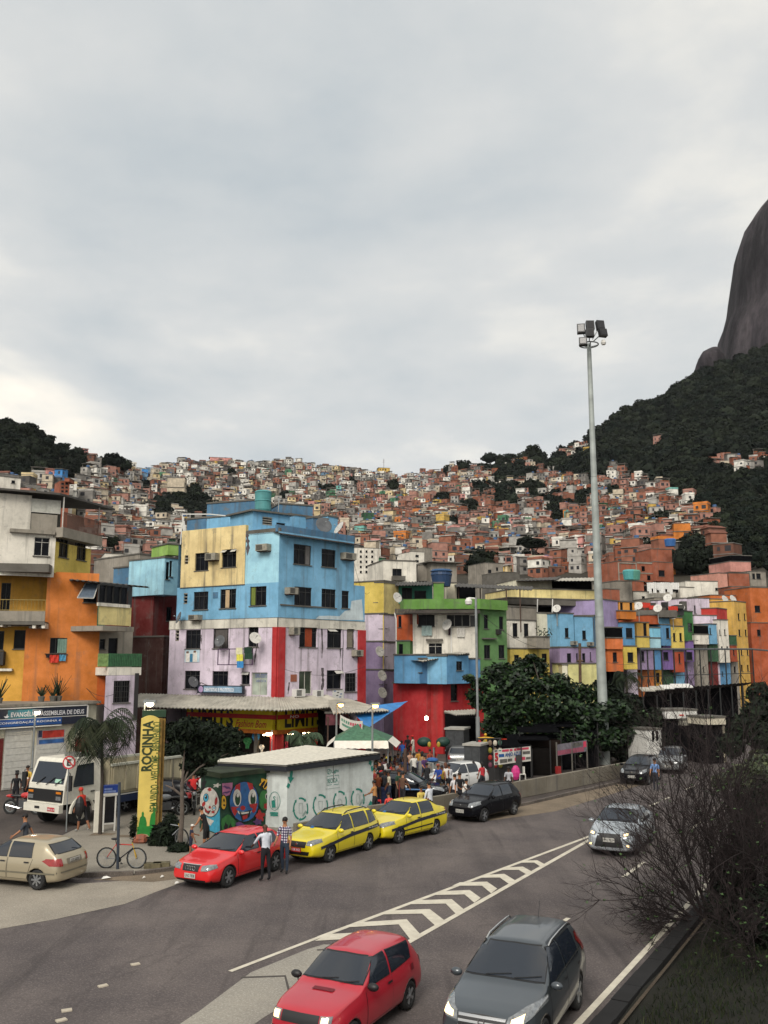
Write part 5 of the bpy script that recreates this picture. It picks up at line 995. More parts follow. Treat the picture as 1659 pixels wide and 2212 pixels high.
h,_=house('blue_lilac_house','blue house with violet ground floor and two small windows left of the mast',(358,502,452,712),86,87,6,BLUE,c7,wins=[((392,590,418,650),dict(nv=1))],acs=[(425,672,452,696)]);facebox(h,c7,(452,520,572,712),87,88,6,BLUE,wins=[((500,606,526,662),dict(nv=1))],acs=[(528,678,556,700)]);facebox(h,c7,(572,520,616,712),88,91,6,BLUE_D)
facebox(h,c7,(360,714,590,850),86,88,6,PURP,wins=[((405,748,434,805),dict(nv=1)),((462,748,476,800),dict(nv=1)),((500,748,522,805),dict(nv=1)),((548,740,558,795),dict(nv=1))],ground=True);facebox(h,c7,(590,714,625,850),88,91,5,LILAC,ground=True)
facebox(h,c7,(375,822,412,960),84,84,3,CREAM,ground=True);h2_,_=house('pale_yellow_wall','pale yellow wall of a low house at the foot of the mast',(412,815,610,960),84,85,3,paint('#cfc98a',.3),c7,ground=True)
mb=MB();mb.tube([at(*c7(485,685),83),at(*c7(488,940),83)],.13,6);part('post',mb,mat('wood_post','#5a4636',.9,var=.3),h2_);mb=MB();mb.tube([at(*c7(468,795),83),at(*c7(505,795),83)],.1,5);part('crossbar',mb,mat('wood_post','#5a4636'),h2_)
h,_=house('long_yellow_terrace','long yellowish terrace wall under a thin roof behind the blue house',(85,352,598,408),97,100,8,YEL_P,c7,z0=5);facebox(h,c7,(88,292,312,352),99,100,6,CREAM);sheetroof(h,[at(*c7(80,285),104),at(*c7(370,270),104),at(*c7(330,290),97),at(*c7(90,296),97)],TIN_D,.03,20)
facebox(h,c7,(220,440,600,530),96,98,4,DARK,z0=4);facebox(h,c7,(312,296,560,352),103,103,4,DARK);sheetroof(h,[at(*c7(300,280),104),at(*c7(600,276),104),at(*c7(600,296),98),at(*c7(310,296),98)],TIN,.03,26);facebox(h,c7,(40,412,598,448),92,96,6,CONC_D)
for x in(222,316):mb=MB();mb.tube([at(*c7(x,410),91),at(*c7(x-4,530),91)],.06,5);part('pipe',mb,WHITE_P,h)
# ---- the stacked colourful row right of the mast ---------------------------------------------------------------------
K=lambda name,lab,segs,z0=0:None
def row(name,lab,segs):
    r=segs[0][0];um=c7((r[0]+r[2])/2,0)[0];D=segs[0][1];t=thing(name,lab,'house',up(at(um,1500,D),0),0,'houses along the street')
    for i,sgm in enumerate(segs):
        r,D,m=sgm[:3];ws=sgm[3]if len(sgm)>3 else[];sl=sgm[4]if len(sgm)>4 else 1.
        facebox(t,c7,r,D,D+sl,6,m,wins=[(q,dict(nv=1))for q in ws],ground=(i==len(segs)-1))
    return t
WHT=WHITE
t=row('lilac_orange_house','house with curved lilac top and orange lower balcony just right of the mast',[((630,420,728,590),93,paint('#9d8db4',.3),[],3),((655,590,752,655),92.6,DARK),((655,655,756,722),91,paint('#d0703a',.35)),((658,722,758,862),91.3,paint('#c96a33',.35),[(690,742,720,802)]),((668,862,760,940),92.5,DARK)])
row('orange_top_house','house with orange top, blue middle and yellow floor beside the mast',[((728,430,828,486),96,paint('#c98a3c',.35),[(736,432,756,485),(795,432,816,485)]),((735,486,838,535),95,paint('#bf6f26',.35)),((735,560,832,706),95.5,paint('#5a8fb8',.3),[(772,590,816,652)]),((756,706,846,848),94,paint('#d8bd58',.35),[(782,742,822,802)]),((780,848,848,960),96,LILAC,[(820,898,834,922)])])
row('ochre_house','ochre house with brown balcony above violet wall',[((838,558,920,648),99,paint('#c79a48',.4),[(880,560,905,640)]),((840,648,922,712),98,YEL),((862,730,948,850),99,PURP,[(868,735,890,800)]),((862,850,950,1000),100,paint('#b5652c',.4))])
row('light_blue_house','light blue house with paler balcony in the middle of the row',[((912,512,978,566),103,paint('#b3552c',.4)),((922,590,990,655),102,paint('#7fbfd8',.3)),((922,655,992,714),101,paint('#a7cfdc',.3)),((950,730,1002,850),102,paint('#5a93c2',.35)),((950,850,1010,1000),103,YEL_D,[(960,870,985,930)])])
row('blue_row_house','mid blue house with a dark tall window in the row',[((978,530,1046,572),105,BLUE),((988,572,1056,700),104,paint('#5589b0',.35),[(1022,590,1046,655)]),((1000,700,1070,850),105,PURP_D,[(1005,740,1040,790)]),((1005,850,1075,1000),106,GREEN_D)])
row('yellow_row_house','yellow house with two small dark windows and ochre parapet in the row',[((1046,528,1128,580),106,paint('#c79a48',.4)),((1052,582,1140,718),105.6,paint('#dcc060',.3),[(1066,622,1084,672),(1106,622,1124,672)]),((1070,738,1140,866),106,paint('#a8492c',.4),[(1100,750,1115,810)]),((1085,866,1145,1000),107,BLUE)])
row('green_row_house','dark green house end wall with one window in the row',[((1124,488,1198,672),109,paint('#3f7a40',.4),[(1158,560,1190,612)],3),((1140,672,1200,800),110,PURP_D,[(1150,740,1190,790)]),((1145,800,1205,1000),111,PURP)])
row('white_balcony_house','white house with open shaded balcony under the lilac house',[((1200,578,1288,632),112,DARK),((1200,632,1292,692),111,WHT),((1205,692,1292,930),112,GREY,[(1252,830,1262,866)])])
row('lilac_house','big lilac house block on top of the row',[((1140,408,1208,516),119,LILAC),((1204,406,1298,520),118,LILAC,[(1200+2,450,1212,500)]),((1196,514,1342,568),116,LILAC)])
row('small_blue_house','small blue house between white balcony and white narrow house',[((1290,568,1344,690),114,BLUE,[(1290+4,590,1306,630)]),((1292,692,1352,800),114.5,GREEN_D),((1292,800,1352,930),115,RED_D)])
row('white_narrow_house','narrow tall white house with red painted top',[((1338,472,1406,542),117,paint('#b5322a',.3),[],3),((1346,542,1424,806),116,WHT,[(1355,600,1364,635),(1385,598,1396,635),(1366,705,1378,722),(1400,705,1412,722)]),((1350,808,1430,930),117,paint('#5585aa',.35),[(1370,860,1380,890)])])
row('small_green_house','narrow dark green and red house near the row end',[((1420,640,1466,700),119,GREEN_D),((1424,700,1470,800),119,paint('#a04a2c',.4),[(1440,720,1452,760)]),((1430,800,1480,930),120,GREY,[(1445,830,1460,870)])])
row('tall_yellow_house','tall orange yellow house at the end of the row',[((1300,412,1452,560),128,paint('#cf9a44',.35),[(1380,440,1395,470)]),((1446,430,1552,930),123,paint('#d2a752',.4),[(1474,600,1490,640),(1514,600,1528,640),(1488,720,1502,760),(1526,720,1540,760),(1490,820,1504,860),(1528,820,1542,860),(1470,500,1484,540),(1508,500,1520,540)],4)])
row('orange_far_house','orange rendered house behind the bare branches',[((1300,388,1458,430),134,paint('#c2682c',.4)),((1545,340,1690,560),132,paint('#b5602c',.5),[(1575,450,1612,492)]),((1550,560,1700,740),131,paint('#a5502c',.5),[(1590,600,1615,640)])])
row('brick_house','big bare brick house with one window and concrete columns above the row',[((722,180,955,300),160,BRICKP,[],3),((955,182,1072,300),162,BRICKP,[(976,230,1016,268)],2),((928,100,1062,182),168,BRICKP)])
bk=bpy.data.objects['brick_house'];wb_=Wall(at(*c7(722,240),160)[:2],at(*c7(955,240),163)[:2])
for r in((722,182,732,300),(832,182,842,300),(944,182,954,300)):wb_.sheet('concrete_column',bk,c7,r,CONC,.0,.12)
for r in((732,182,832,190),(842,182,944,190),(732,246,832,252),(842,246,944,252)):wb_.sheet('concrete_beam',bk,c7,r,CONC,.0,.1)
for r in((760,262,780,288),(870,205,890,235),(905,262,925,292)):wb_.sheet('window_opening',bk,c7,r,DARK,.0,.05)
t=row('pink_brick_house','pink house with brick side and dark open storey behind the bare shrub',[((1422,178,1555,240),150,paint('#bd8478',.4)),((1425,140,1560,180),152,DARK),((1350,250,1412,388),146,paint('#c58d7c',.4)),((1412,250,1545,330),147,BRICKP),((1546,240,1650,330),148,GREY,[(1560,250,1580,285),(1585,250,1615,285)]),((1430,335,1650,400),142,BRICKP)])
row('white_wall_house','white blank house wall right of the drying laundry',[((1142,300,1350,392),142,WHITE,[(1330,340,1350,356)]),((1110,338,1200,392),140,WHITE)])
row('white_ledge_house','low white curved house with washing above it',[((818,366,1085,422),132,WHITE,[(872,392,892,408)]),((888,330,1100,368),138,DARK),((950,405,1140,470),124,GREY)])
row('plaster_house','grey plastered house with brick annex right behind the mast',[((712,300,816,420),130,GREY),((816,300,886,362),134,BRICKP),((645,350,735,412),118,BRICKP)])
for i in range(15):
    x=903+i*12.5;a=at(*c7(x,306+random.uniform(-2,3)),131);w2=random.uniform(.3,.7);h2=random.uniform(.8,1.7);mb=MB();mb.grid([[a+V((w2*k/4,.06*math.sin(k*2+i),-h2*j/3))for k in range(5)]for j in range(4)]);tag(part('hanging_cloth',mb,mat('laundry_white','#d9d8d4',.9)),'white washing hanging in a row on the roof line under the brick house','cloth','white washing in a row')
mb=MB();mb.tube([at(*c7(895,305),131),at(*c7(1095,308),131)],.02,4);tag(part('clothes_line',mb,STEEL),'clothes line carrying a row of white washing below the brick house','clothes line')
rl=thing('roof_clutter','dark cluttered roof terrace with boxes in the middle of the row','roof terrace',at(*c7(900,520),103))
rr=random.Random(9)
for k in range(22):mb=MB();p=at(*c7(850+rr.random()*290,455+rr.random()*50),106+rr.random()*3);mb.box(p,(rr.uniform(.4,1.6),.6,rr.uniform(.4,1.3)),rr.random());part('box',mb,rr.choice([CONC_D,TIN_D,GREY,RUST,WHITE,FRAME_D,mat('cloth#c83a2a','#c83a2a'),mat('green_sheet','#2c5a38')]),rl)
mb=MB();p=at(*c7(905,505),106);mb.box(p,(6,3,.8));part('parapet',mb,CONC_D,rl)
DL=['on the roof beside the mast','on the roof terrace in the row','on the grey wall above the row','on the roof above the green house wall','on the rooftop left of the green wall','high on the orange house corner','next to another dish on the orange house corner','on the roof of the beige house']
for(x,y,D),l in zip(((852,455,97),(972,470,103),(1034,405,118),(1114,468,108),(1066,515,105),(1387,415,127),(1437,413,127),(342,472,86)),DL):
    p=at(*c7(x,y),D);t=thing('satellite_dish','white satellite dish '+l,'satellite dish',p,0,'satellite dishes on the roofs');dish_=dish(t,p,(.6 if x%2 else-.5,-1,.55),.48*D/100);mb=MB();mb.tube([p,p-V((0,0,1.6))],.05,5);part('mast',mb,STEEL,t)
for x,y,D,l in((1050,82,165,'blue water tank on top of the brick house'),(820,292,128,'green water tank beside the plaster house'),(800,290,128,'turquoise tank beside the plaster house')):
    p=at(*c7(x,y),D);t=thing('water_tank',l,'water tank',p);mb=MB();mb.lathe((0,0,0),[(.9,0),(1.05,1.2),(.9,1.4)],12);part('body',mb,mat('tank'+l.split()[0],{'blue':'#2f5f9a','green':'#4f8a7a'}.get(l.split()[0],'#4f9a9a'),.5),t,local=True)
# intermediate blocks between the street and the slope
for r,D,m,nm,lb,ws in(((85,130,295,372),215,WHITE,'white_block','white weathered apartment block with small windows right of the blue corner building',[(130+50*i,150+45*j,148+50*i,170+45*j)for i in range(3)for j in range(5)]),((590,165,698,262),260,WHITE,'white_house','white and pale blue house above the grey rooftop house',[(620,190,650,210),(620,235,650,255)]),
                            ((1230,265,1395,392),210,GREY,'grey_block','grey concrete house with covered roof above the dark awning',[(1260,320,1290,350),(1330,300,1350,330)]),((1395,345,1540,400),190,CONC_D,'grey_house','low dark grey house behind the thin terrace roof',[]),((700,130,770,200),300,GREY,'grey_house','grey house with blue tank above the grey rooftop house',[])):
    house(nm,lb,r,D,D+2,8,m,wins=[(q,dict(nv=1))for q in ws],z0=5)
h,_=house('brick_tower_house','slender bare brick tower house behind the roof of the orange church building',(518,92,596,215),180,181,4,BRICKP,c1,wins=[((530+35*(i%2),105+32*(i//2),552+35*(i%2),122+32*(i//2)),dict(nv=1))for i in range(6)],z0=5);facebox(h,c1,(558,66,598,95),180,180,3,BRICKP)
house('grey_white_house','white house with blue grey neighbour over the church building roof at the far left',(-60,55,172,190),120,122,6,WHITE,c1,wins=[((100,85,130,110),dict(nv=1))],z0=8)
# ================================================================ trees and shrubs of the street
def leaves_mesh(name,blobs,n,size,mats,seed=1,flat=.5,elong=1.5,droop=0.,core=.0,shell=.45):
    """leaf-sized faces through ellipsoid blobs [(centre, radii)]; local coordinates"""
    g=np.random.default_rng(seed);vol=np.array([r[0]*r[1]*r[2]for _,r in blobs])**.7;ks=(n*vol/vol.sum()).astype(int);V_,M_=[],[]
    for(c,r),k in zip(blobs,ks):
        d=g.normal(size=(k,3));d/=np.linalg.norm(d,axis=1)[:,None];rad=g.uniform(shell,1.06,(k,1))**.6
        p=np.array(c)+d*rad*np.array(r)
        nr=d*(1-flat)+np.array([0,0,1])*flat+g.normal(size=(k,3))*.45;nr/=np.linalg.norm(nr,axis=1)[:,None]
        a=np.cross(nr,g.normal(size=(k,3)));a/=np.linalg.norm(a,axis=1)[:,None];b=np.cross(nr,a);s=size*g.uniform(.55,1.2,(k,1))
        a[:,2]-=droop;q=np.stack([p-a*s*elong*.5,p-b*s*.42+a*s*.1,p+a*s*elong*.5,p+b*s*.42+a*s*.1],1);V_.append(q.reshape(-1,3));M_.append(g.integers(0,len(mats),k))
    v=np.concatenate(V_);return mesh_np(name,v,np.arange(len(v)).reshape(-1,4),mats,np.concatenate(M_))
ALM=[mat('almond_leaf_%d'%i,c,.55,var=.3,scale=2,island=.5,spec=.35)for i,c in enumerate(((.010,.024,.008),(.018,.042,.010),(.006,.014,.006)))]
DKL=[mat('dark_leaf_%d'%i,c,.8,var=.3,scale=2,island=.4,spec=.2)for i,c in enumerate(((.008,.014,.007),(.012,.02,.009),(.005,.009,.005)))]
def px_blobs(base,L_,D,asp=.75):
    return[(tuple(at(u,v,D+dd)-base),(r/F*D,r/F*D*.8,r/F*D*asp))for u,v,r,dd in L_]
def limbs(base,tips,r0,fork):
    mb=MB();mb.tube([(0,0,-.1),(.05,0,fork.z*.5),fork],[r0*1.25,r0,r0*.8],8)
    for i,t in enumerate(tips):t=V(t);m=fork.lerp(t,.5)+V((.1*math.sin(i),.1*math.cos(i),.15));mb.tube([fork-V((0,0,.1)),m,t],[r0*.6,r0*.32,r0*.08],6)
    return mb
# almond tree
b0=gr(1190,1655);D=b0.y+1
L_=[(1085,1455,42,0),(1145,1440,40,1),(1120,1482,50,-1),(1195,1478,44,0),(1250,1500,44,1),(1050,1512,40,-1),(1110,1530,56,-1.5),(1185,1528,56,-1.5),(1262,1545,52,-1),(1320,1535,42,0),(1080,1572,44,-1),(1150,1582,50,-1.5),(1230,1595,52,-2),(1300,1595,46,-1),(1038,1478,22,-1),(1012,1464,14,-1),(1150,1420,14,0),(1025,1500,20,-1),(1350,1585,40,1),(1100,1615,34,-1.5),(1180,1622,40,-2),(1260,1630,36,-1)]
t=thing('almond_tree','big round almond tree with broad dark green leaves beside the camera pole','tree',b0)
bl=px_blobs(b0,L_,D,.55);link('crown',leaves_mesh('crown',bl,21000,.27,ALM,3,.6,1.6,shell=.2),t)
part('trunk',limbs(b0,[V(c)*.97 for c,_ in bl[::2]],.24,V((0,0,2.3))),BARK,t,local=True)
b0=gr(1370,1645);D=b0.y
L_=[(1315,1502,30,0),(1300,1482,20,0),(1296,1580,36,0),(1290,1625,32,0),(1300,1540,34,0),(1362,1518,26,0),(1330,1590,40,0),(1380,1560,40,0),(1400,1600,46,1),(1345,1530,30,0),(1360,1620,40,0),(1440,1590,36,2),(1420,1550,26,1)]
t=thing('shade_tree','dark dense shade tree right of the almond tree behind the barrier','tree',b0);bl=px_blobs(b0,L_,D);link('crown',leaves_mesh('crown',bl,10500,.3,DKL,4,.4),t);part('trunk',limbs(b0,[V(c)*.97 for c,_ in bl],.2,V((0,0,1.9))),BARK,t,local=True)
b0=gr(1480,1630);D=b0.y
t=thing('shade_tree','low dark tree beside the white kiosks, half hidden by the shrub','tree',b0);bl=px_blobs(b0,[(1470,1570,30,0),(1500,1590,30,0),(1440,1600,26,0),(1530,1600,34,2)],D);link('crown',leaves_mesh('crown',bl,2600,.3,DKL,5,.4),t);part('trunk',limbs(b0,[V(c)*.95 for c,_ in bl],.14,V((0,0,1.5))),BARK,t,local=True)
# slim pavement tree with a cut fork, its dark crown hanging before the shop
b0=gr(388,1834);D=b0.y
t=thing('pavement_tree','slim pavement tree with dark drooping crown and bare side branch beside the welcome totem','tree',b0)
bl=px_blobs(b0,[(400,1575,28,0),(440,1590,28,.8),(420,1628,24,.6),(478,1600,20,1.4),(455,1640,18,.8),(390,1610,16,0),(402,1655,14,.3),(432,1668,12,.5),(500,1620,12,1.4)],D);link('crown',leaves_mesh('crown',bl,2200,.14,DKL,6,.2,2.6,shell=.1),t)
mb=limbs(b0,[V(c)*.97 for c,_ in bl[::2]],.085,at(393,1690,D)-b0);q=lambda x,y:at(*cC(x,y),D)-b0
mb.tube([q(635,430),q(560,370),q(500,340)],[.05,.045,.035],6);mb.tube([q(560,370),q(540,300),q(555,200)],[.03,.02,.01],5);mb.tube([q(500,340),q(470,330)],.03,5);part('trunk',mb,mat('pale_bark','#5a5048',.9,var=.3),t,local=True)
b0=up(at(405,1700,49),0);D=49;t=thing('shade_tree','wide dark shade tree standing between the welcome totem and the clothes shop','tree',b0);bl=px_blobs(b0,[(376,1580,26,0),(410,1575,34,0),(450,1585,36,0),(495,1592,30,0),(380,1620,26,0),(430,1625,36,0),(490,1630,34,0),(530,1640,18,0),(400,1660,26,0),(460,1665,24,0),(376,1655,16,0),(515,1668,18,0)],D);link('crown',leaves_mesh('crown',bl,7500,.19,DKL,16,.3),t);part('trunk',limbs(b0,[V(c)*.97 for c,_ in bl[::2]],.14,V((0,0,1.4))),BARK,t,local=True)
# ---- palms
def palm(name,lab,base,top,n,length,seed,mats,width=.28,tr=.11,droop=1.,nl=26,elev=(-.5,1.2)):
    t=thing(name,lab,'palm tree',base);rr=random.Random(seed);top=V(top)-V(base);mb=MB();mb.tube([(0,0,-.05),top*.5+V((.05,0,0)),top],[tr*1.2,tr,tr*.85],8);part('trunk',mb,BARK,t,local=True)
    V_,M_=[],[]
    for i in range(n):
        az=2.4*i+rr.uniform(-.3,.3);el=rr.uniform(*elev);L_=length*rr.uniform(.75,1.1);p=top.copy();pts=[]
        for k in range(nl):
            d=V((math.cos(az)*math.cos(el),math.sin(az)*math.cos(el),math.sin(el)));p=p+d*L_/nl;pts.append((p.copy(),d.copy()));el-=droop*(.02+.09*k/nl)*2
        for k,(p,d)in enumerate(pts):
            side=d.cross(V((0,0,1)));side=side.normalized()if side.length>.05 else V((1,0,0));w_=width*math.sin(math.pi*(.12+.85*k/nl))*3.2
            for s in(-1,1):
                e_=p+side*s*w_*.75+d*w_*.45-V((0,0,w_*.65*rr.uniform(.7,1.3)));wd=d*.045;V_+=[p,p+wd,e_+wd*.3,e_];M_.append(i%len(mats))
        for k in range(0,nl-1):a,b=pts[k][0],pts[k+1][0];V_+=[a-V((0,0,.012)),b-V((0,0,.012)),b+V((0,0,.012)),a+V((0,0,.012))];M_.append(0)
    v=np.array([tuple(p)for p in V_]);link('crown',mesh_np('crown',v,np.arange(len(v)).reshape(-1,4),mats,M_),t);return t
PLM=[mat('palm_leaf_%d'%i,c,.7,var=.3,island=.4,spec=.25)for i,c in enumerate(((.012,.02,.010),(.018,.028,.012),(.03,.036,.016)))]
pb=gr(216,1802);palm('palm_tree','tall shaggy palm between the truck and the phone box',pb,at(220,1575,pb.y),26,2.1,5,PLM,.26,.07,1.15,elev=(-.1,1.35))
pb=up(at(*cA(1300,400),53),0);palm('small_palm','small feathery palm in front of the clothes shop',pb,at(*cA(1300,290),53),16,1.5,8,[mat('palm_fresh',(.03,.055,.025),.7,var=.3,island=.4)],.2,.08,.9,elev=(.2,1.3))
pb=gr(*c7(770,1400));pb=up(at(*c7(775,930),78),0);palm('small_palm','palm standing below the yellow house at the foot of the coloured row',pb,at(*c7(775,900),78),14,2.,9,PLM,.25,.12,1.,elev=(0,1.2))
# ---- low plants round the totem
def shrub(name,lab,base,blobs,n,size,mats,seed=1,cat='shrub',flat=.2,elong=2.2):
    t=thing(name,lab,cat,base);link('foliage',leaves_mesh('foliage',blobs,n,size,mats,seed,flat,elong),t)
    mb=MB()
    for c,r in blobs:mb.tube([(c[0]*.2,c[1]*.2,-.05),V(c)],[.03,.012],5)
    part('stem',mb,BARK,t,local=True);return t
b=gr(*cC(452,935));shrub('shrub','dark spiky bush at the foot of the welcome totem',b,[((0,0,.35),(.5,.4,.45)),((.2,.1,.7),(.34,.3,.4)),((-.25,0,.15),(.36,.3,.2))],1500,.14,DKL,2,elong=3)
b=gr(*cC(605,1000));shrub('shrub','low grassy tuft round the slim pavement tree',b,[((0,0,.12),(.42,.3,.16))],500,.11,DKL,3,elong=3)
b=gr(*cC(140,860));shrub('shrub','thin dark weeds left of the welcome totem',b,[((0,0,.4),(.14,.14,.42))],90,.12,DKL,4,elong=3)
# ---- the bare shrub on the verge
TW=mat('bare_twig',(.018,.011,.011),.9,var=.4,scale=3);rs=random.Random(21)
sb=gr(1560,2015);SH=thing('bare_shrub','large bare shrub with a tangle of reddish dark twigs on the verge','shrub',sb)
seg_v,seg_f=[],[];leaf_pts=[]
def branch(p,d,L_,r,depth,mb):
    pts=[p];n=4
    for k in range(n):
        d=(d+V((rs.uniform(-.14,.14),rs.uniform(-.14,.14),rs.uniform(-.1,.13)))).normalized();p=p+d*L_/n;pts.append(p)
    mb.tube(pts,[r*(1-.6*k/n)for k in range(n+1)],4 if depth else 5,cap=False)
    if depth>=4:leaf_pts.append(p);return
    for _ in range((6,5,4,3)[depth]):
        k=rs.randint(1,n);side=d.orthogonal().normalized();side.rotate(Matrix.Rotation(rs.uniform(0,6.28),3,d));q=(d+side*rs.uniform(.35,.95)+V((0,0,.12))).normalized();branch(pts[k],q,L_*rs.uniform(.44,.76),r*.5,depth+1,mb)
stems=[((1500,1995),(1300,1985),24.6),((1505,1990),(1330,1880),25.5),((1515,1985),(1370,1745),26.5),((1530,1990),(1440,1650),26.5),((1550,1990),(1510,1590),26),((1570,2000),(1570,1600),25),((1590,2010),(1620,1580),25),((1620,2020),(1655,1680),24),((1510,1990),(1340,1930),24),((1580,2010),(1540,1720),24),((1535,1985),(1400,1800),28),((1640,2010),(1690,1560),26),((1520,1990),(1420,1720),25),((1545,1990),(1480,1640),27),((1560,2000),(1460,1760),23.5),((1605,2015),(1590,1560),27),((1500,2000),(1310,2060),24),((1530,1990),(1300,1800),27),((1630,2020),(1630,1640),23),((1510,1995),(1380,2010),23.8),((1500,1992),(1290,1900),25),((1515,1990),(1350,1690),27),((1540,1995),(1430,1600),28),((1565,2005),(1525,1640),25),((1600,2015),(1560,1660),24),((1640,2030),(1600,1700),22.5),((1585,2010),(1500,1800),22.5),((1620,2025),(1560,1820),22),((1660,2040),(1640,1780),22),((1640,2080),(1560,1960),21.5),((1655,2110),(1590,2010),21),((1600,2040),(1500,1960),22.5),((1625,2060),(1540,2030),22)]
for(a,e_,D)in stems:
    base=gr(*a);tip=at(*e_,D);d=tip-base;mb=MB();branch(base,(d.normalized()+V((0,0,.1))).normalized(),d.length*.62,.032+.006*d.length/4,0,mb);part('branch',mb,TW,SH)
lv=[p for p in leaf_pts if rs.random()<.035];mb=MB()
for p in lv:
    for k in range(2):a=V((rs.uniform(-1,1),rs.uniform(-1,1),rs.uniform(-.4,.4))).normalized()*.07;b=a.cross(V((.3,.2,1))).normalized()*.04;mb.quad(p,p+a*.5+b,p+a*1.3,p+a*.5-b)
o=part('leaves',mb,mat('young_leaf',(.04,.085,.02),.6,var=.3),SH);o['kind']='stuff'
b=gr(1600,2030);shrub('dark_shrub','dense dark evergreen shrub behind the bare twigs at the right edge',b,[(tuple(at(u,v,D)-b),(r/F*D,r/F*D,r/F*D*1.1))for u,v,r,D in((1600,1960,60,25),(1650,1900,80,25),(1590,1880,50,26),(1640,1800,60,27),(1560,1960,36,25.5),(1680,1990,70,23),(1620,2030,50,24),(1670,1730,50,28),(1610,1740,36,29))],9000,.085,[TW,DKL[2],DKL[0]],11,elong=4.5)
b=up(at(1620,1720,36),0);HDG=[mat('hedge_leaf_%d'%i,c,.6,var=.3,island=.5)for i,c in enumerate(((.04,.06,.02),(.07,.085,.035),(.02,.035,.012)))]
shrub('leafy_shrub','pale green leafy shrub catching light behind the bare twigs',b,[(tuple(at(u,v,D)-b),(r/F*D,r/F*D,r/F*D))for u,v,r,D in((1600,1680,26,37),(1630,1665,26,37),(1655,1690,34,36),(1560,1690,20,38),(1620,1715,34,36),(1640,1640,20,38))],2600,.14,HDG,12)  # the hedge's own pale, yellowish leaf tones
b=up(at(1620,1600,58),0);shrub('leafy_shrub','green street tree foliage at the far right by the kiosks',b,[(tuple(at(u,v,D)-b),(r/F*D,r/F*D,r/F*D))for u,v,r,D in((1600,1570,26,58),(1640,1550,36,58),(1650,1590,34,57),(1580,1610,26,56),(1640,1500,26,60))],2200,.26,DKL,13)
# grass of the verge: blades, one mass
g=np.random.default_rng(4);n=26000;kk=g.uniform(-14,12,n);jj=g.uniform(.75,9,n)**1.0
P=np.array(KR0)[None]+np.outer(kk,np.array(RD))+np.outer(jj,np.array(RN));P[:,2]=.1+.1*(jj-.42)+.02
a=g.uniform(0,6.28,n);h_=g.uniform(.05,.17,n);dx=np.stack([np.cos(a),np.sin(a),np.zeros(n)],1)*.012;tip=np.stack([g.normal(0,.05,n),g.normal(0,.05,n),h_],1)
v=np.stack([P-dx,P+dx,P+tip+dx*.3,P+tip-dx*.3],1).reshape(-1,3)
tag(link('grass',mesh_np('grass',v,np.arange(len(v)).reshape(-1,4),[mat('grass_blade_%d'%i,c,.8,var=.3,island=.5,spec=.2)for i,c in enumerate(((.008,.014,.005),(.014,.022,.007),(.022,.026,.010)))],g.integers(0,3,n))),kind='stuff')
# ================================================================ street furniture and stalls
def slabbox(W,parent,name,r,o0,o1,m):a0,z0,a1,z1=r;mb=MB();W.slab(mb,a0,z0,a1,z1,o0,o1);return part(name,mb,m,parent)
# ---- welcome totem
tA,tB=gr(*cC(176,862)),gr(*cC(362,852));T=thing('welcome_totem','tall yellow ROCINHA welcome totem with green figures at its foot','sign',tA);WT=Wall(tA[:2],tB[:2])
ztop=zat(1546.5,tA.y);wT=WT.len;YS=mat('totem_yellow','#d8bf62',.6,var=.12,scale=2);GS=mat('totem_green','#1f7a2e',.6,var=.2);TXT=mat('totem_letter','#2c3a1c',.6)
mb=MB();n=10;pts=[(0,0),(wT,0)]+[(wT-wT*k/n,ztop-.16+.16*math.sin(math.pi*(k/n)*.86+.22))for k in range(n+1)]
f=[WT.pt(a,z,0)for a,z in pts];b=[WT.pt(a,z,-.35)for a,z in pts];k=len(f);mb.add(f,[tuple(range(k))]);mb.add(b,[tuple(range(k-1,-1,-1))]);mb.add(f+b,[(i,i+k,(i+1)%k+k,(i+1)%k)for i in range(k)]);part('body',mb,YS,T)
mb=MB();WT.slab(mb,wT+.004,0,wT+.13,ztop-.12,-.42,-.05);part('side_post',mb,mat('totem_brown','#7d6128',.7,var=.25),T)
mb=MB();WT.slab(mb,wT+.135,0,wT+.26,ztop-.14,-.5,-.2);part('side_post',mb,mat('totem_brown','#7d6128'),T)
mb=MB();WT.slab(mb,.05,ztop-.08,wT+.28,ztop+.2,-.75,-.36);part('green_top',mb,mat('totem_dark_green','#1d3a26',.7),T)
def vtext(txt,x0,x1,y0,y1,m,bold):                 # reads upwards
    (s0,z1),(s1,z0)=WT.sz(*cA(x0,y0)),WT.sz(*cA(x1,y1));lettering(T,txt,WT.pt(s1,z0,.012),V((0,0,1)),-WT.d,z1-z0,s1-s0,m,bold)
vtext('ROCINHA',84,150,135,515,TXT,.035);vtext('BEM VINDO - WELCOME - BIENVENIDO',160,193,145,820,mat('totem_text_green','#3f5a24',.6),.012)
for x0,s in((.06,1.),(.48,1.15)):                       # two painted figures
    mb=MB();P_=[(0,0),(.42,0),(.44,.55),(.36,.78),(.26,.84),(.27,.95),(.21,1.03),(.14,.97),(.15,.85),(.06,.78),(0,.5)];c_=[(x0+p[0]*s*wT,p[1]*.95*s)for p in P_];mb.add([WT.pt(min(a,wT-.01),z+.02,.008+.002*s)for a,z in c_],[tuple(range(len(c_)))]);part('painted_figure',mb,GS,T)
mb=MB();WT.slab(mb,.01,.0,wT-.01,.42,.002,.006);part('green_base',mb,GS,T)
LAMP=mat('lit_lamp','#fff1d6',.5,var=0,emit=30,ecol='#ffe9c4');LAMPO=mat('lit_lamp_sodium','#ffc36a',.5,var=0,emit=24,ecol='#ffb040')
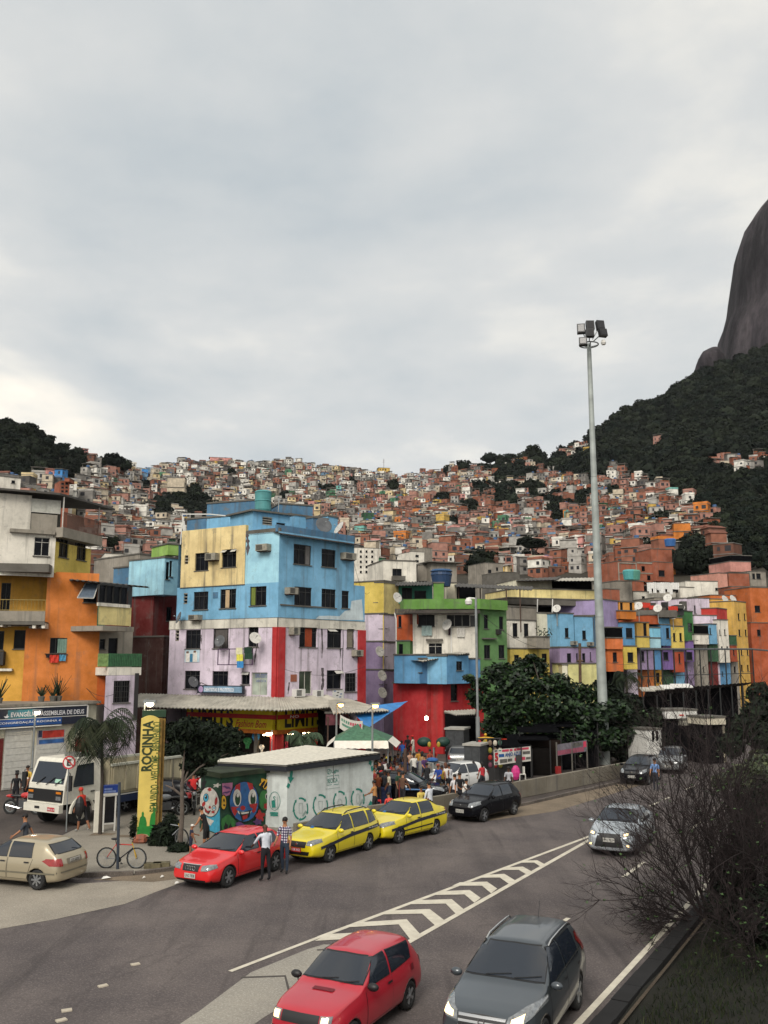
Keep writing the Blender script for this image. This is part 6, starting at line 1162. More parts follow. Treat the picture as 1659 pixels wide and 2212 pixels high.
def lamp_post(lab,base,z,head,m=LAMP,r=.06,arm=None,bulb=.11):
    t=thing('street_lamp',lab,'street lamp',base,0,'street lamps');b=V(base);top=up(b,z);mb=MB();mb.tube([b,b.lerp(top,.5),top],[r*1.25,r,r*.8],8);part('pole',mb,STEEL,t)
    h_=V(head);mb=MB();mb.tube([top,(top+h_)/2+V((0,0,.12)),h_+V((0,0,.08))],r*.5,6);part('arm',mb,STEEL,t);mb=MB();mb.box(h_+V((0,0,.1)),(.5,.26,.12));part('lamp_head',mb,STEEL,t);mb=MB();mb.ball(h_,(bulb*1.4,bulb*1.4,bulb),10,6);part('bulb',mb,m,t);return t
b=gr(66,1708);lamp_post('grey street lamp, lit, in front of the church sign',b,zat(1537,b.y),at(81,1539,b.y))
b=up(at(*cA(95,60),39),0);lamp_post('small lit lamp on a thin pole behind the top of the welcome totem',b,zat(1512,39),at(*cA(138,10),39),r=.035)
b=up(at(*c4(1356,600),55),0);lamp_post('lamp post with orange light at the right end of the white awning',b,zat(c4(0,352)[1],55),at(*c4(1390,348),55),LAMPO,.06)
b=up(at(*c4(1628,690),50),0);lamp_post('lamp post with orange light in front of the blue tarpaulin',b,zat(c4(0,365)[1],50),at(*c4(1650,355),50),LAMPO,.06)
p=at(*c6(716,385),69.5);t=thing('wall_lamp','bright lit lamp on the red ground floor wall','lamp',p);mb=MB();mb.ball((0,0,0),.14,10,6);part('bulb',mb,LAMP,t,local=True);mb=MB();mb.tube([(0,.1,.1),(0,.9,.2)],.03,5);part('arm',mb,STEEL,t,local=True)
b=gr(*c4(862,990));mb=MB();t=thing('thin_pole','thin steel pole with two small lamps in front of the clothes shop','pole',b);z=zat(c4(0,540)[1],b.y);mb.tube([b,up(b,z)],.03,6);part('pole',mb,STEEL,t);mb=MB();mb.box(at(*c4(848,566),b.y),(.3,.14,.08));part('lamp_head',mb,LAMP,t)
# ---- floodlight mast and camera pole
b=up(at(1301,1500,64),0);zT=zat(742,64);t=thing('floodlight_mast','very tall grey floodlight mast with six black floodlights','floodlight mast',b);R0=.36
for i in range(3):z0,z1=zT*i/3,zT*(i+1)/3;mb=MB();mb.lathe(b+V((0,0,z0)),[(R0*(1-.6*i/3),0),(R0*(1-.6*(i+1)/3)+.012,z1-z0-.02)],24);part('pole_section',mb,mat('mast_steel','#9ba19d',.6,.2,var=.25,scale=1.2),t)
mb=MB();ring=[b+V((math.cos(a)*.68,math.sin(a)*.68,zT-.1))for a in[2*math.pi*k/20 for k in range(21)]];mb.tube(ring,.05,6)
for k in range(4):mb.tube([b+V((0,0,zT-.3)),ring[k*5]],.04,5)
part('ring',mb,STEEL,t)
for x,y,dx in((188,825,-.2),(242,806,0),(302,805,.2),(240,850,0),(318,848,.3),(200,900,-.2)):
    p=at(*c13(x,y),63.2+(.6 if y<830 else-.4));mb=MB();w_,h_=.58,.74 if y<830 else.6;m3=Matrix.Rotation(dx,3,'Z')@Matrix.Rotation(R(-14),3,'X')
    mb.obox(p+m3@V((-w_/2,-.1,-h_/2)),m3@V((w_,0,0)),m3@V((0,.32,0)),m3@V((0,0,h_)));f_=part('floodlight',mb,BLACK,t);mb=MB();mb.obox(p+m3@V((-w_/2+.08,-.115,-h_/2+.08)),m3@V((w_-.16,0,0)),m3@V((0,.012,0)),m3@V((0,0,h_-.16)));part('lens',mb,mat('flood_lens',(.02,.02,.022),.2),f_);mb=MB();mb.tube([p,b+V((0,0,zT-.1))+(p-b-V((0,0,zT)))*.3],.04,5);part('bracket',mb,STEEL,f_)
p=at(*c13(320,908),63);mb=MB();mb.lathe(p,[(.12,.2),(.2,0),(.14,-.15)],10);part('camera_dome',mb,WHITE_PL,t)
b=up(at(1033,1620,57),0);zc=zat(1291,57);t=thing('camera_pole','slim grey pole with a white dome camera on top beside the almond tree','pole',b);mb=MB();mb.tube([b,up(b,zc*.33)],.13,10);mb.tube([up(b,zc*.33),up(b,zc)],.075,8);part('pole',mb,STEEL,t);q=at(*c5(1088,582),57);mb=MB();mb.tube([up(b,zc-.05),up(V((q.x,q.y,0)),zc-.02)],.05,6);part('arm',mb,WHITE_PL,t);mb=MB();mb.lathe(q-V((0,0,.2)),[(.08,-.16),(.2,-.1),(.23,.1),(.12,.3)],12);part('camera_dome',mb,WHITE_PL,t)
# grey cabinets
for r,D,lab in(((1048,630,1190,860),54,'grey concrete cabinet at the foot of the camera pole'),((885,488,1045,640),62,'dark grey kiosk box in the shade of the red house')):
    (u0,v0),(u1,v1)=c6(r[0],r[1]),c6(r[2],r[3]);t=thing('utility_cabinet',lab,'cabinet',up(at((u0+u1)/2,v1,D),0),0);w2=facebox(t,c6,r,D,D-.4,1.6,mat('cabinet_grey','#3a3c3e',.8,var=.25),ground=True,roof=mat('cabinet_top','#9b9890',.8),over=.08,name='body');a0,z0,a1,z1=w2.r;mb=MB();w2.slab(mb,a0+.1,.15,(a0+a1)/2-.02,z1-.2,.004,.03);w2.slab(mb,(a0+a1)/2+.02,.15,a1-.1,z1-.2,.004,.03);part('door',mb,mat('cabinet_grey','#3a3c3e'),t)
# ---- signs and posts on the pavement
b=gr(143,1797);t=thing('no_parking_sign','round no parking sign on a thin post in front of the truck','sign',b);D=b.y;mb=MB();mb.tube([b,at(149,1636,D)],.028,8);part('post',mb,STEEL,t)
c=at(149.5,1647,D-.05);r_=.27;mb=MB();mb.lathe(c,[(r_,0),(r_,.02)],24,0,(0,-1,.1));part('sign_plate',mb,mat('sign_red','#b8242a',.5),t);mb=MB();mb.lathe(c+V((0,-.021,0)),[(r_*.78,0),(r_*.78,.008)],24,0,(0,-1,.1));part('sign_face',mb,WHITE_P,t)
lettering(t,'E',c+V((-.08,-.066,-.13)),V((1,0,0)),V((0,.1,1)),.17,.27,BIG,.04);mb=MB();d=V((.62,0,-.62))*r_;mb.obox(c-d+V((0,-.085,.03)),d*2,V((0,-.006,0)),V((.035,0,.035)));part('slash',mb,mat('sign_red','#b8242a'),t)
b=gr(254,1877);D=b.y;t=thing('bus_stop_post','dark blue grey post beside the bicycle with its head at the phone box','post',b);mb=MB();mb.tube([b,at(258,1690,D)],.05,8);part('post',mb,mat('post_blue_grey','#2f3742',.6),t)
b=gr(*cB(1330,1075));D=b.y;t=thing('phone_box','phone box with blue header and dark glass back beside the palm trunk','phone box',b);Wq=Wall(gr(*cB(1285,1075))[:2],(gr(*cB(1455,1060)))[:2]);q=lambda x,y:Wq.sz(*cB(x,y))
mb=MB();a0,z0,a1,z1=Wq.rect(cB,(1290,487,1500,582));Wq.slab(mb,a0,z0,a1,z1,-.3,.05);hd=part('header',mb,mat('header_blue','#1d3f94',.5),t);mb=MB();Wq.slab(mb,a0-.02,z0-.1,a1+.02,z0-.003,-.32,.07);part('header_rim',mb,WHITE_P,t);mb=MB();Wq.slab(mb,a0+.08,z1-.28,a0+.55,z1-.2,.052,.058);Wq.slab(mb,a0+.08,z1-.17,a0+.4,z1-.1,.052,.058);part('print',mb,mat('header_print','#7f93c8',.5),hd)
for x in(1306,1450):mb=MB();a=q(x,800)[0];Wq.slab(mb,a-.03,0,a+.03,z0-.1,-.03,.03);part('post',mb,WHITE_P,t)
mb=MB();aL,aR=q(1306,800)[0]+.032,q(1450,800)[0]-.032;Wq.slab(mb,aL,.35,aR,z0-.15,-.02,-.005);part('glass_panel',mb,mat('dark_panel',(.015,.016,.02),.2),t);mb=MB();Wq.slab(mb,aL,.28,aR,.34,-.03,.02);part('rail',mb,WHITE_P,t)
a0,z0,a1,z1=Wq.rect(cB,(1205,565,1272,1075));mb=MB();Wq.slab(mb,a0,0,a1,z1,-.1,.0);tag(part('notice_board',mb,mat('white_board','#e0dbcd',.6,var=.06)),'upright white board panel left of the palm trunk','board')
for x,y,s,l in((1280,1105,.5,'square of bare earth round the palm trunk'),(1600,1130,.45,'patch of bare earth on the pavement behind the bicycle')):p=gr(*cB(x,y));sheet('earth_patch',[p+V((-.9*s,-.5*s,0)),p+V((.9*s,-.4*s,0)),p+V((1.1*s,.5*s,0)),p+V((-.8*s,.6*s,0))],.006,DIRT)
for x,y,s in((215,915,.33),(250,890,.24)):p=gr(*cC(x,y));mb=MB();mb.ball(p+V((0,0,s*.4)),(s,s*.7,s*.6),7,5);mb.v=[q+V((noise.noise(q*4),noise.noise(q*5),0))*.08 for q in mb.v];tag(part('boulder',mb,[mat('tan_stone','#a58f70',.9,var=.3)]if x>230 else[BRICKP]),('pale tan' if x>230 else 'reddish')+' stone lying at the foot of the welcome totem','stone')
for x,y in((340,1168),(430,1160)):p=gr(*cC(x,y));mb=MB();mb.box(p+V((0,0,.08)),(.55,.3,.16),.1);tag(part('kerb_block',mb,mat('mossy_concrete','#5d5640',.9,var=.4)),('left' if x<400 else 'right')+' one of two mossy concrete blocks by the kerb','block')
# ---- painted utility box
gB=gr(*cC(1025,835));gL=at(*cC(818,700),39.9);gR=at(*cC(1560,700),40.6);t=thing('painted_box','low concrete utility box covered in clown graffiti','utility box',up(gB,0));Wl_,Wr_=Wall(gL[:2],gB[:2]),Wall(gB[:2],gR[:2]);zg=zat(cC(0,255)[1],gB.y)
mb=MB();mb.prism([gL[:2],gB[:2],gR[:2],(gL+gR-gB)[:2]],0,zg);part('body',mb,mat('graffiti_base','#1d4230',.8,var=.6,scale=1.5),t)
oo=(gB-(gL+gR)/2).normalized()*.14;mb=MB();mb.prism([(gL+V((-.25,0,0)))[:2],(gB+oo)[:2],(gR+V((.15,-.1,0)))[:2],(gL+gR-gB)[:2]],zg+.003,zg+.2);part('roof_slab',mb,mat('mossy_roof','#27301f',.9,var=.6,scale=1.5),t)
GC={k:mat('spray_'+k,c,.7,var=.25,scale=5)for k,c in dict(white='#c4c0b8',red='#a02626',blue='#2a5a90',black='#121316',green='#2f6b33',yellow='#d6a52e',pink='#a86a8c',sky='#3fa0c0',purple='#5a3a6a',orange='#c8662c',dgreen='#1d3f24').items()}
lay=[0]
def blob(W_,cx,cy,rx,ry,col,rot=0,n=20,jag=0.,a0=0,a1=2*math.pi):
    lay[0]+=1;mb=MB();pts=[]
    for k in range(n):
        a=a0+(a1-a0)*k/(n if a1-a0>6.2 else n-1);j=1+jag*math.sin(k*4.7+cx);x,y=rx*math.cos(a)*j,ry*math.sin(a)*j;x,y=x*math.cos(rot)-y*math.sin(rot),x*math.sin(rot)+y*math.cos(rot);s,z=W_.sz(*cC(cx+x,cy+y));s=min(max(s,.01),W_.len-.01);z=min(max(z,.02),zg-.02);pts.append(W_.pt(s,z,.004+.0012*lay[0]))
    mb.add(pts,[tuple(range(len(pts)))]);return part('painted_shape',mb,GC[col],t)
def polyg(W_,P_,col):
    lay[0]+=1;mb=MB();q=[W_.sz(*cC(*p))for p in P_];mb.add([W_.pt(min(max(s,.01),W_.len-.01),min(max(z,.02),zg-.02),.004+.0012*lay[0])for s,z in q],[tuple(range(len(q)))]);part('painted_shape',mb,GC[col],t)
polyg(Wl_,[(820,600),(1025,560),(1025,830),(900,780)],'sky');polyg(Wl_,[(815,590),(900,660),(965,690),(930,740),(815,660)],'white');blob(Wl_,860,320,22,60,'black',.2,jag=.3);blob(Wl_,995,330,34,18,'white',-.2,jag=.4)
blob(Wl_,920,498,106,158,'black',-.12);blob(Wl_,920,498,98,150,'white',-.12);blob(Wl_,922,372,20,18,'red',jag=.2);blob(Wl_,988,490,14,42,'red',.15);blob(Wl_,862,520,16,26,'red',.4);blob(Wl_,885,455,28,44,'black',.1);blob(Wl_,886,455,23,39,'sky');blob(Wl_,886,448,12,20,'black');blob(Wl_,880,440,5,7,'white');blob(Wl_,968,560,22,28,'black');blob(Wl_,968,562,17,22,'white');blob(Wl_,970,560,9,12,'sky');blob(Wl_,926,552,12,14,'red')
polyg(Wl_,[(862,525),(880,560),(905,590),(938,580),(915,622),(880,600)],'black');polyg(Wl_,[(868,540),(884,566),(905,594),(926,588),(912,612),(884,596)],'red');blob(Wl_,960,600,16,12,'red')
polyg(Wr_,[(1035,310),(1150,300),(1140,420),(1045,450)],'pink');blob(Wr_,1090,350,40,12,'purple',.3,jag=.3);blob(Wr_,1090,400,45,10,'purple',-.2,jag=.3);blob(Wr_,1058,500,32,78,'black');blob(Wr_,1056,502,26,70,'yellow');blob(Wr_,1060,480,8,18,'black');blob(Wr_,1062,530,12,9,'black')
blob(Wr_,1100,720,75,90,'green',jag=.08);blob(Wr_,1080,760,20,50,'black',jag=.2);blob(Wr_,1125,765,16,45,'black',jag=.2);blob(Wr_,1220,740,40,50,'purple',jag=.2);blob(Wr_,1480,310,55,50,'yellow',jag=.25);blob(Wr_,1450,320,14,45,'black',.6);blob(Wr_,1490,320,12,45,'black',.6);blob(Wr_,1470,480,62,110,'dgreen');blob(Wr_,1468,480,54,100,'green');blob(Wr_,1490,440,12,30,'white');blob(Wr_,1492,444,8,22,'black');blob(Wr_,1485,540,22,30,'red',jag=.2);blob(Wr_,1420,640,48,52,'red',jag=.3);blob(Wr_,1400,700,40,30,'purple',jag=.3)
blob(Wr_,1262,495,156,212,'black');blob(Wr_,1262,495,146,202,'blue')
polyg(Wr_,[(1175,330),(1230,300),(1215,420),(1160,400)],'red');polyg(Wr_,[(1290,295),(1345,310),(1360,380),(1320,385)],'red');polyg(Wr_,[(1222,300),(1285,296),(1290,520),(1215,520)],'blue')
for x,fx in((1190,1),(1345,1)):blob(Wr_,x,455,42,88,'white');blob(Wr_,x+4,470,26,62,'black');blob(Wr_,x+4,474,20,52,'dgreen');blob(Wr_,x+6,430,13,20,'white')
polyg(Wr_,[(1125,545),(1215,545),(1200,580),(1165,640),(1140,600)],'red');polyg(Wr_,[(1310,520),(1395,510),(1375,590),(1350,610)],'red');blob(Wr_,1262,590,70,45,'white');blob(Wr_,1262,570,85,26,'blue');blob(Wr_,1245,558,26,24,'red');polyg(Wr_,[(1205,590),(1250,600),(1330,575),(1310,650),(1240,690)],'black');polyg(Wr_,[(1222,605),(1310,595),(1300,612),(1235,622)],'white');polyg(Wr_,[(1240,640),(1295,620),(1290,660),(1245,680)],'red')
# ---- white recycling kiosk
kc,kr,kl=gr(619,1789),up(at(806,1700,44.3),0),up(at(465,1700,41.2),0);t=thing('recycling_kiosk','white recycling kiosk with green arrows and a pale flat roof','kiosk',kc);Wk,Wj=Wall(kc[:2],kr[:2]),Wall(kl[:2],kc[:2]);kb_=kl+kr-kc;zk=zat(c4(0,800)[1],39.6)
mb=MB();mb.prism([kl[:2],kc[:2],kr[:2],kb_[:2]],0,zk-.3);part('body',mb,paint('#c9cfcc',.28),t)
mb=MB();ov=lambda p,s:(p+(p-(kl+kr)/2).normalized()*s)[:2];mb.prism([ov(kl,.35),ov(kc,.35),ov(kr,.35),ov(kb_,.3)],zk-.28,zk-.06);part('fascia',mb,mat('navy_fascia',(.012,.014,.02),.5),t)
q=[V((*ov(p,.4),zk))for p in(kl,kb_,kr,kc)];q[1].z+=.25;q[2].z+=.05;sheetroof(t,[q[0],q[1],q[2],q[3]],mat('pale_roof','#c8c3b5',.7,var=.15),.006,40)
GK=mat('kiosk_green','#1f7f70',.6,var=.15);cH=crop(840,2420,380);lay2=[0]
def kstroke(W_,pts,wid,m=GK,name='painted_arrow',head=0):
    lay2[0]+=1;o=.004+.0006*lay2[0];q=[V((*W_.sz(*cH(*p)),0))for p in pts];mb=MB();rows=[]
    for i,p in enumerate(q):
        d=(q[min(i+1,len(q)-1)]-q[max(i-1,0)]).normalized();nn=V((-d.y,d.x,0))*wid/2;rows.append([W_.pt((p-nn).x,(p-nn).y,o),W_.pt((p+nn).x,(p+nn).y,o)])
    mb.grid(rows)
    if head:d=(q[-1]-q[-2]).normalized();nn=V((-d.y,d.x,0))*wid*head;e_=q[-1]+d*wid*head*1.3;mb.add([W_.pt((q[-1]-nn).x,(q[-1]-nn).y,o),W_.pt((q[-1]+nn).x,(q[-1]+nn).y,o),W_.pt(e_.x,e_.y,o)],[(0,1,2)])
    part(name,mb,m,t)
arc=lambda cx,cy,rx,ry,a0,a1,n=9:[(cx+rx*math.cos(R(a0+(a1-a0)*k/(n-1))),cy-ry*math.sin(R(a0+(a1-a0)*k/(n-1))))for k in range(n)]
for cx,cy in((516,690),(790,645),(1062,590),(1308,555)):
    rx,ry=(98,148)if cx<1000 else(88,140)
    for a0,a1 in((105,55),(30,-18),(-42,-92),(-108,-168),(188,138)):kstroke(Wk,arc(cx,cy,rx,ry,a0,a1),.075,head=1.1)
THIN=mat('kiosk_thin_line','#8fa39c',.6)
for P_ in([(492,612),(540,612),(540,750),(492,750),(492,612)],[(762,585),(818,582),(808,698),(772,700),(762,585)],arc(1058,600,30,48,0,360,16),arc(1310,550,22,72,0,360,16)):kstroke(Wk,P_,.018,THIN,'painted_outline')
for a,b in(((540,790),(590,720)),((800,745),(855,680)),((1085,665),(1125,630)),((1330,650),(1375,560))):kstroke(Wk,[a,b],.09,THIN,'painted_word')
kstroke(Wk,[(384,125),(386,190),(378,250)],.16,head=1.2);kstroke(Wk,[(352,340),(328,395)],.16);kstroke(Wk,[(1500,590),(1465,660),(1448,725)],.2);kstroke(Wk,[(1470,-5),(1480,40)],.14,head=1);kstroke(Wk,[(1500,95),(1512,165)],.14)
kstroke(Wk,arc(906,172,25,34,0,360,18),.022,name='logo_ring');kstroke(Wk,[(918,150),(898,172),(914,172),(894,198)],.03,name='logo_bolt')
Wk.text(t,'Light',cH,(945,140,1045,198),GK,.012,.015);Wk.text(t,'RECICLA',cH,(892,262,1028,328),GK,.012,.012)
for P_ in([(880,300),(876,240),(960,226)],[(985,224),(1040,220),(1042,270)],[(1042,300),(1040,345),(972,352)],[(945,352),(876,362),(878,322)]):kstroke(Wk,P_,.022,name='logo_frame')
kstroke(Wk,[(860,416),(1060,390)],.02,THIN,'painted_word');kstroke(Wk,[(966,60),(968,320)],.025,mat('dark_wire',(.02,.02,.02),.6),'cable')
kstroke(Wj,arc(158,580,76,128,0,360,24),.018,name='logo_ring');Wj.text(t,'S',cH,(135,515,168,585),GK,.012,.02);kstroke(Wj,[(118,625),(168,622)],.3,name='painted_block');kstroke(Wj,[(195,520),(200,670),(130,675)],.02,THIN,'painted_outline');kstroke(Wj,[(95,745),(205,748)],.07,name='painted_word');kstroke(Wj,[(100,775),(205,778)],.07,name='painted_word')
Wk.sheet('base_stain',t,cH,(330,900,900,960),mat('dark_base','#4b4a42',.9,var=.5),.003,.006)
# ---- concrete barrier
bt=thing('concrete_barrier','long low stained concrete barrier wall behind the parked cars','barrier',gr(961,1758));bp=G(c0,(800,1785),(880,1773),(961,1758),(1119,1725),(1240,1701),(1361,1676),(1470,1652));BM=paint('#746d60',.8)
for i in range(len(bp)-1):
    a,b=bp[i],bp[i+1];n=max(1,round((b-a).length/3));d=(b-a)/n
    for k in range(n):nn=V((-d.y,d.x,0)).normalized();p=a+d*k;mb=MB();q=[(p+nn*.0)[:2],(p+d*.992)[:2],(p+d*.992+nn*.24)[:2],(p+nn*.24)[:2]];mb.prism(q,0,.82);part('barrier_block',mb,BM,bt)
mb=MB();q=G(c0,(640,1808),(800,1778));d=q[1]-q[0];nn=V((-d.y,d.x,0)).normalized();mb.obox(q[0],d,nn*.2,V((0,0,.5)));part('barrier_block',mb,BM,bt)
# ================================================================ stalls, banners, clutter of the square, court fence, cables
def pole(parent,a,b,r=.04,m=STEEL,name='post'):mb=MB();mb.tube([a,b],r,6);return part(name,mb,m,parent)
def banner(lab,c,P_,Ds,m,sag=.0,posts=False):
    """P_ pixel corners tl tr br bl; Ds depth left, right"""
    tl,tr,br,bl=at(*c(*P_[0]),Ds[0]),at(*c(*P_[1]),Ds[1]),at(*c(*P_[2]),Ds[1]),at(*c(*P_[3]),Ds[0]);t=thing('banner',lab,'banner',up(bl,bl.z));mb=MB();f=lambda x,y:tl.lerp(tr,x).lerp(bl.lerp(br,x),y)-V((0,0,sag*4*x*(1-x)))+V((0,.03*math.sin(x*9+y*3),0))
    mb.grid([[f(i/12,j/3)for i in range(13)]for j in range(4)]);mb.grid([[f(i/12,j/3)+V((0,.004,0))for i in range(12,-1,-1)]for j in range(4)]);part('cloth',mb,m,t)
    def pr(x0,y0,x1,y1,mm):
        g=MB();g.grid([[f(x0+(x1-x0)*i/4,y0+(y1-y0)*j)-V((0,.02,0))for i in range(5)]for j in(0,1)]);part('print',g,mm,t)
    def tx(s,x0,y0,x1,y1,mm,b=.03):o=f(x0,y1)-V((0,.035,0));xd=f(x1,y1)-f(x0,y1);lettering(t,s,o,xd,V((0,0,1))-xd.normalized()*xd.normalized().z,xd.length,(f(x0,y0)-f(x0,y1)).length,mm,b)
    return t,pr,tx
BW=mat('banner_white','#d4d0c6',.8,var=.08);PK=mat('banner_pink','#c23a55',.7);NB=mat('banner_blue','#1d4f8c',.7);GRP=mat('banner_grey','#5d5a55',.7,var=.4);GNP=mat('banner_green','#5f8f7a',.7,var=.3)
t,pr,tx=banner('white ANJO AZUL party banner with red 5 hung at the barrier',cE,[(575,465),(965,428),(970,582),(582,628)],(53.6,56),BW)
tx('5',.02,.2,.11,.78,mat('banner_red','#b8202a',.7),.05);tx('ANJO AZUL',.29,.26,.74,.60,NB,.03);pr(.13,.32,.27,.52,NB);pr(.02,.83,.1,.97,GRP);pr(.78,.3,.98,.5,GRP);pr(.15,.66,.34,.9,GRP);pr(.36,.68,.48,.86,GRP);pr(.86,.7,.99,.86,GRP);pr(.02,.03,.1,.14,GRP);pr(.13,.04,.2,.13,GNP)
for x0,x1 in((.22,.4),(.42,.5),(.54,.6),(.61,.73),(.76,.95)):pr(x0,.04,x1,.19,PK)
for x0,x1 in((.55,.63),(.64,.72),(.73,.84)):pr(x0,.66,x1,.88,PK)
for x,D in((575,53.7),(968,56.1)):p=at(*cE(x,450),D);pole(t,up(p,0),up(p,p.z+.2),.04,FRAME_D)
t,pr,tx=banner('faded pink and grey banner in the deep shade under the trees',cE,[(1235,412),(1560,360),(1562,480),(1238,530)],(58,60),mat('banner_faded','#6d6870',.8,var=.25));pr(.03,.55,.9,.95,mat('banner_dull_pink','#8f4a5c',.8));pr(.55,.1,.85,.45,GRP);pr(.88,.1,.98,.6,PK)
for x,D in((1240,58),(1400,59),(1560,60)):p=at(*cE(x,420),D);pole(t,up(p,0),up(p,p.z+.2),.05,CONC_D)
t,pr,tx=banner('sagging white banner with green and pink lettering above the green stall roof',cA,[(1575,90),(1745,138),(1738,255),(1570,190)],(54.6,52),BW,.12)
for i in range(9):pr(.06+.1*i,.18,.13+.1*i,.38,GNP if i<4 else PK)
pr(.1,.5,.55,.66,GNP);pr(.55,.48,.85,.7,mat('banner_olive','#9aa06a',.8));pr(.88,.2,.95,.45,PK)
# green stall roof with white valance
b=at(770,1600,52);t=thing('market_stall','market stall with green pitched roof and white fringe behind the recycling kiosk','stall',up(b,0));q=[at(722,1600,51),at(838,1600,51),at(838,1600,51)+V((.3,3.2,0)),at(722,1600,51)+V((-.1,3.2,0))];zq=q[0].z;ap=(q[0]+q[2])/2+V((-.3,0,.85));mb=MB();mb.add(q+[ap],[(0,1,4),(1,2,4),(2,3,4),(3,0,4)]);part('roof',mb,mat('stall_green','#3f6650',.8,var=.3),t)
mb=MB()
for i in range(4):
    a,c_=q[i],q[(i+1)%4];o=(a+c_)/2-ap;o.z=0;o=o.normalized()*.45;r0,r1=[],[]
    for k in range(17):p=a.lerp(c_,k/16);r0.append(p);r1.append(p+o-V((0,0,.36+.03*(k%2))))
    mb.grid([r0,r1])
part('valance',mb,BW,t)
for p in q:pole(t,up(p,0),p,.04)
for k,(hexc,nm)in enumerate((('#7a2f2a','red'),('#39506b','blue'),('#8d8060','tan'))):mb=MB();mb.box(up(b,.45)+V((-1.6+1.6*k,.6,0)),(1.3,.8,.9));tag(part('crate',mb,mat('crate'+hexc,hexc,.8,var=.3)),f'{nm} crate under the green stall roof','crate')
# cage carts, stools, table with goods
b=gr(*cD(1020,960));t=thing('wire_cage','double wire cage cart standing among the crowd','cage',b);Wc_=Wall(gr(*cD(832,905))[:2],gr(*cD(1222,975))[:2]);a1=Wc_.len;zc_=1.25
for a0,a2 in((0,a1*.48),(a1*.52,a1)):
    mb=MB()
    for o0 in(0,-.8):
        for a in(a0,a2):Wc_.slab(mb,a-.03,0,a+.03,zc_,o0-.03,o0+.03)
        for z in(.12,zc_*.55,zc_):Wc_.slab(mb,a0,z-.025,a2,z+.025,o0-.02,o0+.02)
        for k in range(1,12):a=a0+(a2-a0)*k/12;Wc_.slab(mb,a-.008,.14,a+.008,zc_-.03,o0-.008,o0+.008)
    part('frame',mb,mat('cage_grey','#a5a7a5',.6,.2),t);mb=MB();Wc_.slab(mb,a0+.03,.2,a2-.03,zc_*.95,-.62,-.55);part('panel',mb,mat('cage_panel','#8f918e',.7,var=.3),t)
mb=MB();mb.ball(Wc_.pt(a1*.72,zc_+.12,-.4),(.35,.25,.14),8,5);tag(part('bag',mb,mat('bag_blue','#2c5a94',.8,var=.3)),'blue bag lying on top of the wire cage','bag')
def stool(lab,p,col='#b31f24',back=False):
    t=thing('plastic_chair' if back else 'plastic_stool',lab,'chair' if back else 'stool',p);m=mat('plastic'+col,col,.4);mb=MB();mb.box((0,0,.43),(.36,.36,.04));part('seat',mb,m,t,local=True)
    for x in(-.16,.16):
        for y in(-.16,.16):mb=MB();mb.tube([(x*1.15,y*1.15,0),(x,y,.41)],.022,5);part('leg',mb,m,t,local=True)
    if back:mb=MB();mb.grid([[V((-.18+.06*i,.19+.03*math.cos(i-3),.45+.13*j))for i in range(7)]for j in range(4)]);part('backrest',mb,m,t,local=True)
stool('red plastic stool at the right corner of the recycling kiosk',gr(*cD(235,1390)));stool('white plastic chair under the ANJO AZUL banner',gr(*cE(880,800)),'#cfccc4',True)
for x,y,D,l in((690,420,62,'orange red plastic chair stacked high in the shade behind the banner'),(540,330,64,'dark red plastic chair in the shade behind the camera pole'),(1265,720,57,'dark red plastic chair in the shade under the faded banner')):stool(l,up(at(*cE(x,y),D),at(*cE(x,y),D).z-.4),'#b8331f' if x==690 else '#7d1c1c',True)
b=gr(*cD(930,1290));t=thing('vendor_table','folding table of coloured goods at the barrier behind the yellow saloon taxi','table',b);mb=MB();mb.box((0,0,.74),(1.7,.75,.04));part('tabletop',mb,mat('table_blue','#5f86b5',.6),t,local=True)
for x in(-.75,.75):
    for y in(-.3,.3):pole(t,b+V((x,y,0)),b+V((x,y,.72)),.02,STEEL,'leg')
for i,(x,y,hexc,nm)in enumerate(((-.6,0,'#d8d5cf','white'),(-.25,.1,'#2c6fb8','blue'),(.1,-.1,'#1d1d22','black'),(.4,.1,'#c8323f','red'),(.65,-.05,'#e0b8c0','pink'))):mb=MB();mb.ball(b+V((x,y,.83)),(.19,.15,.09),8,5);tag(part('packet',mb,mat('packet'+hexc,hexc,.5,var=.2)),f'{nm} packet lying on the vendor table','packet','goods on the vendor table')
for x,y,s,hexc,l in((320,1090,.75,'#1d3f9a','bright blue crate stack behind the recycling kiosk'),(350,1290,.7,'#16264f','dark blue bin behind the recycling kiosk by the barrier'),(530,1030,.9,'#16171c','black covered cart behind the recycling kiosk')):p=gr(*cD(x,y));mb=MB();mb.box(p+V((0,0,s*.5)),(s,s*.8,s));mb.box(p+V((0,0,s+.05)),(s*1.08,s*.88,.08));tag(part('storage_bin',mb,mat('bin'+hexc,hexc,.6,var=.3)),l,'bin')
p=up(at(*cD(730,900),47),0);t=thing('iron_post','dark iron post standing in the crowd behind the kiosk','post',p);pole(t,p,up(p,2.6),.09,RUST);p=up(at(*cD(630,1200),46),0);t=thing('iron_post','thin dark red iron post by the vendor table','post',p);pole(t,p,up(p,1.2),.05,mat('dark_red_iron','#6b1d1d',.7))
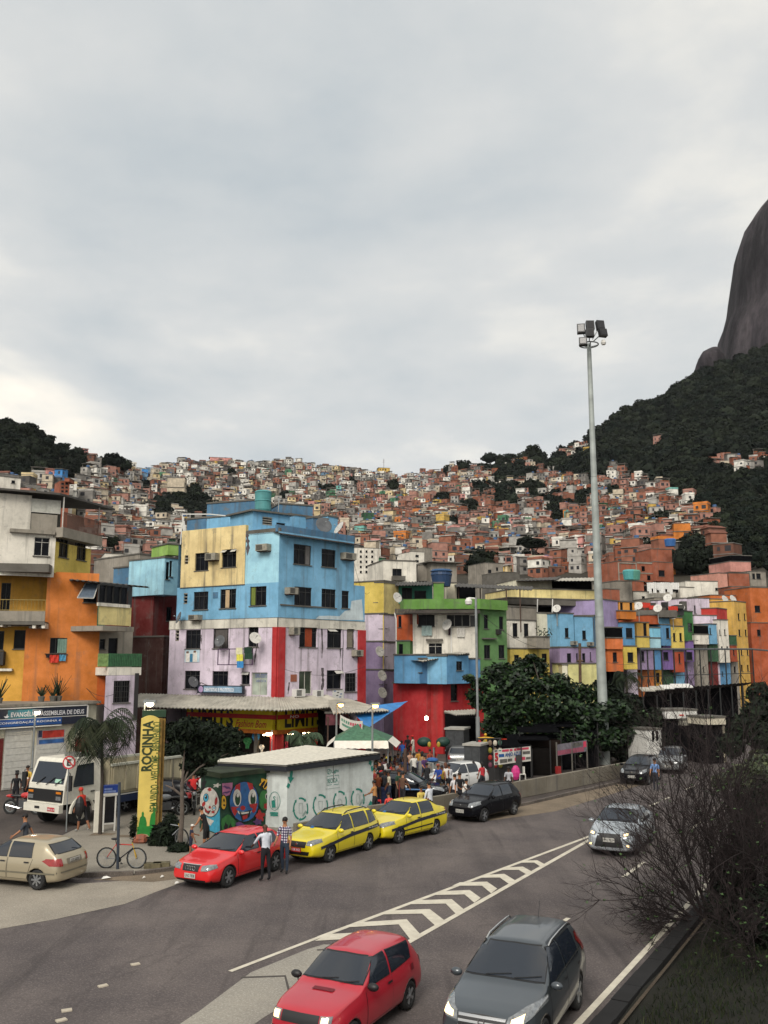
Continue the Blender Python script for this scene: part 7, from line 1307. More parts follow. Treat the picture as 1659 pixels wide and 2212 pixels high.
# goods stall left of the banner, little gold statue
p=at(*cE(540,640),55);t=thing('goods_rack','rack of colourful small goods left of the ANJO AZUL banner','rack',up(p,0));pole(t,up(p,0)+V((-.75,0,0)),up(p,2.5)+V((-.75,0,0)),.06,FRAME_D);pole(t,up(p,0)+V((.6,0,0)),up(p,2.5)+V((.6,0,0)),.05,FRAME_D);pole(t,up(p,2.45)+V((-.75,0,0)),up(p,2.45)+V((.6,0,0)),.04,FRAME_D,'bar');rr=random.Random(2)
for k in range(20):mb=MB();mb.ball(up(p,0)+V((-.6+.3*(k%5),rr.uniform(-.1,.1),2.2-.42*(k//5))),(.13,.1,.17),7,5);part('hanging_ware',mb,mat('ware%d'%(k%6),('#a8312a','#8f8a3a','#6c5a4a','#b8b0a0','#35584a','#7a4456')[k%6],.7),t)
p=at(*cE(492,440),55.6);t=thing('statue','small gold statue with outstretched arms on a post by the banner','statue',p);mb=MB();gm_=mat('gold_paint','#c79a2c',.4,.3);mb.tube([(0,0,-.05),(0,0,.3),(0,0,.62)],[.13,.11,.07],8);mb.tube([(-.5,0,.52),(0,0,.55),(.5,0,.52)],[.05,.09,.05],6);mb.ball((0,0,.74),.09,8,6);part('figure',mb,gm_,t,local=True);pole(t,up(p,0),p-V((0,0,.05)),.05,FRAME_D)
mb=MB();mb.ball(gr(*cE(810,800))+V((0,0,.5)),(.3,.2,.45),8,6);tag(part('bag',mb,mat('bag_pink','#c2327a',.6,var=.2)),'bright pink bag beside the white chair at the barrier','bag')
for x,y,D,s,m,l in((640,790,55,1.5,FRAME_D,'black covered stall block under the ANJO AZUL banner'),(760,760,57,1.2,DARK,'dark box under the right end of the ANJO AZUL banner'),(960,760,58,1.6,mat('stall_dark','#171514',1,spec=0,var=.3),'dark stall under the almond tree'),(1080,740,59,2.0,mat('stall_brown','#241d1a',1,spec=0),'brown grey stall in shade behind the barrier'),(1230,700,61,2.2,DARK,'black stall in deep shade under the faded banner'),(1480,640,62,2.4,DARK,'black stall at the far end of the shade trees')):  # near-black colours hold the shade under the trees
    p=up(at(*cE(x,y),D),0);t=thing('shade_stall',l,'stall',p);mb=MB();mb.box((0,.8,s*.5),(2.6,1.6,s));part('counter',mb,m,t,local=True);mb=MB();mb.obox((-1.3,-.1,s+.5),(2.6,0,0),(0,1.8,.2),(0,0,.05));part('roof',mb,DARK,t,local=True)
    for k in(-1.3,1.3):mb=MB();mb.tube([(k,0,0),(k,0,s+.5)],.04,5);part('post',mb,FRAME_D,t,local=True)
# phone hoods in the square (two green ears)
p=up(at(*c6(780,560),61),0);t=thing('phone_hoods','pair of green egg-shaped public phone hoods in front of the red house','phone booth',p);pole(t,p,up(p,1.4),.06)
for s in(-1,1):mb=MB();mb.ball(up(p,1.75)+V((s*.62,0,0)),(.46,.36,.32),12,8);part('hood',mb,mat('hood_green','#17382f',.6),t,smooth=True);mb=MB();mb.ball(up(p,1.62)+V((s*.3,-.36,0)),(.12,.06,.18),8,6);part('handset_panel',mb,mat('panel_yellow','#a58a2c',.5),t)
# covered court with its dark fence in front of the coloured row, white kiosks
t=thing('court_fence','tall dark court fence with posts, rails and bracing before the coloured row','fence',up(at(*c7(1150,900),92),0));FM=mat('fence_iron',(.012,.014,.014),.7)
xs_=[862,905,945,992,1070,1146,1232,1300,1390,1478,1560];tp=[at(*c7(x,722),88+(x-862)*.022)for x in xs_]
for i,p in enumerate(tp):pole(t,up(p,0),p,.07,FM)
mb=MB();mb.tube([p for p in tp]+[at(*c7(1700,735),108)],.1,5);part('top_rail',mb,mat('rail_grey','#55595a',.7),t)
for z in(.35,.68):mb=MB();mb.tube([up(p,p.z*z)for p in tp],.04,5);part('rail',mb,FM,t)
for i in range(len(tp)-1):pole(t,up(tp[i],tp[i].z*(.68 if i%2 else.35)),up(tp[i+1],tp[i+1].z*(.35 if i%2 else.68)),.03,FM,'brace')
t=thing('court_roof','long low dark roof of the covered court with pale rust edges','shelter',up(at(*c7(1200,1000),84),0));mb=MB();P_=[at(*c7(880,1020),82),at(*c7(1500,945),92),at(*c7(1560,930),104),at(*c7(900,975),92)];sheetroof(t,[P_[3],P_[2],P_[1],P_[0]],mat('stall_dark','#171514',1,spec=0),.05,50)
q=[up(p,0)for p in P_];mb=MB();mb.quad(up(P_[0]+V((0,1.5,0)),0),up(P_[1]+V((0,1.5,0)),0),P_[1]+V((0,1.5,-.1)),P_[0]+V((0,1.5,-.1)));part('shade_front',mb,DARK,t)  # dark sheet: the shade under the court roof put into its colour
for k in range(9):p=P_[0].lerp(P_[1],k/8);pole(t,up(p,0),p,.07,FM)
rr=random.Random(8)
for k in range(4):mb=MB();p=P_[0].lerp(P_[1],.05+.1*k)+V((0,2,.35));mb.obox(p,V((rr.uniform(1,2.2),.2,0)),V((0,1.2,.3)),V((0,0,.06)));part('loose_sheet',mb,rr.choice([TIN,WHITE_P,mat('sheet_blue_grey','#6d8390',.7),TIN]),t)
for r,D,m,nm,l in(((440,428,825,520),66,WHITE_PL,'white_kiosk','white kiosk roof box with small red mark behind the twigs'),((915,512,1162,592),64,paint('#d2c9b4',.3),'white_kiosk','cream box stall to the right of the white kiosk'),((650,535,910,600),66,mat('kiosk_grey','#9a978a',.7,var=.3),'white_kiosk','grey and white counter below the white kiosk'),((990,600,1150,650),65,paint('#b5ab95',.6),'white_kiosk','cream cluttered stand below the cream box stall'),((222,655,400,780),63,WHITE_PL,'white_kiosk','white panelled stand in the shade under the trees')):
    h,w_=house(nm,l,r,D,D+.5,2,m,cG,group='kiosks behind the twigs',z0=None if r[1]<600 else 0)
    if r[1]==655:
        for x in(285,332):w_.sheet('dark_gap',h,cG,(x,665,x+32,780),DARK,.002,.02)
    if r[1]==428:w_.sheet('red_mark',h,cG,(612,472,665,488),mat('print#c0392b','#c0392b'),.002,.02)
    if z0 if False else r[1]<600:
        a0,z0_,a1,z1_=w_.r;mb=MB();w_.slab(mb,a0+.1,0,a1-.1,z0_-.01,-1.8,-.3);part('dark_counter',mb,DARK,h)
# overhead cables
def cable(lab,a,b,sag):mb=MB();a,b=V(a),V(b);mb.tube([a.lerp(b,k/14)-V((0,0,sag*4*(k/14)*(1-k/14)))for k in range(15)],.014,4);tag(part('cable',mb,BLACK),lab,'cable','overhead cables')
cable('cable from the lilac room wall across to the welcome totem lamp',at(*c2(755,530),56),at(*c2(1180,800),50),.4);cable('cable drooping from the orange wall to the lilac window',at(*c2(745,525),56.2),at(*c2(1000,570),55.4),.3)
cable('cable from the white awning lamp to the tarpaulin lamp',at(*c4(1356,350),55),at(*c4(1628,362),50),.5);cable('cable from the camera pole to the almond tree side',at(*c5(1125,640),57),at(*c7(420,700),82),1.2);cable('cable slung between the blue corner building and the yellow house',at(*c3(1490,700),66),at(*c5(215,520),83),.9)
cable('cable slung along the lilac wall toward the market roof',at(*c3(960,1500),60),at(*c3(1570,1480),66),.5);cable('cable from the floodlight mast to the yellow row house',at(*c7(640,800),64),at(*c7(1090,600),105),1.5)
# ================================================================ vehicles
def interp(T,x):return float(np.interp(x,[a for a,_ in T],[b for _,b in T]))
def carpaint(name,col,metal=.0):return mat('carpaint_'+name,col,.32,metal,var=.05,scale=1.5,coat=.7,spec=.5)
CGLASS=mat('car_glass',(.014,.019,.028),.04,var=0,spec=.8);SEAL=mat('car_black_trim',(.010,.010,.011),.5,var=0);HEAD=mat('headlight_glass','#7f8284',.12,.3,var=.4,scale=14,coat=1);HEADON=mat('headlight_lit','#fff0d0',.3,var=0,emit=1.5,ecol='#ffcf80')
TAIL=mat('tail_lamp','#8f1616',.2,var=.2,scale=10,coat=1);PLATE=mat('number_plate_grey','#b5b3ac',.5);PLATER=mat('number_plate_red','#b01f22',.5);RIMM=mat('wheel_rim','#9a9da0',.3,.7);AMBER=mat('amber_lamp','#c9761e',.3)
def make_car(name,lab,cat,pos,head,S,group=None):
    """S: L, W, top (x,z centre line), belt (x,z), zb, plan (x, half width factor), axles, wheel radius, details"""
    L_,Wd=S['L'],S['W'];th=math.atan2(head[1],head[0]);t=thing(name,lab,cat,(pos[0],pos[1],0),th,group)
    hw=Wd/2;zb=S.get('zb',.2)-.05;xs=sorted({round(x,3)for x,_ in S['top']}|{round(x,3)for x,_ in S['belt']}|{round(-L_/2+L_*k/18,3)for k in range(19)});xs=[x for i,x in enumerate(xs)if i==0 or x-xs[i-1]>.05]
    x0,x1=-L_/2,L_/2;rings=[]
    for x in xs:
        zt,zs=interp(S['top'],x),interp(S['belt'],x);zs=min(zs,zt-.015);wm=hw*interp(S['plan'],x);u=min(1,max(0,(zt-zs-.06)/.25))
        wt=(wm-.06)*(1-u)+(wm-.07-(zt-zs)*S.get('tumble',.30))*u;zz=zb+.08*max(0,(abs(x)-L_*.38)/(L_*.12))
        half=[(0,zz),(wm-.14,zz),(wm-.03,zz+.07),(wm,zz+(zs-zz)*.42),(wm-.005,zz+(zs-zz)*.78),(wm-.045,zs),((wm-.045)*.5+wt*.5+.012*u,(zs+zt-.03)/2),(wt,zt-.035*u-.012),(wt*.72,zt+.0),(0,zt+.018)]
        rings.append([V((x,y,z))for y,z in half]+[V((x,-y,z))for y,z in half[-2:0:-1]])
    n=len(rings[0]);mb=MB();mb.v=[p for r in rings for p in r]
    for i in range(len(rings)-1):
        for j in range(n):mb.f.append((i*n+j,i*n+(j+1)%n,(i+1)*n+(j+1)%n,(i+1)*n+j))
    for e_,r,s in((0,rings[0],-1),(len(rings)-1,rings[-1],1)):
        c=sum(r,V())/n;o=len(mb.v);mb.v+=[c.lerp(p,.6)+V((s*.03,0,0))for p in r]+[c+V((s*.04,0,0))];b=e_*n
        for j in range(n):
            k=(j+1)%n;q=(b+j,b+k,o+k,o+j);mb.f.append(q if s>0 else q[::-1]);q=(o+j,o+k,o+n);mb.f.append(q if s>0 else q[::-1])
    mb.m=[0]*len(mb.f);me=mesh('tmp',mb,[S['paint'],SEAL],True);bm=bmesh.new();bm.from_mesh(me);bmesh.ops.recalc_face_normals(bm,faces=bm.faces);bm.to_mesh(me);bm.free()
    o=bpy.data.objects.new('tmp',me);COL.objects.link(o);sb=o.modifiers.new('s','SUBSURF');sb.levels=2;sb.render_levels=2
    dg=bpy.context.evaluated_depsgraph_get();m1=bpy.data.meshes.new_from_object(o.evaluated_get(dg));bvh=BVHTree.FromPolygons([v.co.copy()for v in m1.vertices],[tuple(p.vertices)for p in m1.polygons])
    wr=S['wr'];cu=MB()
    for ax in S['axles']:
        for s in(-1,1):cu.lathe((ax,s*(hw-.25),wr-.01),[(wr*1.17,0),(wr*1.17,.6)],22,0,(0,s,0))
    cm=mesh('cut',cu,SEAL);bm=bmesh.new();bm.from_mesh(cm);bmesh.ops.recalc_face_normals(bm,faces=bm.faces);bm.to_mesh(cm);bm.free();co=bpy.data.objects.new('cut',cm);COL.objects.link(co)
    bo=o.modifiers.new('b','BOOLEAN');bo.object=co;bo.operation='DIFFERENCE';bo.solver='EXACT';bo.material_mode='TRANSFER'
    dg.update();bpy.context.view_layer.update();dg=bpy.context.evaluated_depsgraph_get();m2=bpy.data.meshes.new_from_object(o.evaluated_get(dg));m2.name='body'
    bpy.data.objects.remove(o);bpy.data.objects.remove(co)
    m2.polygons.foreach_set('use_smooth',[True]*len(m2.polygons));body=link('body',m2,t)
    def patch(nm,axis,top,bot,m,off=.008,nu=8,nv=4,parent=t,sub=None):
        """conforming panel: polylines top/bot in the view plane (side: x,z; front/rear: y,z; top: x,y)"""
        def along(P_,q):
            P_=[V((a,b,0))for a,b in P_];ln=[0]
            for i in range(1,len(P_)):ln.append(ln[-1]+(P_[i]-P_[i-1]).length)
            d=q*ln[-1]
            for i in range(1,len(P_)):
                if d<=ln[i]+1e-9:return P_[i-1].lerp(P_[i],(d-ln[i-1])/max(1e-9,ln[i]-ln[i-1]))
            return P_[-1]
        rows=[]
        for j in range(nv+1):
            r=[]
            for i in range(nu+1):
                p=along(top,i/nu).lerp(along(bot,i/nu),j/nv);a,b=p.x,p.y
                o_,d_={'L':(V((a,3,b)),V((0,-1,0))),'R':(V((a,-3,b)),V((0,1,0))),'F':(V((6,a,b)),V((-1,0,0))),'B':(V((-6,a,b)),V((1,0,0))),'T':(V((a,b,4)),V((0,0,-1)))}[axis]
                h,nn,_,_=bvh.ray_cast(o_,d_)
                if h is None:
                    for k in range(1,12):          # walk inwards until the body is met
                        o2=o_.copy();o2.z-=.02*k if axis in 'LRFB' else 0;o2.y*=(1-.03*k)if axis in 'FBT' else 1;o2.x*=(1-.03*k)if axis in 'LRT' else 1
                        h,nn,_,_=bvh.ray_cast(o2,d_)
                        if h is not None:break
                if h is None:h,nn=o_+d_*3,-d_
                r.append(h+(nn if nn.dot(d_)<0 else-nn)*off)
            rows.append(r)
        g=MB();g.grid(rows);
        return part(nm,g,m,parent,local=True,smooth=True)
    for s in('L','R'):
        for d in S.get('doors',[]):
            patch('seam',s,d[0],d[1],SEAL,.003,6,6)
            sh=lambda P_,dx,dz:[(a+(-dx if a>(d[0][0][0]+d[0][-1][0])/2 else dx),b+dz)for a,b in P_]
            dr=patch('door',s,sh(d[0],.012,-.0),sh(d[1],.012,.012),S['paint'],.006,6,6)
            hx,hz=d[2];patch('handle',s,[(hx-.09,hz+.02),(hx+.09,hz+.02)],[(hx-.09,hz-.02),(hx+.09,hz-.02)],S.get('handlem',SEAL),.03,2,1,dr)
        for wv in S['side']:patch('side_window_seal',s,[(a+(.02 if a>0 else-.02)*0,b+.015)for a,b in wv[0]],[(a,b-.015)for a,b in wv[1]],SEAL,.0085,8,4);patch('side_window',s,wv[0],wv[1],CGLASS,.013,8,4)
        for st in S.get('stripe',[]):patch(st[3],s,st[0],st[1],st[2],.012,14,2)
    for nm,ax in(('windscreen','F'),('rear_window','B')):
        tp,bt=S[nm];patch(nm+'_seal',ax,[(a*1.04,b+.02)for a,b in tp],[(a*1.02,b-.015)for a,b in bt],SEAL,.007,10,6);patch(nm,ax,tp,bt,S.get('wglass',CGLASS)if ax=='F' else CGLASS,.012,10,6)
    for nm,ax,tp,bt,m in S.get('extra',[]):patch(nm,ax,tp,bt,m,.014 if nm!='lens' else.02,8,3)
    for s in(-1,1):
        for ax in S['axles']:
            g=MB();yy=s*(hw-.03);wv=V((ax,yy,wr));g.lathe(wv,[(wr*.62,-.19),(wr*.96,-.18),(wr,-.12),(wr,-.05),(wr*.94,0),(wr*.68,.005),(wr*.64,-.03)],24,0,(0,s,0));w_=part('wheel',g,RUBBER,t,local=True,smooth=True);wc=Matrix.Identity(4)
            g=MB();g.lathe(wv,[(wr*.66,-.05),(wr*.66,-.01),(wr*.6,.002),(wr*.56,-.04),(wr*.1,-.035)],24,0,(0,s,0));k=S.get('spokes',5)
            for i in range(k):
                a=6.283*i/k;d=V((math.cos(a),0,math.sin(a)));e_=V((-math.sin(a),0,math.cos(a)));g.obox(wv+d*wr*.1-e_*wr*.09+V((0,s*-.03,0)),d*wr*.5,e_*wr*.18,V((0,s*.035,0)),1)
            g.lathe(wv,[(wr*.14,-.03),(wr*.13,.012),(wr*.05,.015)],10,1,(0,s,0));part('rim',g,[mat('rim_dark',(.03,.03,.032),.5),S.get('rim',RIMM)],w_,local=True)
        mx,mz=S['mirror'];g=MB();yy=hw*interp(S['plan'],mx)-.02;g.ball((mx,s*(yy+.1),mz),(.07,.12,.075),10,6);mr=part('mirror',g,S.get('mirrorm',S['paint']),t,local=True,smooth=True)
    for f in S.get('fit',[]):f(t,bvh,hw)
    return t
def txt3(parent,txt,o,xd,yd,w_,h_,m,bold=.01):
    M=wm(parent);lettering(parent,txt,M@V(o),M.to_3x3()@V(xd),M.to_3x3()@V(yd),w_,h_,m,bold)
def plate(z,front=True,m=PLATE,txt='LNO 7838',wid=.42,ink=BLACK):
    def f(t,bvh,hw):
        s=1 if front else-1;h,nn,_,_=bvh.ray_cast(V((6*s,0,z)),V((-s,0,0)));x=h.x+s*.012;g=MB();g.box((x+s*.004,0,z),(.012,wid,.14));p=part('number_plate',g,m,t,local=True);txt3(p,txt,(x+s*.013,-s*wid*.43,z-.04),(0,s,0),(0,0,1),wid*.86,.085,ink)
    return f
def sym(pts):return[(-a,b)for a,b in pts]
def mirror2(nm,ax,top,bot,m):return[(nm,ax,top,bot,m),(nm,ax,sym(top)[::-1],sym(bot)[::-1],m)]
def hatch(L_,W_,H_,pnt,**k):
    """two-box body; all numbers in metres from the middle"""
    h=L_/2;A_=k.get('cowl',h*.42);rf=k.get('rooffront',h*.06);rr=k.get('roofrear',-h*.72);hood=k.get('hood',.9);nose=k.get('nose',.70);belt=k.get('belt',.88);tail=k.get('tail',.95);rg=k.get('rgbase',-h*.95)
    S=dict(L=L_,W=W_,paint=pnt,top=[(-h,tail-.16),(-h+.05,tail-.02),(rg,tail+.03),(rr-.04,H_-.08),(rr+.12,H_-.02),((rr+rf)/2,H_),(rf-.1,H_-.025),(rf,H_-.055),(A_,hood+.05),(A_+.1,hood),(h*.82,nose+.06),(h-.06,nose),(h,nose-.10)],
             belt=[(-h,tail-.2),(-h*.7,belt+.04),(0,belt),(A_,belt-.02),(h*.8,nose-.04),(h,nose-.2)],plan=[(-h,.86),(-h+.12,.95),(-h*.55,1),(h*.45,1),(h-.35,.955),(h-.12,.90),(h,.80)],axles=k.get('axles',(-h*.64,h*.66)),wr=k.get('wr',.29),mirror=(A_-.12,belt+.07))
    zt=H_-.09;wv=[(rr+.08,zt-.03),(rf-.14,zt)],None
    S['windscreen']=([(-W_*.345,H_-.085),(0,H_-.07),(W_*.345,H_-.085)],[(-W_*.425,hood+.07),(0,hood+.085),(W_*.425,hood+.07)]);S['rear_window']=([(-W_*.32,H_-.13),(W_*.32,H_-.13)],[(-W_*.385,tail+.07),(W_*.385,tail+.07)])
    b0=k.get('bpillar',-.05);zs=belt+.035;q=(zt-zs)
    fr=([(b0+.04,zt),(rf-.02,zt-.01)],[(b0+.04,zs),(A_-.14,zs)])
    if k.get('four',True):c0=k.get('cpillar',-h*.50);S['side']=[fr,([(c0+.06,zt-.01),(b0-.03,zt)],[(c0,zs+.01),(b0-.03,zs)])]
    else:S['side']=[fr,([(rr+.1,zt-.05),(b0-.03,zt)],[(-h*.66,zs+.05),(b0-.03,zs)])]
    zl=.30;S['doors']=[([(b0,belt-.0),(A_-.05,belt-.02)],[(b0,zl),(A_-.08,zl)],(b0+.16,belt-.10))]
    if k.get('four',True):S['doors'].append(([(c0-.05,belt),(b0-.015,belt)],[(-h*.64+.38,zl),(b0-.015,zl)],(c0+.16,belt-.10)))
    S.update(k.get('over',{}));S['extra']=S.get('extra',[]);return S
def hdir(x,y):return V((x,y)).normalized()
# ---- grey crossover in front
pg=carpaint('graphite','#474d52',.35);hd=hdir(-.42,-.907);lf=V((-hd.y,hd.x));rear=V((3.16,20.05));mid=rear+hd*1.28
S=hatch(4.5,1.78,1.62,pg,hood=1.06,nose=.92,belt=1.02,tail=1.08,wr=.345,cowl=.98,rooffront=.22,roofrear=-1.72,rgbase=-2.06,bpillar=-.32,cpillar=-1.35,axles=(-1.28,1.34),over=dict(zb=.26,rim=RIMM))
S['extra']=mirror2('headlight','F',[(.46,.90),(.66,.98),(.84,1.0)],[(.44,.78),(.64,.80),(.86,.90)],HEAD)+mirror2('lens','F',[(.52,.88),(.70,.93)],[(.52,.81),(.70,.84)],HEADON)+[('grille','F',[(-.44,.88),(0,.90),(.44,.88)],[(-.40,.64),(0,.60),(.40,.64)],SEAL)]+[('chrome_bar','F',[(-.43,z+.025),(.43,z+.025)],[(-.42,z-.012),(.42,z-.012)],CHROME)for z in(.855,.775,.695)]+[('bumper_intake','F',[(-.6,.5),(.6,.5)],[(-.55,.36),(.55,.36)],SEAL)]+mirror2('tail_lamp','B',[(.66,1.4),(.74,1.4)],[(.62,.98),(.82,.98)],TAIL)+mirror2('chrome_line','L',[(-1.6,1.13),(.7,1.05)],[(-1.6,1.105),(.7,1.025)],CHROME)[:1]
def railf(zr,y,xa,xb,m):
    def f(t,bvh,hw):
        for s in(-1,1):
            P_=[]
            for k in range(9):
                x=xa+(xb-xa)*k/8;h,nn,_,_=bvh.ray_cast(V((x,s*y,4)),V((0,0,-1)));P_.append(h+V((0,0,zr*(0 if k in(0,8)else 1))))
            g=MB();g.tube(P_,.022,6);part('roof_rail',g,m,t,local=True)
    return f
def antenna(x,h_=.35,lean=-.15):
    def f(t,bvh,hw):h,_,_,_=bvh.ray_cast(V((x,0,4)),V((0,0,-1)));g=MB();g.tube([h,h+V((lean,0,h_))],.008,4);part('antenna',g,BLACK,t,local=True)
    return f
def emblem(z,r=.06,style='ring'):
    def f(t,bvh,hw):
        h,nn,_,_=bvh.ray_cast(V((6,0,z)),V((-1,0,0)));g=MB()
        if style=='rings':
            for k in range(4):c=h+V((.02,-.135+.09*k,0));g.tube([c+V((.002*k,math.cos(a)*.058,math.sin(a)*.058))for a in[6.283*i/14 for i in range(15)]],.009,4)
        elif style=='h':g.box(h+V((.02,-.05,0)),(.015,.02,.12));g.box(h+V((.02,.05,0)),(.015,.02,.12));g.box(h+V((.02,0,0)),(.012,.08,.02))
        else:g.lathe(h+V((.006,0,0)),[(r,0),(r*.9,.015)],14,0,(1,0,0))
        part('emblem',g,CHROME,t,local=True)
    return f
def wipers(x0,z0):
    def f(t,bvh,hw):
        for y in(-.35,.2):
            g=MB();P_=[]
            for k in range(5):
                h,nn,_,_=bvh.ray_cast(V((6,y+.12*k,z0+.012*k)),V((-1,0,0)))
                if h is not None:P_.append(h+nn*.025)
            if len(P_)>1:g.tube(P_,.008,4);part('wiper',g,BLACK,t,local=True)
    return f
S['fit']=[railf(.05,.62,-1.6,.1,CHROME),antenna(-1.45,.3),emblem(.775,.07,'h'),plate(.5),wipers(.9,1.14)]
make_car('crossover_car','dark grey crossover with lit headlights and chrome grille in the near lane','car',mid,hd,S)
# ---- red old hatchback in front
pr=carpaint('faded_red','#b02433');hd=hdir(-.455,-.89);lf=V((-hd.y,hd.x));rear=V((-.12,20.0));mid=rear+hd*1.15
S=hatch(3.69,1.51,1.40,pr,hood=.93,nose=.80,belt=.90,tail=.90,wr=.275,cowl=.78,rooffront=.18,roofrear=-1.38,rgbase=-1.74,bpillar=-.30,four=False,axles=(-1.15,1.21),over=dict(zb=.22,mirrorm=SEAL,tumble=.26))
S['extra']=mirror2('headlight','F',[(.40,.76),(.59,.76)],[(.40,.60),(.59,.60)],HEAD)+mirror2('lens','F',[(.43,.74),(.55,.74)],[(.43,.63),(.55,.63)],HEADON)+[('grille','F',[(-.38,.76),(.38,.76)],[(-.38,.60),(.38,.60)],SEAL),('bumper','F',[(-.59,.50),(0,.52),(.59,.50)],[(-.59,.33),(0,.33),(.59,.33)],SEAL),('hood_vent','T',[(.98,-.22),(.98,.22)],[(1.1,-.22),(1.1,.22)],mat('vent_dark_red','#6a1420',.6))]+mirror2('tail_lamp','B',[(.48,.86),(.62,.86)],[(.48,.64),(.62,.64)],TAIL)+[('fuel_cap','L',[(-1.3,.86),(-1.18,.86)],[(-1.3,.74),(-1.18,.74)],mat('cap_dark_red','#701420',.5))]
S['fit']=[plate(.42,txt='KXA 2047'),wipers(.7,.99)];S['doors'][0]=([(-.34,.90),(.72,.88)],[(-.34,.30),(.70,.30)],(-.2,.80))
make_car('old_hatchback','boxy faded red hatchback with black bumper and lit headlights driving in front','car',mid,hd,S)
# ---- red parked coupe
ph=carpaint('bright_red','#d31f22');f_,r_=V((-4.86,29.67)),V((-3.60,32.0));hd=hdir(*(f_-r_));rt=V((hd.y,-hd.x));mid=(f_+r_)/2+rt*.82
S=hatch(4.15,1.735,1.42,ph,hood=.92,nose=.76,belt=.90,tail=.98,wr=.32,cowl=.92,rooffront=.15,roofrear=-1.35,rgbase=-1.95,bpillar=-.35,four=False,axles=(-1.26,1.26),over=dict(zb=.22,spokes=6))
S['extra']=mirror2('headlight','F',[(.40,.73),(.62,.76),(.74,.76)],[(.40,.59),(.62,.60),(.78,.66)],HEAD)+[('grille','F',[(-.33,.735),(.33,.735)],[(-.30,.56),(.30,.56)],SEAL),('grille_rim','F',[(-.36,.755),(.36,.755)],[(-.36,.738),(.36,.738)],CHROME),('bumper_lip','F',[(-.72,.33),(.72,.33)],[(-.7,.24),(.7,.24)],SEAL)]+mirror2('tail_lamp','B',[(.58,.9),(.76,.9)],[(.55,.72),(.76,.72)],TAIL)
S['fit']=[emblem(.65,style='rings'),plate(.43,txt='LNO 7838'),wipers(.85,.98)];S['doors'][0]=([(-.4,.90),(.84,.87)],[(-.4,.32),(.82,.32)],(-.24,.79))
make_car('parked_coupe','bright red coupe with ringed grille emblem parked at the kerb','car',mid,hd,S)
# ---- taxis
py=carpaint('taxi_yellow','#d8c51c');NAVY=mat('taxi_navy',(.012,.014,.03),.4)
def taxi(name,lab,f_,r_,wagon):
    hd=hdir(*(f_-r_));rt=V((hd.y,-hd.x));mid=(f_+r_)/2+rt*.76
    if wagon:S=hatch(4.22,1.66,1.50,py,hood=.96,nose=.80,belt=.93,tail=1.0,wr=.30,cowl=.86,rooffront=.12,roofrear=-1.72,rgbase=-2.0,bpillar=-.22,cpillar=-1.2,axles=(-1.22,1.22),over=dict(zb=.24))
    else:
        S=hatch(4.14,1.64,1.43,py,hood=.94,nose=.78,belt=.91,tail=.99,wr=.29,cowl=.90,rooffront=.2,roofrear=-.98,rgbase=-1.55,bpillar=-.12,cpillar=-1.0,axles=(-1.13,1.25),over=dict(zb=.23));h=2.07
        S['top']=[(-h,.82),(-h+.05,.98),(-h+.12,1.02),(-1.56,1.03),(-1.02,H_ if False else 1.35),(-.85,1.41),(-.3,1.43),(.1,1.405),(.2,1.375),(.9,.99),(1.0,.94),(h*.82,.84),(h-.06,.78),(h,.68)];S['rear_window']=([(-.52,1.33),(.52,1.33)],[(-.6,1.07),(.6,1.07)])
    h=S['L']/2;bz=S['belt'][2][1]
    if wagon:S['side'].append(([(-1.66,1.36),(-1.28,1.39)],[(-1.78,1.02),(-1.25,.98)]))
    S['stripe']=[([(-h+.16,bz-.05),(0,bz-.13),(h-.35,bz-.33)],[(-h+.16,bz-.17),(0,bz-.25),(h-.35,bz-.42)],NAVY,'side_stripe')]
    S['extra']=mirror2('headlight','F',[(.42,.78),(.60,.83),(.72,.84)],[(.42,.66),(.60,.66),(.76,.74)],HEAD)+[('grille','F',[(-.40,.76),(.40,.76)],[(-.38,.58),(.38,.58)],SEAL),('bumper_intake','F',[(-.55,.46),(.55,.46)],[(-.5,.34),(.5,.34)],SEAL)]+mirror2('tail_lamp','B',[(.58,.95),(.72,.95)],[(.58,.7),(.74,.7)],TAIL)
    if not wagon:S['stripe'].append(([(-.9,.50),(1.0,.46)],[(-.9,.45),(1.0,.41)],SEAL,'rub_strip'))
    S['extra'].append(('dash_sticker','F',[(-.35,1.05),(-.2,1.05)],[(-.36,1.0),(-.2,1.0)],mat('sticker_blue','#2f6fb0',.5)))
    def word(t,bvh,hw):
        hh,nn,_,_=bvh.ray_cast(V((-h+.75,3,bz-.13)),V((0,-1,0)));txt3(t,'Rio Taxi RJ' if False else 'Av. Barra RJ',(-h+.95,hh.y+.03,bz-.15),(-1,0,0),(0,0,1),.6,.07,SIGNW,.01)
    S['fit']=[emblem(.67,.05),plate(.40 if not wagon else.50,m=PLATER,txt='LLM 3453',ink=SIGNW),wipers(.85,1.02),antenna(.0,.28,-.1),word]+([railf(.06,.5,-1.5,.0,SEAL)]if wagon else[])
    return make_car(name,lab,'taxi',mid,hd,S,'yellow taxis parked at the kerb')
taxi('taxi','yellow estate taxi with roof rails and navy side stripe beside the two men',V((-1.914,33.3)),V((-.58,35.4)),True)
taxi('taxi','yellow saloon taxi with navy side stripe parked in front of the black hatchback',V((.646,36.75)),V((2.1,38.55)),False)
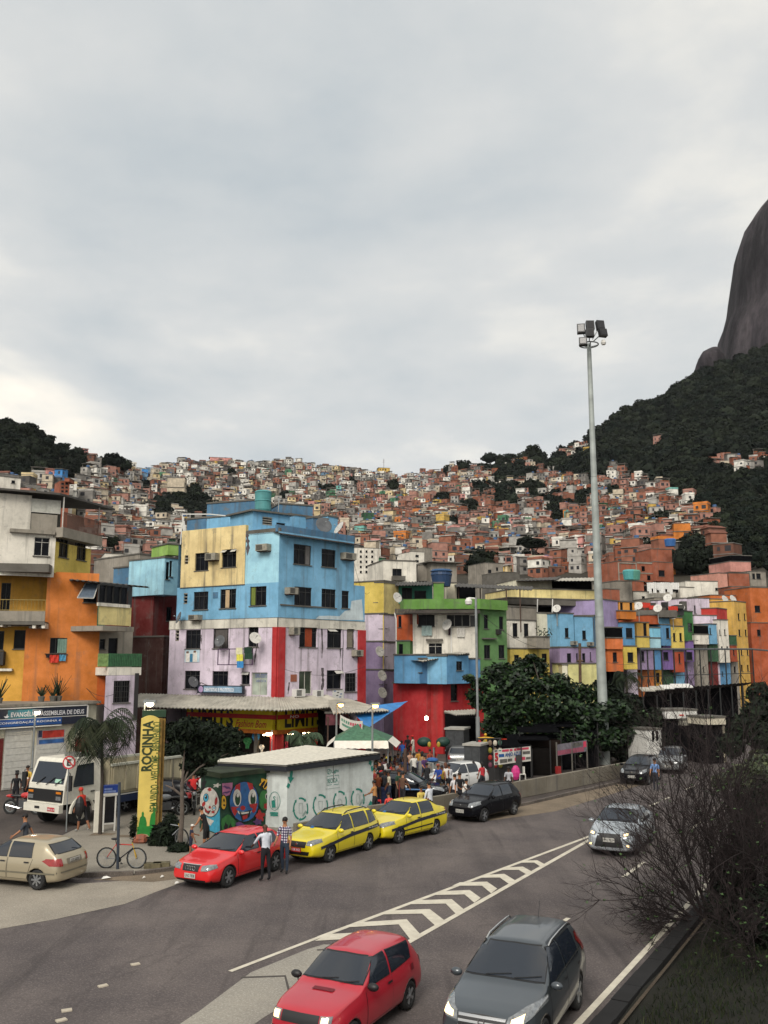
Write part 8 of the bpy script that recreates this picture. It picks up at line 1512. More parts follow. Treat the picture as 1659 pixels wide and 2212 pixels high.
# ---- black hatchback
pk=mat('carpaint_black',(.006,.006,.008),.2,var=0,coat=.0,spec=.15);f_,r_=V((4.4,41.4)),V((5.98,43.3));hd=hdir(*(f_-r_));rt=V((hd.y,-hd.x));mid=(f_+r_)/2+rt*.78
def blackhatch(lab,mid,hd,pnt,name='parked_hatchback',group=None,plate_t='KVO 4127',on=False):
    S=hatch(3.92,1.65,1.48,pnt,hood=.97,nose=.82,belt=.94,tail=1.0,wr=.30,cowl=.84,rooffront=.1,roofrear=-1.4,rgbase=-1.86,bpillar=-.22,cpillar=-1.05,axles=(-1.22,1.24),over=dict(zb=.23))
    S['extra']=mirror2('headlight','F',[(.42,.80),(.58,.86),(.72,.88)],[(.40,.67),(.58,.65),(.76,.76)],HEAD)+[('grille','F',[(-.38,.77),(.38,.77)],[(-.36,.64),(.36,.64)],SEAL)]+mirror2('tail_lamp','B',[(.58,.95),(.72,.95)],[(.58,.7),(.74,.7)],TAIL);S['fit']=[emblem(.71,.055),plate(.48,txt=plate_t),plate(.72,False,txt=plate_t)]
    return make_car(name,lab,'car',mid,hd,S,group)
blackhatch('black hatchback with pale windscreen parked behind the yellow saloon taxi',mid,hd,pk)
# ---- beige hatchback at the left, seen from behind
pb_=carpaint('champagne','#a59a82',.25);hd=hdir(-.95,.32);lf=V((-hd.y,hd.x));mid=V((-10.66,29.4))-lf*.78+hd*1.27
S=hatch(4.02,1.695,1.42,pb_,hood=.92,nose=.76,belt=.89,tail=.98,wr=.30,cowl=.84,rooffront=.05,roofrear=-1.42,rgbase=-1.9,bpillar=-.15,cpillar=-1.05,axles=(-1.27,1.2),over=dict(zb=.22,spokes=7))
S['extra']=mirror2('tail_lamp','B',[(.56,.92),(.80,.92)],[(.56,.70),(.80,.72)],TAIL)+[('bumper_strip','B',[(-.76,.55),(.76,.55)],[(-.76,.50),(.76,.50)],mat('bumper_grey','#6b6656',.6)),('plate_recess','B',[(-.34,.88),(.34,.88)],[(-.34,.72),(.34,.72)],mat('recess_grey','#6f685a',.5))]
S['stripe']=[([(-1.9,.52),(1.8,.50)],[(-1.9,.47),(1.8,.45)],mat('bumper_grey','#6b6656'),'rub_strip')];S['fit']=[plate(.80,False,txt='LCE 6020',wid=.46),emblem(.7,.05)]
make_car('parked_hatchback','champagne beige hatchback seen from behind at the left edge','car',mid,hd,S)
# ---- silver saloon coming round the shrub
ps=carpaint('silver','#b5bcc2',.5);hd=hdir(-.447,-.894);lf=V((-hd.y,hd.x));mid=V((9.2,34.6))-lf*.8-hd*1.35
S=hatch(4.57,1.76,1.46,ps,hood=.97,nose=.82,belt=.94,tail=1.02,wr=.325,cowl=.95,rooffront=.2,roofrear=-1.1,rgbase=-1.75,bpillar=-.2,cpillar=-1.1,axles=(-1.3,1.34),over=dict(zb=.2));h=2.285
S['top']=[(-h,.84),(-h+.05,1.0),(-h+.14,1.05),(-1.75,1.06),(-1.15,1.37),(-.95,1.43),(-.3,1.46),(.1,1.43),(.2,1.40),(.95,1.02),(1.05,.97),(h*.82,.88),(h-.06,.82),(h,.70)];S['rear_window']=([(-.55,1.36),(.55,1.36)],[(-.62,1.1),(.62,1.1)])
S['extra']=mirror2('headlight','F',[(.44,.82),(.62,.87),(.80,.88)],[(.50,.72),(.64,.74),(.80,.80)],HEAD)+mirror2('lens','F',[(.52,.80),(.66,.83)],[(.54,.75),(.66,.77)],HEADON)+[('grille','F',[(-.40,.80),(.40,.80)],[(-.52,.36),(.52,.36)],SEAL)]+mirror2('fog_lamp','F',[(.62,.46),(.70,.46)],[(.62,.40),(.70,.40)],HEADON)+mirror2('tail_lamp','B',[(.5,.98),(.78,.98)],[(.5,.85),(.78,.82)],TAIL)
S['fit']=[plate(.60,txt='KYQ 9310'),wipers(.9,1.05)]
make_car('silver_saloon','silver saloon with big black grille and lit lamps driving behind the bare twigs','car',mid,hd,S)
# ---- cars in the square and under the trees
blackhatch('white hatchback parked behind the barrier among people',V((3.9,51.5)),hdir(-.75,-.66),carpaint('white','#d5d5d2'),'white_hatchback',plate_t='LPE 3391')
blackhatch('dark car parked behind the barrier next to the table of goods',V((1.2,47.2)),hdir(.93,-.3),pk,'dark_hatchback',plate_t='KRT 8804')
q=gr(*c6(995,850));blackhatch('dull silver car seen from behind the grey cabinet in the square',V((q.x+.3,q.y+2)),hdir(.1,1),carpaint('grey','#77797a',.3),'silver_hatchback',plate_t='LBU 5519')
q=gr(*cC(500,640));blackhatch('dark car parked behind the slim pavement tree',V((q.x-.9,q.y+1.6)),hdir(-.97,.2),pk,'dark_hatchback',plate_t='KNM 6643')
q=at(*c4(590,820),50);blackhatch('white and green patrol car half hidden behind the kiosk roof',V((q.x,50)),hdir(.98,.1),carpaint('white','#d5d5d2'),'white_hatchback',plate_t='LQA 1170')
q=gr(*cG(220,1290));blackhatch('black car stopped far along the barrier behind the twigs',V((q.x,q.y+1)),hdir(-.5,-.86),pk,'far_hatchback',plate_t='KZD 2296');q=gr(*cG(650,1180));blackhatch('dark grey car further along the road behind the twigs',V((q.x,q.y+2)),hdir(-.4,-.9),carpaint('grey','#77797a'),'far_hatchback',plate_t='LMT 7725')
# ---- white tipper truck
hd=hdir(-.5,-.866);o=V((-14.35,40.6));t=thing('tipper_truck','white tipper truck with dirty beige dump body parked in front of the church','truck',(o.x,o.y,0),math.atan2(hd.y,hd.x));TW_=mat('truck_white','#d8d4c6',.5,var=.08,coat=.3);TB=paint('#a39a80',.7)
mb=MB();prof=[(-1.75,.95),(-1.75,2.62),(-1.5,2.78),(-.25,2.78),(-.1,2.68),(.22,1.72),(.28,.95)];hw=1.12
f=[V((x,-hw*(.95 if z>2.3 else 1),z))for x,z in prof];b=[V((x,hw*(.95 if z>2.3 else 1),z))for x,z in prof];n=len(prof);mb.add(f,[tuple(range(n-1,-1,-1))]);mb.add(b,[tuple(range(n))]);mb.add(f+b,[(i,(i+1)%n,(i+1)%n+n,i+n)for i in range(n)]);part('cab',mb,TW_,t,local=True)
sl=(V((-.1,0,2.68))-V((.22,0,1.72))).normalized();fo=lambda y,q,off=.012:V((.22,y,1.72))+sl*q+V((.95,0,.3)).normalized()*off
mb=MB();mb.quad(fo(-1.,.05),fo(1.,.05),fo(.93,.95),fo(-.93,.95));ws=part('windscreen',mb,CGLASS,t,local=True);mb=MB();mb.quad(fo(.45,.1,.018),fo(.85,.1,.018),fo(.84,.25,.018),fo(.45,.25,.018));part('sticker',mb,mat('pale_green_sticker','#9fc7b0',.5),ws,local=True)
for y in(-.6,0,.55):mb=MB();mb.tube([fo(y,-.02,.05),fo(y+.4,.3,.04)],.02,4);part('wiper',mb,BLACK,t,local=True)
mb=MB();mb.box((.27,0,1.28),(.08,2.1,.5));part('grille',mb,SEAL,t,local=True)
for s in(-1,1):
    mb=MB();mb.box((.30,s*.86,1.2),(.06,.3,.16));part('headlight',mb,HEAD,t,local=True);mb=MB();mb.box((.30,s*.86,1.42),(.06,.3,.09));part('amber_lamp',mb,AMBER,t,local=True)
    q=s*(hw+.006);P_=[(-1.35,1.62),(-.25,1.62),(-.22,1.72),(-.42,2.5),(-1.35,2.55)];d_=MB();d_.add([V((x,s*(hw+.004-(.05 if z>2.3 else 0)),z))for x,z in[(-1.45,1.0),(-.1,1.0),(-.08,1.7),(-.4,2.6),(-1.45,2.62)]],[(0,1,2,3,4)if s<0 else(4,3,2,1,0)]);dd=part('door',d_,TW_,t,local=True);mb=MB();mb.add([V((x,s*(hw+.012-(.05 if z>2.3 else 0)),z))for x,z in P_],[(0,1,2,3,4)if s<0 else(4,3,2,1,0)]);part('window',mb,CGLASS,dd,local=True);mb=MB();mb.box((-1.3,s*(hw+.02),1.35),(.2,.03,.05));part('handle',mb,BLACK,dd,local=True)
    mb=MB();mb.tube([(.1,s*hw,2.3),(.25,s*(hw+.3),2.25),(.25,s*(hw+.3),1.5)],.02,5);mb.box((.25,s*(hw+.3),1.85),(.08,.24,.62));part('mirror',mb,BLACK,t,local=True)
    for ax in(-.75,-5.2):
        mb=MB();mb.lathe((ax,s*(hw-.02),.5),[(.28,-.34),(.5,-.32),(.52,-.1),(.5,0),(.3,.01),(.26,-.05)],20,0,(0,s,0));w_=part('wheel',mb,RUBBER,t,local=True);mb=MB();mb.lathe((ax,s*(hw-.02),.5),[(.29,-.06),(.27,.0),(.12,.03),(.05,.06)],14,0,(0,s,0));part('rim',mb,mat('truck_rim','#b5b2a8',.6),w_,local=True)
    mb=MB();mb.tube([V((-.75+.64*math.cos(a),s*(hw+.02),.55+.64*math.sin(a)))for a in[math.pi*k/8 for k in range(9)]],.07,5);part('mudguard',mb,TW_,t,local=True)
mb=MB();mb.box((.36,0,.78),(.22,2.2,.32));bu=part('bumper',mb,TW_,t,local=True);mb=MB();mb.box((.475,.62,.76),(.012,.44,.16));pl_=part('number_plate',mb,PLATER,bu,local=True);txt3(pl_,'KMV 6110',(.483,.42,.71),(0,1,0),(0,0,1),.4,.09,SIGNW);mb=MB();mb.box((.475,-.25,.8),(.012,.3,.1));part('fog_lamp',mb,BLACK,bu,local=True)
mb=MB();mb.box((-3.7,0,.75),(6.6,.9,.3));part('chassis',mb,SEAL,t,local=True);mb=MB();mb.box((-4.6,0,1.12),(4.6,2.3,.12));part('dump_floor',mb,TB,t,local=True)
for s in(-1,1):
    mb=MB();mb.box((-4.6,s*1.16,1.75),(4.6,.08,1.12));sd_=part('dump_side',mb,TB,t,local=True)
    for k in range(7):mb=MB();mb.box((-6.8+.73*k,s*1.225,1.72),(.1,.05,1.1));part('rib',mb,TB,sd_,local=True)
    mb=MB();mb.box((-4.6,s*1.2,2.35),(4.7,.16,.1));part('rim_rail',mb,mat('pale_rail','#a7a79a',.7,var=.2),sd_,local=True);mb=MB();mb.box((-3.2,s*1.05,.82),(2.6,.12,.34));part('side_guard',mb,mat('navy_guard','#1d2a48',.6),t,local=True);mb=MB();mb.box((-3.2,s*1.12,1.0),(2.6,.02,.05));part('white_line',mb,WHITE_P,t,local=True)
mb=MB();mb.box((-2.28,0,1.9),(.1,2.3,1.5));part('dump_front',mb,TB,t,local=True);mb=MB();mb.box((-6.92,0,1.7),(.1,2.3,1.1));tg=part('tailgate',mb,TB,t,local=True)
for y in(-.9,.9):mb=MB();mb.box((-7.0,y,.95),(.06,.3,.14));part('tail_lamp',mb,TAIL,t,local=True)
mb=MB();mb.box((-1.2,.1,2.86),(.5,.9,.16));part('roof_deflector',mb,mat('grey_pad','#6a6a66',.7),t,local=True);mb=MB();mb.tube([(-1.9,.8,1.2),(-1.9,.8,3.0),(-2.0,.8,3.1)],.07,6);part('exhaust_stack',mb,BLACK,t,local=True)
# ---- two-wheelers
def wheel2(parent,c,r,tyre,n=18,sp=16,m=RUBBER,rimm=STEEL,name='wheel'):
    mb=MB();ring=[V(c)+V((math.cos(a)*r,0,math.sin(a)*r))for a in[6.2832*k/n for k in range(n+1)]];mb.tube(ring,tyre,6,cap=False);w_=part(name,mb,m,parent,local=True);mb=MB();mb.tube([V(c)+(p-V(c))*(1-tyre*1.4/r)for p in ring],tyre*.4,4,cap=False);mb.lathe(V(c)-V((0,.04,0)),[(.03,0),(.03,.08)],8,0,(0,1,0))
    for k in range(sp):a=6.2832*k/sp;mb.tube([V(c)+V((0,.03*(-1)**k,0)),V(c)+V((math.cos(a)*r*.94,0,math.sin(a)*r*.94))],.0035 if r<.4 and sp>8 else.014,3)
    part('rim',mb,rimm,w_,local=True);return w_
def bicycle(lab,pos,rz,col1,col2,lean=0.):
    t=thing('bicycle',lab,'bicycle',pos,rz);r=.33;W0,W1=V((-.52,0,r)),V((.52,0,r));wheel2(t,W0,r,.025);wheel2(t,W1,r,.025);bb,st,hd_=V((-.08,0,.29)),V((-.2,0,.78)),V((.36,0,.76));m1,m2=mat('bike_'+col1,col1,.4),mat('bike_'+col2,col2,.4)
    mb=MB();mb.tube([bb,hd_-V((-.02,0,.1))],.022,6);mb.tube([W0,bb],.014,5);part('down_tube',mb,m2,t,local=True);mb=MB();mb.tube([st,hd_],.02,6);mb.tube([bb,st],.018,6);mb.tube([W0,st],.013,5);part('frame',mb,m1,t,local=True)
    mb=MB();mb.tube([hd_+V((-.02,0,.08)),hd_-V((-.05,0,.12)),W1+V((0,.05,0))],.018,6);mb.tube([hd_-V((-.05,0,.12)),W1+V((0,-.05,0))],.018,6);part('fork',mb,mat('bike_fork','#b5902a',.5),t,local=True);mb=MB();mb.tube([st,st+V((-.03,0,.14))],.014,5);mb.ball(st+V((-.06,0,.17)),(.14,.08,.04),8,5);part('saddle',mb,BLACK,t,local=True)
    mb=MB();mb.tube([hd_+V((-.02,0,.07)),hd_+V((.04,0,.2))],.015,5);mb.tube([hd_+V((.0,-.3,.26)),hd_+V((.05,-.1,.2)),hd_+V((.05,.1,.2)),hd_+V((.0,.3,.26))],.014,5);part('handlebar',mb,BLACK,t,local=True);mb=MB();mb.lathe(bb-V((0,.05,0)),[(.09,0),(.09,.012)],14,0,(0,1,0));mb.tube([bb+V((0,-.06,0)),bb+V((.12,-.06,-.12))],.012,4);mb.tube([bb+V((0,.06,0)),bb+V((-.12,.06,.12))],.012,4);mb.box(bb+V((.12,-.1,-.12)),(.09,.07,.02));mb.box(bb+V((-.12,.1,.12)),(.09,.07,.02));part('pedals',mb,BLACK,t,local=True);return t
a,b=gr(*c9(628,400)),gr(*c9(795,402));bicycle('red and dark mountain bicycle leaning at the post on the pavement',(a+b)/2,math.atan2(b.y-a.y,b.x-a.x),'#b02a22','#1d1d24')
a,b=gr(*cC(470,925)),gr(*cC(570,975));bicycle('silver bicycle standing behind the bush by the slim tree',(a+b)/2+V((0,.1,0)),math.atan2(b.y-a.y,b.x-a.x)+.5,'#8f9296','#8f9296')
def motorbike(lab,pos,rz,col):
    t=thing('motorcycle',lab,'motorcycle',pos,rz,'motorcycles in the side street');P_=mat('bike_paint_'+col,col,.3,coat=.6);r=.30;wheel2(t,(-.65,0,r),r,.055,18,6);wheel2(t,(.65,0,r),r,.05,18,6)
    mb=MB();mb.ball((.12,0,.82),(.3,.15,.14),12,8);part('tank',mb,P_,t,local=True);mb=MB();mb.ball((-.35,0,.80),(.42,.13,.07),10,6);part('seat',mb,BLACK,t,local=True);mb=MB();mb.ball((-.62,0,.78),(.28,.1,.08),10,6);mb.ball((.66,0,.60),(.26,.07,.05),8,5);part('fairing',mb,P_,t,local=True)
    mb=MB();mb.box((.05,0,.45),(.42,.28,.34));mb.lathe((.08,-.16,.42),[(.13,0),(.12,.06)],12,0,(0,-1,0));part('engine',mb,mat('engine_grey','#55575a',.5,.5),t,local=True);mb=MB();mb.tube([(.25,-.16,.35),(-.1,-.17,.27),(-.75,-.18,.40)],[.03,.04,.06],8);part('exhaust',mb,CHROME,t,local=True)
    mb=MB()
    for y in(-.09,.09):mb.tube([(.65,y,r),(.42,y,.92)],.025,6)
    mb.tube([(.36,-.36,1.05),(.42,-.1,.98),(.42,.1,.98),(.36,.36,1.05)],.016,5);part('fork',mb,CHROME,t,local=True);mb=MB();mb.ball((.52,0,.90),(.09,.1,.1),10,6);part('headlight',mb,HEAD,t,local=True);mb=MB();mb.tube([(.3,0,.75),(0,0,.55),(-.65,0,r)],.03,5);mb.tube([(-.1,0,.7),(-.6,0,.68)],.025,5);part('frame',mb,BLACK,t,local=True)
    for y in(-.34,.34):mb=MB();mb.tube([(.36,y,1.05),(.34,y*1.1,1.2)],.008,4);mb.ball((.34,y*1.1,1.22),(.03,.06,.04),8,5);part('mirror',mb,BLACK,t,local=True)
    return t
p=gr(*cB(290,845));motorbike('red motorcycle parked beside the white truck',p,R(-8),'#b3201f')
p=gr(*cC(760,420));motorbike('dark motorcycle ridden by a person in a red jersey behind the painted box',at(*cC(760,350),44)*1+V((0,0,-at(*cC(760,350),44).z)),R(-75),'#2a2a2e')
p=at(*cC(500,330),43);motorbike('grey motorcycle standing behind the welcome totem',up(p,0),R(200),'#777a7d')
# ================================================================ people
SK=['#6b4029','#8a5a3e','#a5714f','#4f2f20','#b98663'];PEOPLE=[]
PLAID=mat('plaid_shirt','#cfccd2',.9)
t_=PLAID.node_tree;b_=t_.nodes['Principled BSDF'];tc_=t_.nodes.new('ShaderNodeTexCoord');prev=None
for ax in((1,1,0),(0,0,1)):
    q=t_.nodes.new('ShaderNodeVectorMath');q.operation='DOT_PRODUCT';q.inputs[1].default_value=ax;t_.links.new(tc_.outputs['Object'],q.inputs[0]);s_=t_.nodes.new('ShaderNodeMath');s_.operation='MULTIPLY';s_.inputs[1].default_value=75;t_.links.new(q.outputs['Value'],s_.inputs[0]);w_=t_.nodes.new('ShaderNodeMath');w_.operation='SINE';t_.links.new(s_.outputs[0],w_.inputs[0]);g_=t_.nodes.new('ShaderNodeMath');g_.operation='GREATER_THAN';g_.inputs[1].default_value=.15;t_.links.new(w_.outputs[0],g_.inputs[0])
    if prev:a_=t_.nodes.new('ShaderNodeMath');a_.operation='ADD';t_.links.new(prev.outputs[0],a_.inputs[0]);t_.links.new(g_.outputs[0],a_.inputs[1]);prev=a_
    else:prev=g_
cr_=t_.nodes.new('ShaderNodeValToRGB');cr_.color_ramp.interpolation='CONSTANT';d_=t_.nodes.new('ShaderNodeMath');d_.operation='MULTIPLY';d_.inputs[1].default_value=.5;t_.links.new(prev.outputs[0],d_.inputs[0]);e_=cr_.color_ramp.elements;e_[0].color=(.62,.6,.64,1);e_[1].position=.25;e_[1].color=(.10,.08,.16,1);k_=e_.new(.75);k_.color=(.02,.018,.035,1);t_.links.new(d_.outputs[0],cr_.inputs[0]);t_.links.new(cr_.outputs[0],b_.inputs['Base Color'])
def person(lab,pos,face,top,bot,skin=1,hair='#0f0b0a',h=1.70,lean=4,aL=(8,10,15),aR=(8,10,15),lL=(4,4),lR=(-4,4),fem=False,sleeve=.42,leg=1.,shoes='#1a1a1c',long=False,cap=None,z0=0.,group=None,sit=False):
    s=h/1.75;S_=lambda*a:V(a)*s;u=V((0,math.sin(R(lean)),math.cos(R(lean))));pel=V((0,0,.93*s));J={};J['pel']=pel;J['waist']=pel+u*.17*s;J['chest']=pel+u*.36*s;J['nb']=pel+u*.53*s;hu=(u+V((0,.12,.5))).normalized();J['chin']=J['nb']+hu*.10*s;J['head']=J['chin']+hu*.075*s;J['crown']=J['head']+hu*.075*s
    sh=.155 if fem else.18
    for k,sx,a,l in(('L',-1,aL,lL),('R',1,aR,lR)):
        J['sh'+k]=pel+u*.47*s+V((sx*sh*s,0,0));p,ab,el=R(a[0]),R(a[1]),R(a[2]);d=V((sx*math.sin(ab),math.sin(p)*math.cos(ab),-math.cos(p)*math.cos(ab)));J['el'+k]=J['sh'+k]+d*.28*s;ab2=ab*.3;d2=V((sx*math.sin(ab2),math.sin(p+el)*math.cos(ab2),-math.cos(p+el)*math.cos(ab2)));J['wr'+k]=J['el'+k]+d2*.245*s;J['pa'+k]=J['wr'+k]+d2*.075*s;J['hd'+k]=d2
        J['hip'+k]=pel+V((sx*.088*s,0,-.04*s));p,kn=R(l[0]),R(l[1]);d=V((sx*.03,math.sin(p),-math.cos(p)));J['kn'+k]=J['hip'+k]+d*.43*s;d2=V((0,math.sin(p-kn),-math.cos(p-kn)));J['an'+k]=J['kn'+k]+d2*.40*s;J['to'+k]=J['an'+k]+V((sx*.02,.15,-.045))*s
    zmin=min(J['toL'].z,J['toR'].z,J['anL'].z-.04,J['anR'].z-.04)-.03*s
    for k in J:
        if not k.startswith('hd'):J[k]=J[k]-V((0,0,zmin))
    rad=dict(pel=(.15 if fem else.135,.10),waist=(.115 if fem else.135,.09),chest=(.145 if fem else.165,.105),nb=(.065,.06),chin=(.062,.07),head=(.080,.095),crown=(.055,.065));names=['pel','waist','chest','nb','chin','head','crown'];E=[(i,i+1)for i in range(6)]
    for k in 'LR':
        b=len(names);names+=['sh'+k,'el'+k,'wr'+k,'pa'+k,'hip'+k,'kn'+k,'an'+k,'to'+k];E+=[(2,b),(b,b+1),(b+1,b+2),(b+2,b+3),(0,b+4),(b+4,b+5),(b+5,b+6),(b+6,b+7)]
        rad|={'sh'+k:(.062,.062),'el'+k:(.043,.043),'wr'+k:(.028,.028),'pa'+k:(.04,.022),'hip'+k:(.098,.098),'kn'+k:(.062,.062),'an'+k:(.042,.045),'to'+k:(.042,.03)}
    me=bpy.data.meshes.new('p');me.from_pydata([tuple(J[n])for n in names],E,[]);o=bpy.data.objects.new('p',me);COL.objects.link(o);o.modifiers.new('k','SKIN');sb=o.modifiers.new('s','SUBSURF');sb.levels=1
    for n,v in zip(names,me.skin_vertices[0].data):v.radius=(rad[n][0]*s,rad[n][1]*s);v.use_root=n=='pel'
    PEOPLE.append((o,J,s,dict(lab=lab,pos=pos,face=face,top=top,bot=bot,skin=skin,hair=hair,sleeve=sleeve,leg=leg,shoes=shoes,long=long,cap=cap,z0=z0,group=group,fem=fem,h=h)))
def finish_people():
    bpy.context.view_layer.update();dg=bpy.context.evaluated_depsgraph_get()
    for o,J,s,k in PEOPLE:
        me=bpy.data.meshes.new_from_object(o.evaluated_get(dg));me.name='body';bpy.data.objects.remove(o)
        cm=lambda c:c if not isinstance(c,str)else mat('fabric'+c,c,.9,var=.15,scale=9);sk=mat('skin'+SK[k['skin']],SK[k['skin']],.6,var=.08,scale=14);hc='#15100d' if k['hair']=='bald' else k['hair'];hr=mat('hair'+hc,hc,.7,var=.2,scale=30)
        bones=[('pel','waist',1),('waist','chest',1),('chest','nb',1),('nb','chin',0),('chin','crown',0)]
        for q in 'LR':bones+=[('chest','sh'+q,1),('sh'+q,'el'+q,'arm'),('el'+q,'wr'+q,'fore'),('wr'+q,'pa'+q,0),('pel','hip'+q,2),('hip'+q,'kn'+q,'thigh'),('kn'+q,'an'+q,'calf'),('an'+q,'to'+q,3)]
        n=len(me.polygons);c=np.zeros(n*3,np.float32);me.polygons.foreach_get('center',c);c=c.reshape(-1,3);D_,T_=[],[]
        for a,b,_ in bones:a,b=np.array(J[a]),np.array(J[b]);ab=b-a;t=np.clip(((c-a)@ab)/(ab@ab),0,1);D_.append(np.linalg.norm(c-(a+t[:,None]*ab),axis=1));T_.append(t)
        D_=np.array(D_);T_=np.array(T_);best=D_.argmin(0);mi=np.zeros(n,np.int32)
        for i in range(n):
            r=bones[best[i]][2];t=T_[best[i],i]
            if r=='arm':r=1 if t<k['sleeve']*2 else 0
            elif r=='fore':r=1 if t<(k['sleeve']-.5)*2 else 0
            elif r=='thigh':r=2 if t<k['leg']*2 else 0
            elif r=='calf':r=2 if t<(k['leg']-.5)*2 else 0
            elif r==1 and best[i]==0 and t<.25:r=2
            mi[i]=r
        me.materials.clear()
        for m in(sk,cm(k['top']),cm(k['bot']),cm(k['shoes']),hr):me.materials.append(m)
        me.polygons.foreach_set('material_index',mi);me.polygons.foreach_set('use_smooth',np.ones(n,bool))
        ex=MB();hd=J['head'];f=V((0,1,0));hu=(J['crown']-J['chin']).normalized();fw=(f-hu*f.dot(hu)).normalized()
        ex.add([hd+fw*.088*s+hu*.02*s,hd+fw*.088*s-hu*.03*s+V((.016*s,0,0)),hd+fw*.088*s-hu*.03*s-V((.016*s,0,0)),hd+fw*.118*s-hu*.028*s],[(0,1,3),(0,3,2),(1,2,3)],0)
        for q in(-1,1):ex.ball(hd+V((q*.082*s,0,0))-hu*.01*s,(.014*s,.024*s,.034*s),6,4,0);ex.box(hd+V((q*.033*s,0,0))+fw*.092*s+hu*.012*s,(.022*s,.012*s,.010*s),0,4);ex.box(hd+V((q*.033*s,0,0))+fw*.092*s+hu*.03*s,(.034*s,.012*s,.007*s),0,4)
        ex.box(hd+fw*.09*s-hu*.052*s,(.045*s,.012*s,.010*s),0,2)
        for q,sx in(('L',-1),('R',1)):
            d=J['hd'+q];p=J['pa'+q];a=d.cross(V((sx,0,0)));a=a.normalized()if a.length>.1 else V((0,1,0))
            for i in range(4):b0=p+a*(.017*(i-1.5))*s+d*.01*s;L_=(.062,.072,.068,.052)[i]*s;m1=b0+d*L_*.55;ex.tube([b0-d*.03*s,m1,m1+(d+V((-sx*.45,0,0))).normalized()*L_*.5],[.0095*s,.0085*s,.006*s],5,0)
            b0=J['wr'+q]+d*.03*s+a*.03*s;ex.tube([b0,b0+(d*.6+a*.8)*.035*s,b0+(d+a*.3)*.066*s],[.011*s,.010*s,.007*s],5,0)
        o0=len(me.vertices);bm=bmesh.new();bm.from_mesh(me);vs=[bm.verts.new(p)for p in ex.v]
        for fc,m_ in zip(ex.f,ex.m):
            try:bf=bm.faces.new([vs[i]for i in fc]);bf.material_index=m_;bf.smooth=True
            except ValueError:pass
        bm.to_mesh(me);bm.free()
        t=thing('person',k['lab'],'person',(k['pos'][0],k['pos'][1],k['z0']),k['face'],k['group']);link('body',me,t)
        mb=MB()
        if k['cap']:mb.ball(hd+hu*.045*s,(.098*s,.108*s,.07*s),10,6);mb.obox(hd+fw*.08*s+hu*.04*s-V((.06*s,0,0)),V((.12*s,0,0)),fw*.09*s,hu*.012*s);part('cap',mb,cm(k['cap']),t,local=True,smooth=True)
        elif k['hair']!='bald':
            mb.ball(hd+hu*.032*s-fw*.016*s,(.094*s,.104*s,.088*s),12,8)
            if k['long']:mb.ball(hd-fw*.075*s-hu*.06*s,(.088*s,.05*s,.17*s),10,6)
            part('hair',mb,hr,t,local=True,smooth=True)
def head_at(c,x,y,h=1.65,z0=0.):
    u,v=c(x,y);rx,rz=ray(u,v);D=(h+z0-H)/rz;return V((rx*D,D,0))
FACE=lambda d:R(d)          # 0 looks away along +Y, 180 towards the camera, 90 to the left
person('man in white shirt and dark trousers with shaved head leaning to the red coupe',gr(573,1903),FACE(38),'#c9cdd6','#15151b',3,'bald',1.76,6,(38,14,10),(10,12,25),sleeve=.72)
person('man in plaid shirt and jeans standing between red coupe and estate taxi',gr(614,1886),FACE(165),PLAID,'#2c3848',2,'#0f0b0a',1.78,1,(5,8,12),(10,10,40),(3,3),(-6,6),sleeve=.45)
person('man in grey T-shirt walking left behind the beige hatchback',V((-12.55,33.3)),FACE(100),'#3b3f47','#15151a',2,'#0f0b0a',1.68,5,(30,8,25),(-35,8,10),(24,8),(-20,18))
person('man in red polo with a black bag walking past the truck wheel',gr(178,1796),FACE(65),'#c23322','#17171b',1,'#c23322',1.78,16,(10,8,10),(18,8,20),(16,12),(-14,14),leg=.55,shoes='#8a8a86')
p=gr(178,1796);mb=MB();mb.ball(p+V((-.14,-.1,1.0)),(.2,.17,.42),10,8);tag(part('bag',mb,BLACK),'long black bag carried by the man in the red polo','bag')
gg='people by the church';person('man in black T-shirt standing by the white roller door',head_at(cB,215,325,1.6),FACE(200),'#16171b','#1c1c22',3,h=1.62,group=gg);person('woman in white printed top beside the street lamp pole by the church',head_at(cB,340,312,1.58),FACE(150),'#cfc2b8','#1b1b22',1,h=1.58,fem=True,long=True,sleeve=.1,group=gg);person('man in yellow shirt behind the woman in white by the church',head_at(cB,360,236,1.74),FACE(170),'#c8a548','#23232a',2,h=1.74,group=gg);person('woman in red top with long dark hair left of the truck',head_at(cB,495,308,1.62),FACE(110),'#b02530','#a8242c',1,h=1.62,fem=True,long=True,sleeve=.9,group=gg)
person('woman in black dress bending toward a child at the painted box',gr(*cC(880,1015)),FACE(75),'#101013','#101013',2,h=1.66,lean=22,aL=(25,8,20),aR=(12,8,5),fem=True,sleeve=.12,leg=.4);person('small girl in navy dress with white headband by the red coupe',gr(*cC(722,1062)),FACE(-60),'#1a1f33','#1a1f33',1,h=1.12,aL=(40,10,30),fem=True,sleeve=.15,leg=.35,shoes='#6b4029',cap='#d0ccc4')
person('person in a red and white jersey riding the motorcycle behind the painted box',V((at(*cC(745,350),44).x,44.2)),FACE(15),'#c22a2a','#1c1c22',1,h=1.7,lean=12,aL=(50,12,10),aR=(50,12,10),lL=(75,85),lR=(75,85),z0=.38)
g2='crowd in the square'
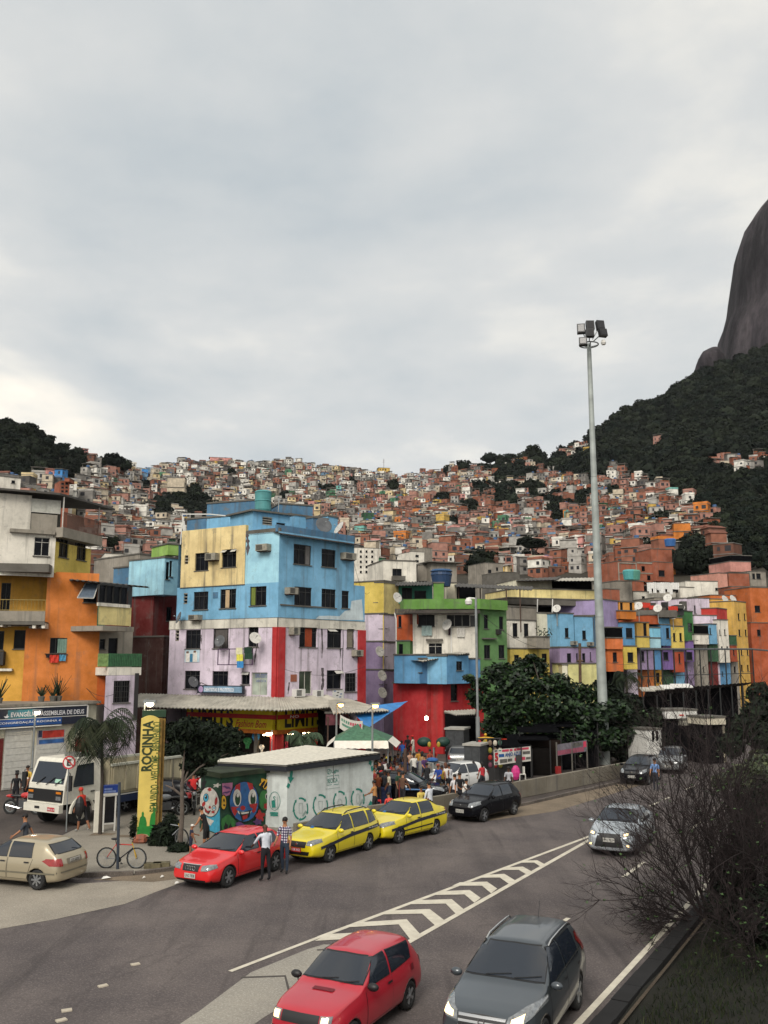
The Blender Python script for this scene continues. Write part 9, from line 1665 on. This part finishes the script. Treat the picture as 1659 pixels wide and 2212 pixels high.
ST=[(885,388,1.76,'man in white T-shirt and black trousers with his back turned amid the crowd',25,'#d6d3cc','#17171c',3,{}),(870,78,1.74,'man in red cap and white shirt walking by the dark red wall',70,'#d2c9bc','#b8b4a8',3,dict(cap='#b8231f')),(690,160,1.72,'man in bright blue T-shirt and jeans bending at the back of the square',20,'#2c5aa8','#3f5a78',3,dict(lean=25)),(775,75,1.75,'man in dark clothes behind the man in bright blue',160,'#17171d','#17171d',3,{}),
      (438,362,1.62,'woman in yellow T-shirt facing this way in the crowd',175,'#d8c23f','#23232a',1,dict(fem=True)),(357,395,1.6,'woman in white sleeveless top left of the woman in yellow',165,'#d2ccc8','#23232a',1,dict(fem=True,sleeve=.08,long=True)),(262,390,1.65,'man in dark red shirt behind the kiosk roof corner',170,'#5a2a2c','#1b1b20',1,{}),(600,392,1.6,'woman in dark patterned tank top in the crowd',190,'#4f4a58','#23232a',2,dict(fem=True,sleeve=.06,long=True)),(395,488,1.66,'man in white T-shirt turned away behind a woman in yellow',20,'#d5d3cf','#23232a',3,{}),
      (290,515,1.78,'tall man in black and white shirt beside the kiosk end',60,'#15161a','#15161a',2,{}),(430,575,1.6,'woman in grey dress walking in the crowd near the tall man in black',30,'#85807c','#85807c',1,dict(fem=True,long=True,leg=.35)),(540,600,1.68,'man in white T-shirt with black trousers near the black cart',80,'#d6d3cf','#1a1a1f',1,{}),(640,560,1.62,'woman in brown top beside the dark iron post',140,'#6b4438','#201a1c',1,dict(fem=True,long=True)),(190,640,1.7,'man in red shirt half hidden by the kiosk wall',120,'#8a2c2a','#1a1a20',2,{}),(195,870,1.6,'person in tan top half hidden at the kiosk corner',60,'#b07c4a','#1c1c20',1,dict(fem=True)),
      (1318,575,1.72,'man in royal blue T-shirt standing right of the wire cage',150,'#23408f','#1d1d24',1,dict(cap='#8a4a3a')),(1372,605,1.58,'girl in yellow and dark top with shorts right of the wire cage',175,'#b8983a','#1c1c22',1,dict(fem=True,sleeve=.05,leg=.22,long=True)),(1440,560,1.7,'woman with light brown hair in long white tank top and shorts',15,'#d8d2cc','#16161b',2,dict(fem=True,sleeve=.04,leg=.25,hair='#5a3420',long=True)),(1505,582,1.6,'boy in white shirt next to the woman with light brown hair',30,'#cfcfd2','#2a2a30',1,{}),(1240,318,1.3,'person in red shirt sitting on the low wall at the back',160,'#b8302a','#8a3a2c',1,dict(lL=(80,85),lR=(80,85))),(1160,345,1.3,'person in orange brown top sitting beside the one in red',190,'#8f3f2c','#5a3a2c',1,dict(lL=(80,85),lR=(80,85),fem=True)),(975,345,1.3,'person in orange and yellow top sitting left on the low wall',170,'#b8862c','#2c2c6a',1,dict(lL=(80,85),lR=(80,85))),(808,370,1.3,'person in pale top sitting at the left end of the low wall',200,'#b5907a','#2a2a30',1,dict(lL=(80,85),lR=(80,85),fem=True)),(700,600,1.65,'man in maroon shirt behind the dark iron post',100,'#4a2228','#1a1a1f',1,{}),(500,540,1.6,'woman in red top with black hair in the middle of the crowd',40,'#9a2c2c','#1a1a1f',1,dict(fem=True,long=True))]
for i,(x,y,cn,hexc)in enumerate(((230,450,'olive','#5a5a32'),(320,455,'pink','#b8808a'),(470,440,'black','#151519'),(540,430,'maroon','#5a2026'),(660,450,'navy','#1f2a4a'),(250,720,'rust','#8a4a2c'),(370,680,'charcoal','#2c2d33'),(450,700,'cream','#c9bfa8'),(610,680,'dark green','#24402f'),(680,720,'brown','#5a4030'),(330,600,'bright red','#b8282a'),(580,520,'grey','#77767a'),(760,460,'dark blue','#20305c'),(1060,420,'purple','#4a2f5c'),(1020,360,'tan','#a08058'),(1110,560,'dark','#202024'),(210,560,'white','#cfccc8'),(720,380,'wine','#4c1c28'))):ST.append((x,y,1.58+.03*(i%5),f"{('woman', 'man')[i % 2]} in {cn} top standing in the crowd {'behind' if y < 500 else 'near'} the {'kiosk end' if x < 420 else 'dark iron post' if x < 780 else 'wire cage'}",(20,170,95,210,330)[i%5],hexc,('#1a1a20','#2c3448','#3a3230')[i%3],(1,2,3,0)[i%4],dict(fem=True,long=True)if i%2==0 else{}))
for x,y,h,l,f,tp_,bt_,sk,kw in ST:
    z=0.;hh=h
    if 'lL' in kw:q=head_at(cD,x,y,1.25);hh=1.66;z=.02
    else:q=head_at(cD,x,y,h)
    person(l,q,FACE(f),tp_,bt_,sk,h=hh,aL=(10+(x%30),8,20+(y%50)),aR=(5+(y%25),8,15+(x%40)),group=g2,z0=z,**({'lL':(6,6),'lR':(-8,6)}|kw))
for c,x,y,h,l,f,tp_,bt_,sk,kw in((cD,1160,895,1.76,'man in white long-sleeved shirt with beard at the vendor table',50,'#cdd0d8','#17171d',2,dict(sleeve=1.)),(cD,1000,962,1.6,'woman vendor in pale yellow blouse behind the table of goods',200,'#c9b25a','#23232a',1,dict(fem=True,aL=(30,8,60),aR=(30,8,60))),(cD,470,1078,1.45,'person in coral red T-shirt bowed at the barrier',30,'#d0473f','#1d1d24',1,dict(lean=20)),(cE,165,722,1.66,'woman in white T-shirt and dark shorts with back turned at the barrier',10,'#c9c6c8','#15151b',2,dict(fem=True,leg=.25,aR=(40,8,30))),(cE,212,702,1.74,'man in black T-shirt next to the white hatchback',190,'#131317','#1a1a20',2,{}),(cE,292,770,1.6,'woman in black holding a baby in white at the barrier',140,'#131317','#17171d',2,dict(fem=True,aL=(50,5,70),aR=(50,5,70))),(cE,362,585,1.5,'girl in pale top with long hair left of the goods rack',170,'#c8b49a','#5a4a44',1,dict(fem=True,long=True)),(cE,455,595,1.6,'woman in red top at the goods rack',30,'#b02a33','#1a1a20',1,dict(fem=True,long=True)),(cE,735,640,1.6,'person in grey white shirt in the shade under the banner',160,'#a5a5ab','#17171d',3,{}),(cG,320,990,1.7,'person in pale blue shirt standing by the far black car',150,'#6f8fc0','#2a2a33',2,{}),(cG,1115,640,1.6,'person in red top at the cream stand behind the twigs',160,'#b83226','#23232a',1,{}),(cG,1130,255,1.7,'person in blue shirt under the dark court roof',170,'#2a4a9a','#1d1d24',2,{}),(cG,1172,248,1.7,'person in red shirt beside the one in blue under the court roof',190,'#a82a35','#b5b2aa',2,{})):
    person(l,head_at(c,x,y,h),FACE(f),tp_,bt_,sk,h=h,**kw)
finish_people()
q=head_at(cE,292,770,1.6);mb=MB();mb.ball(q+V((-.12,-.25,1.1)),(.13,.12,.2),9,7);mb.ball(q+V((-.1,-.27,1.33)),.08,8,6);tag(part('baby',mb,mat('fabric#d8d5cf','#d8d5cf',.9)),'baby wrapped in white held by the woman in black','baby')
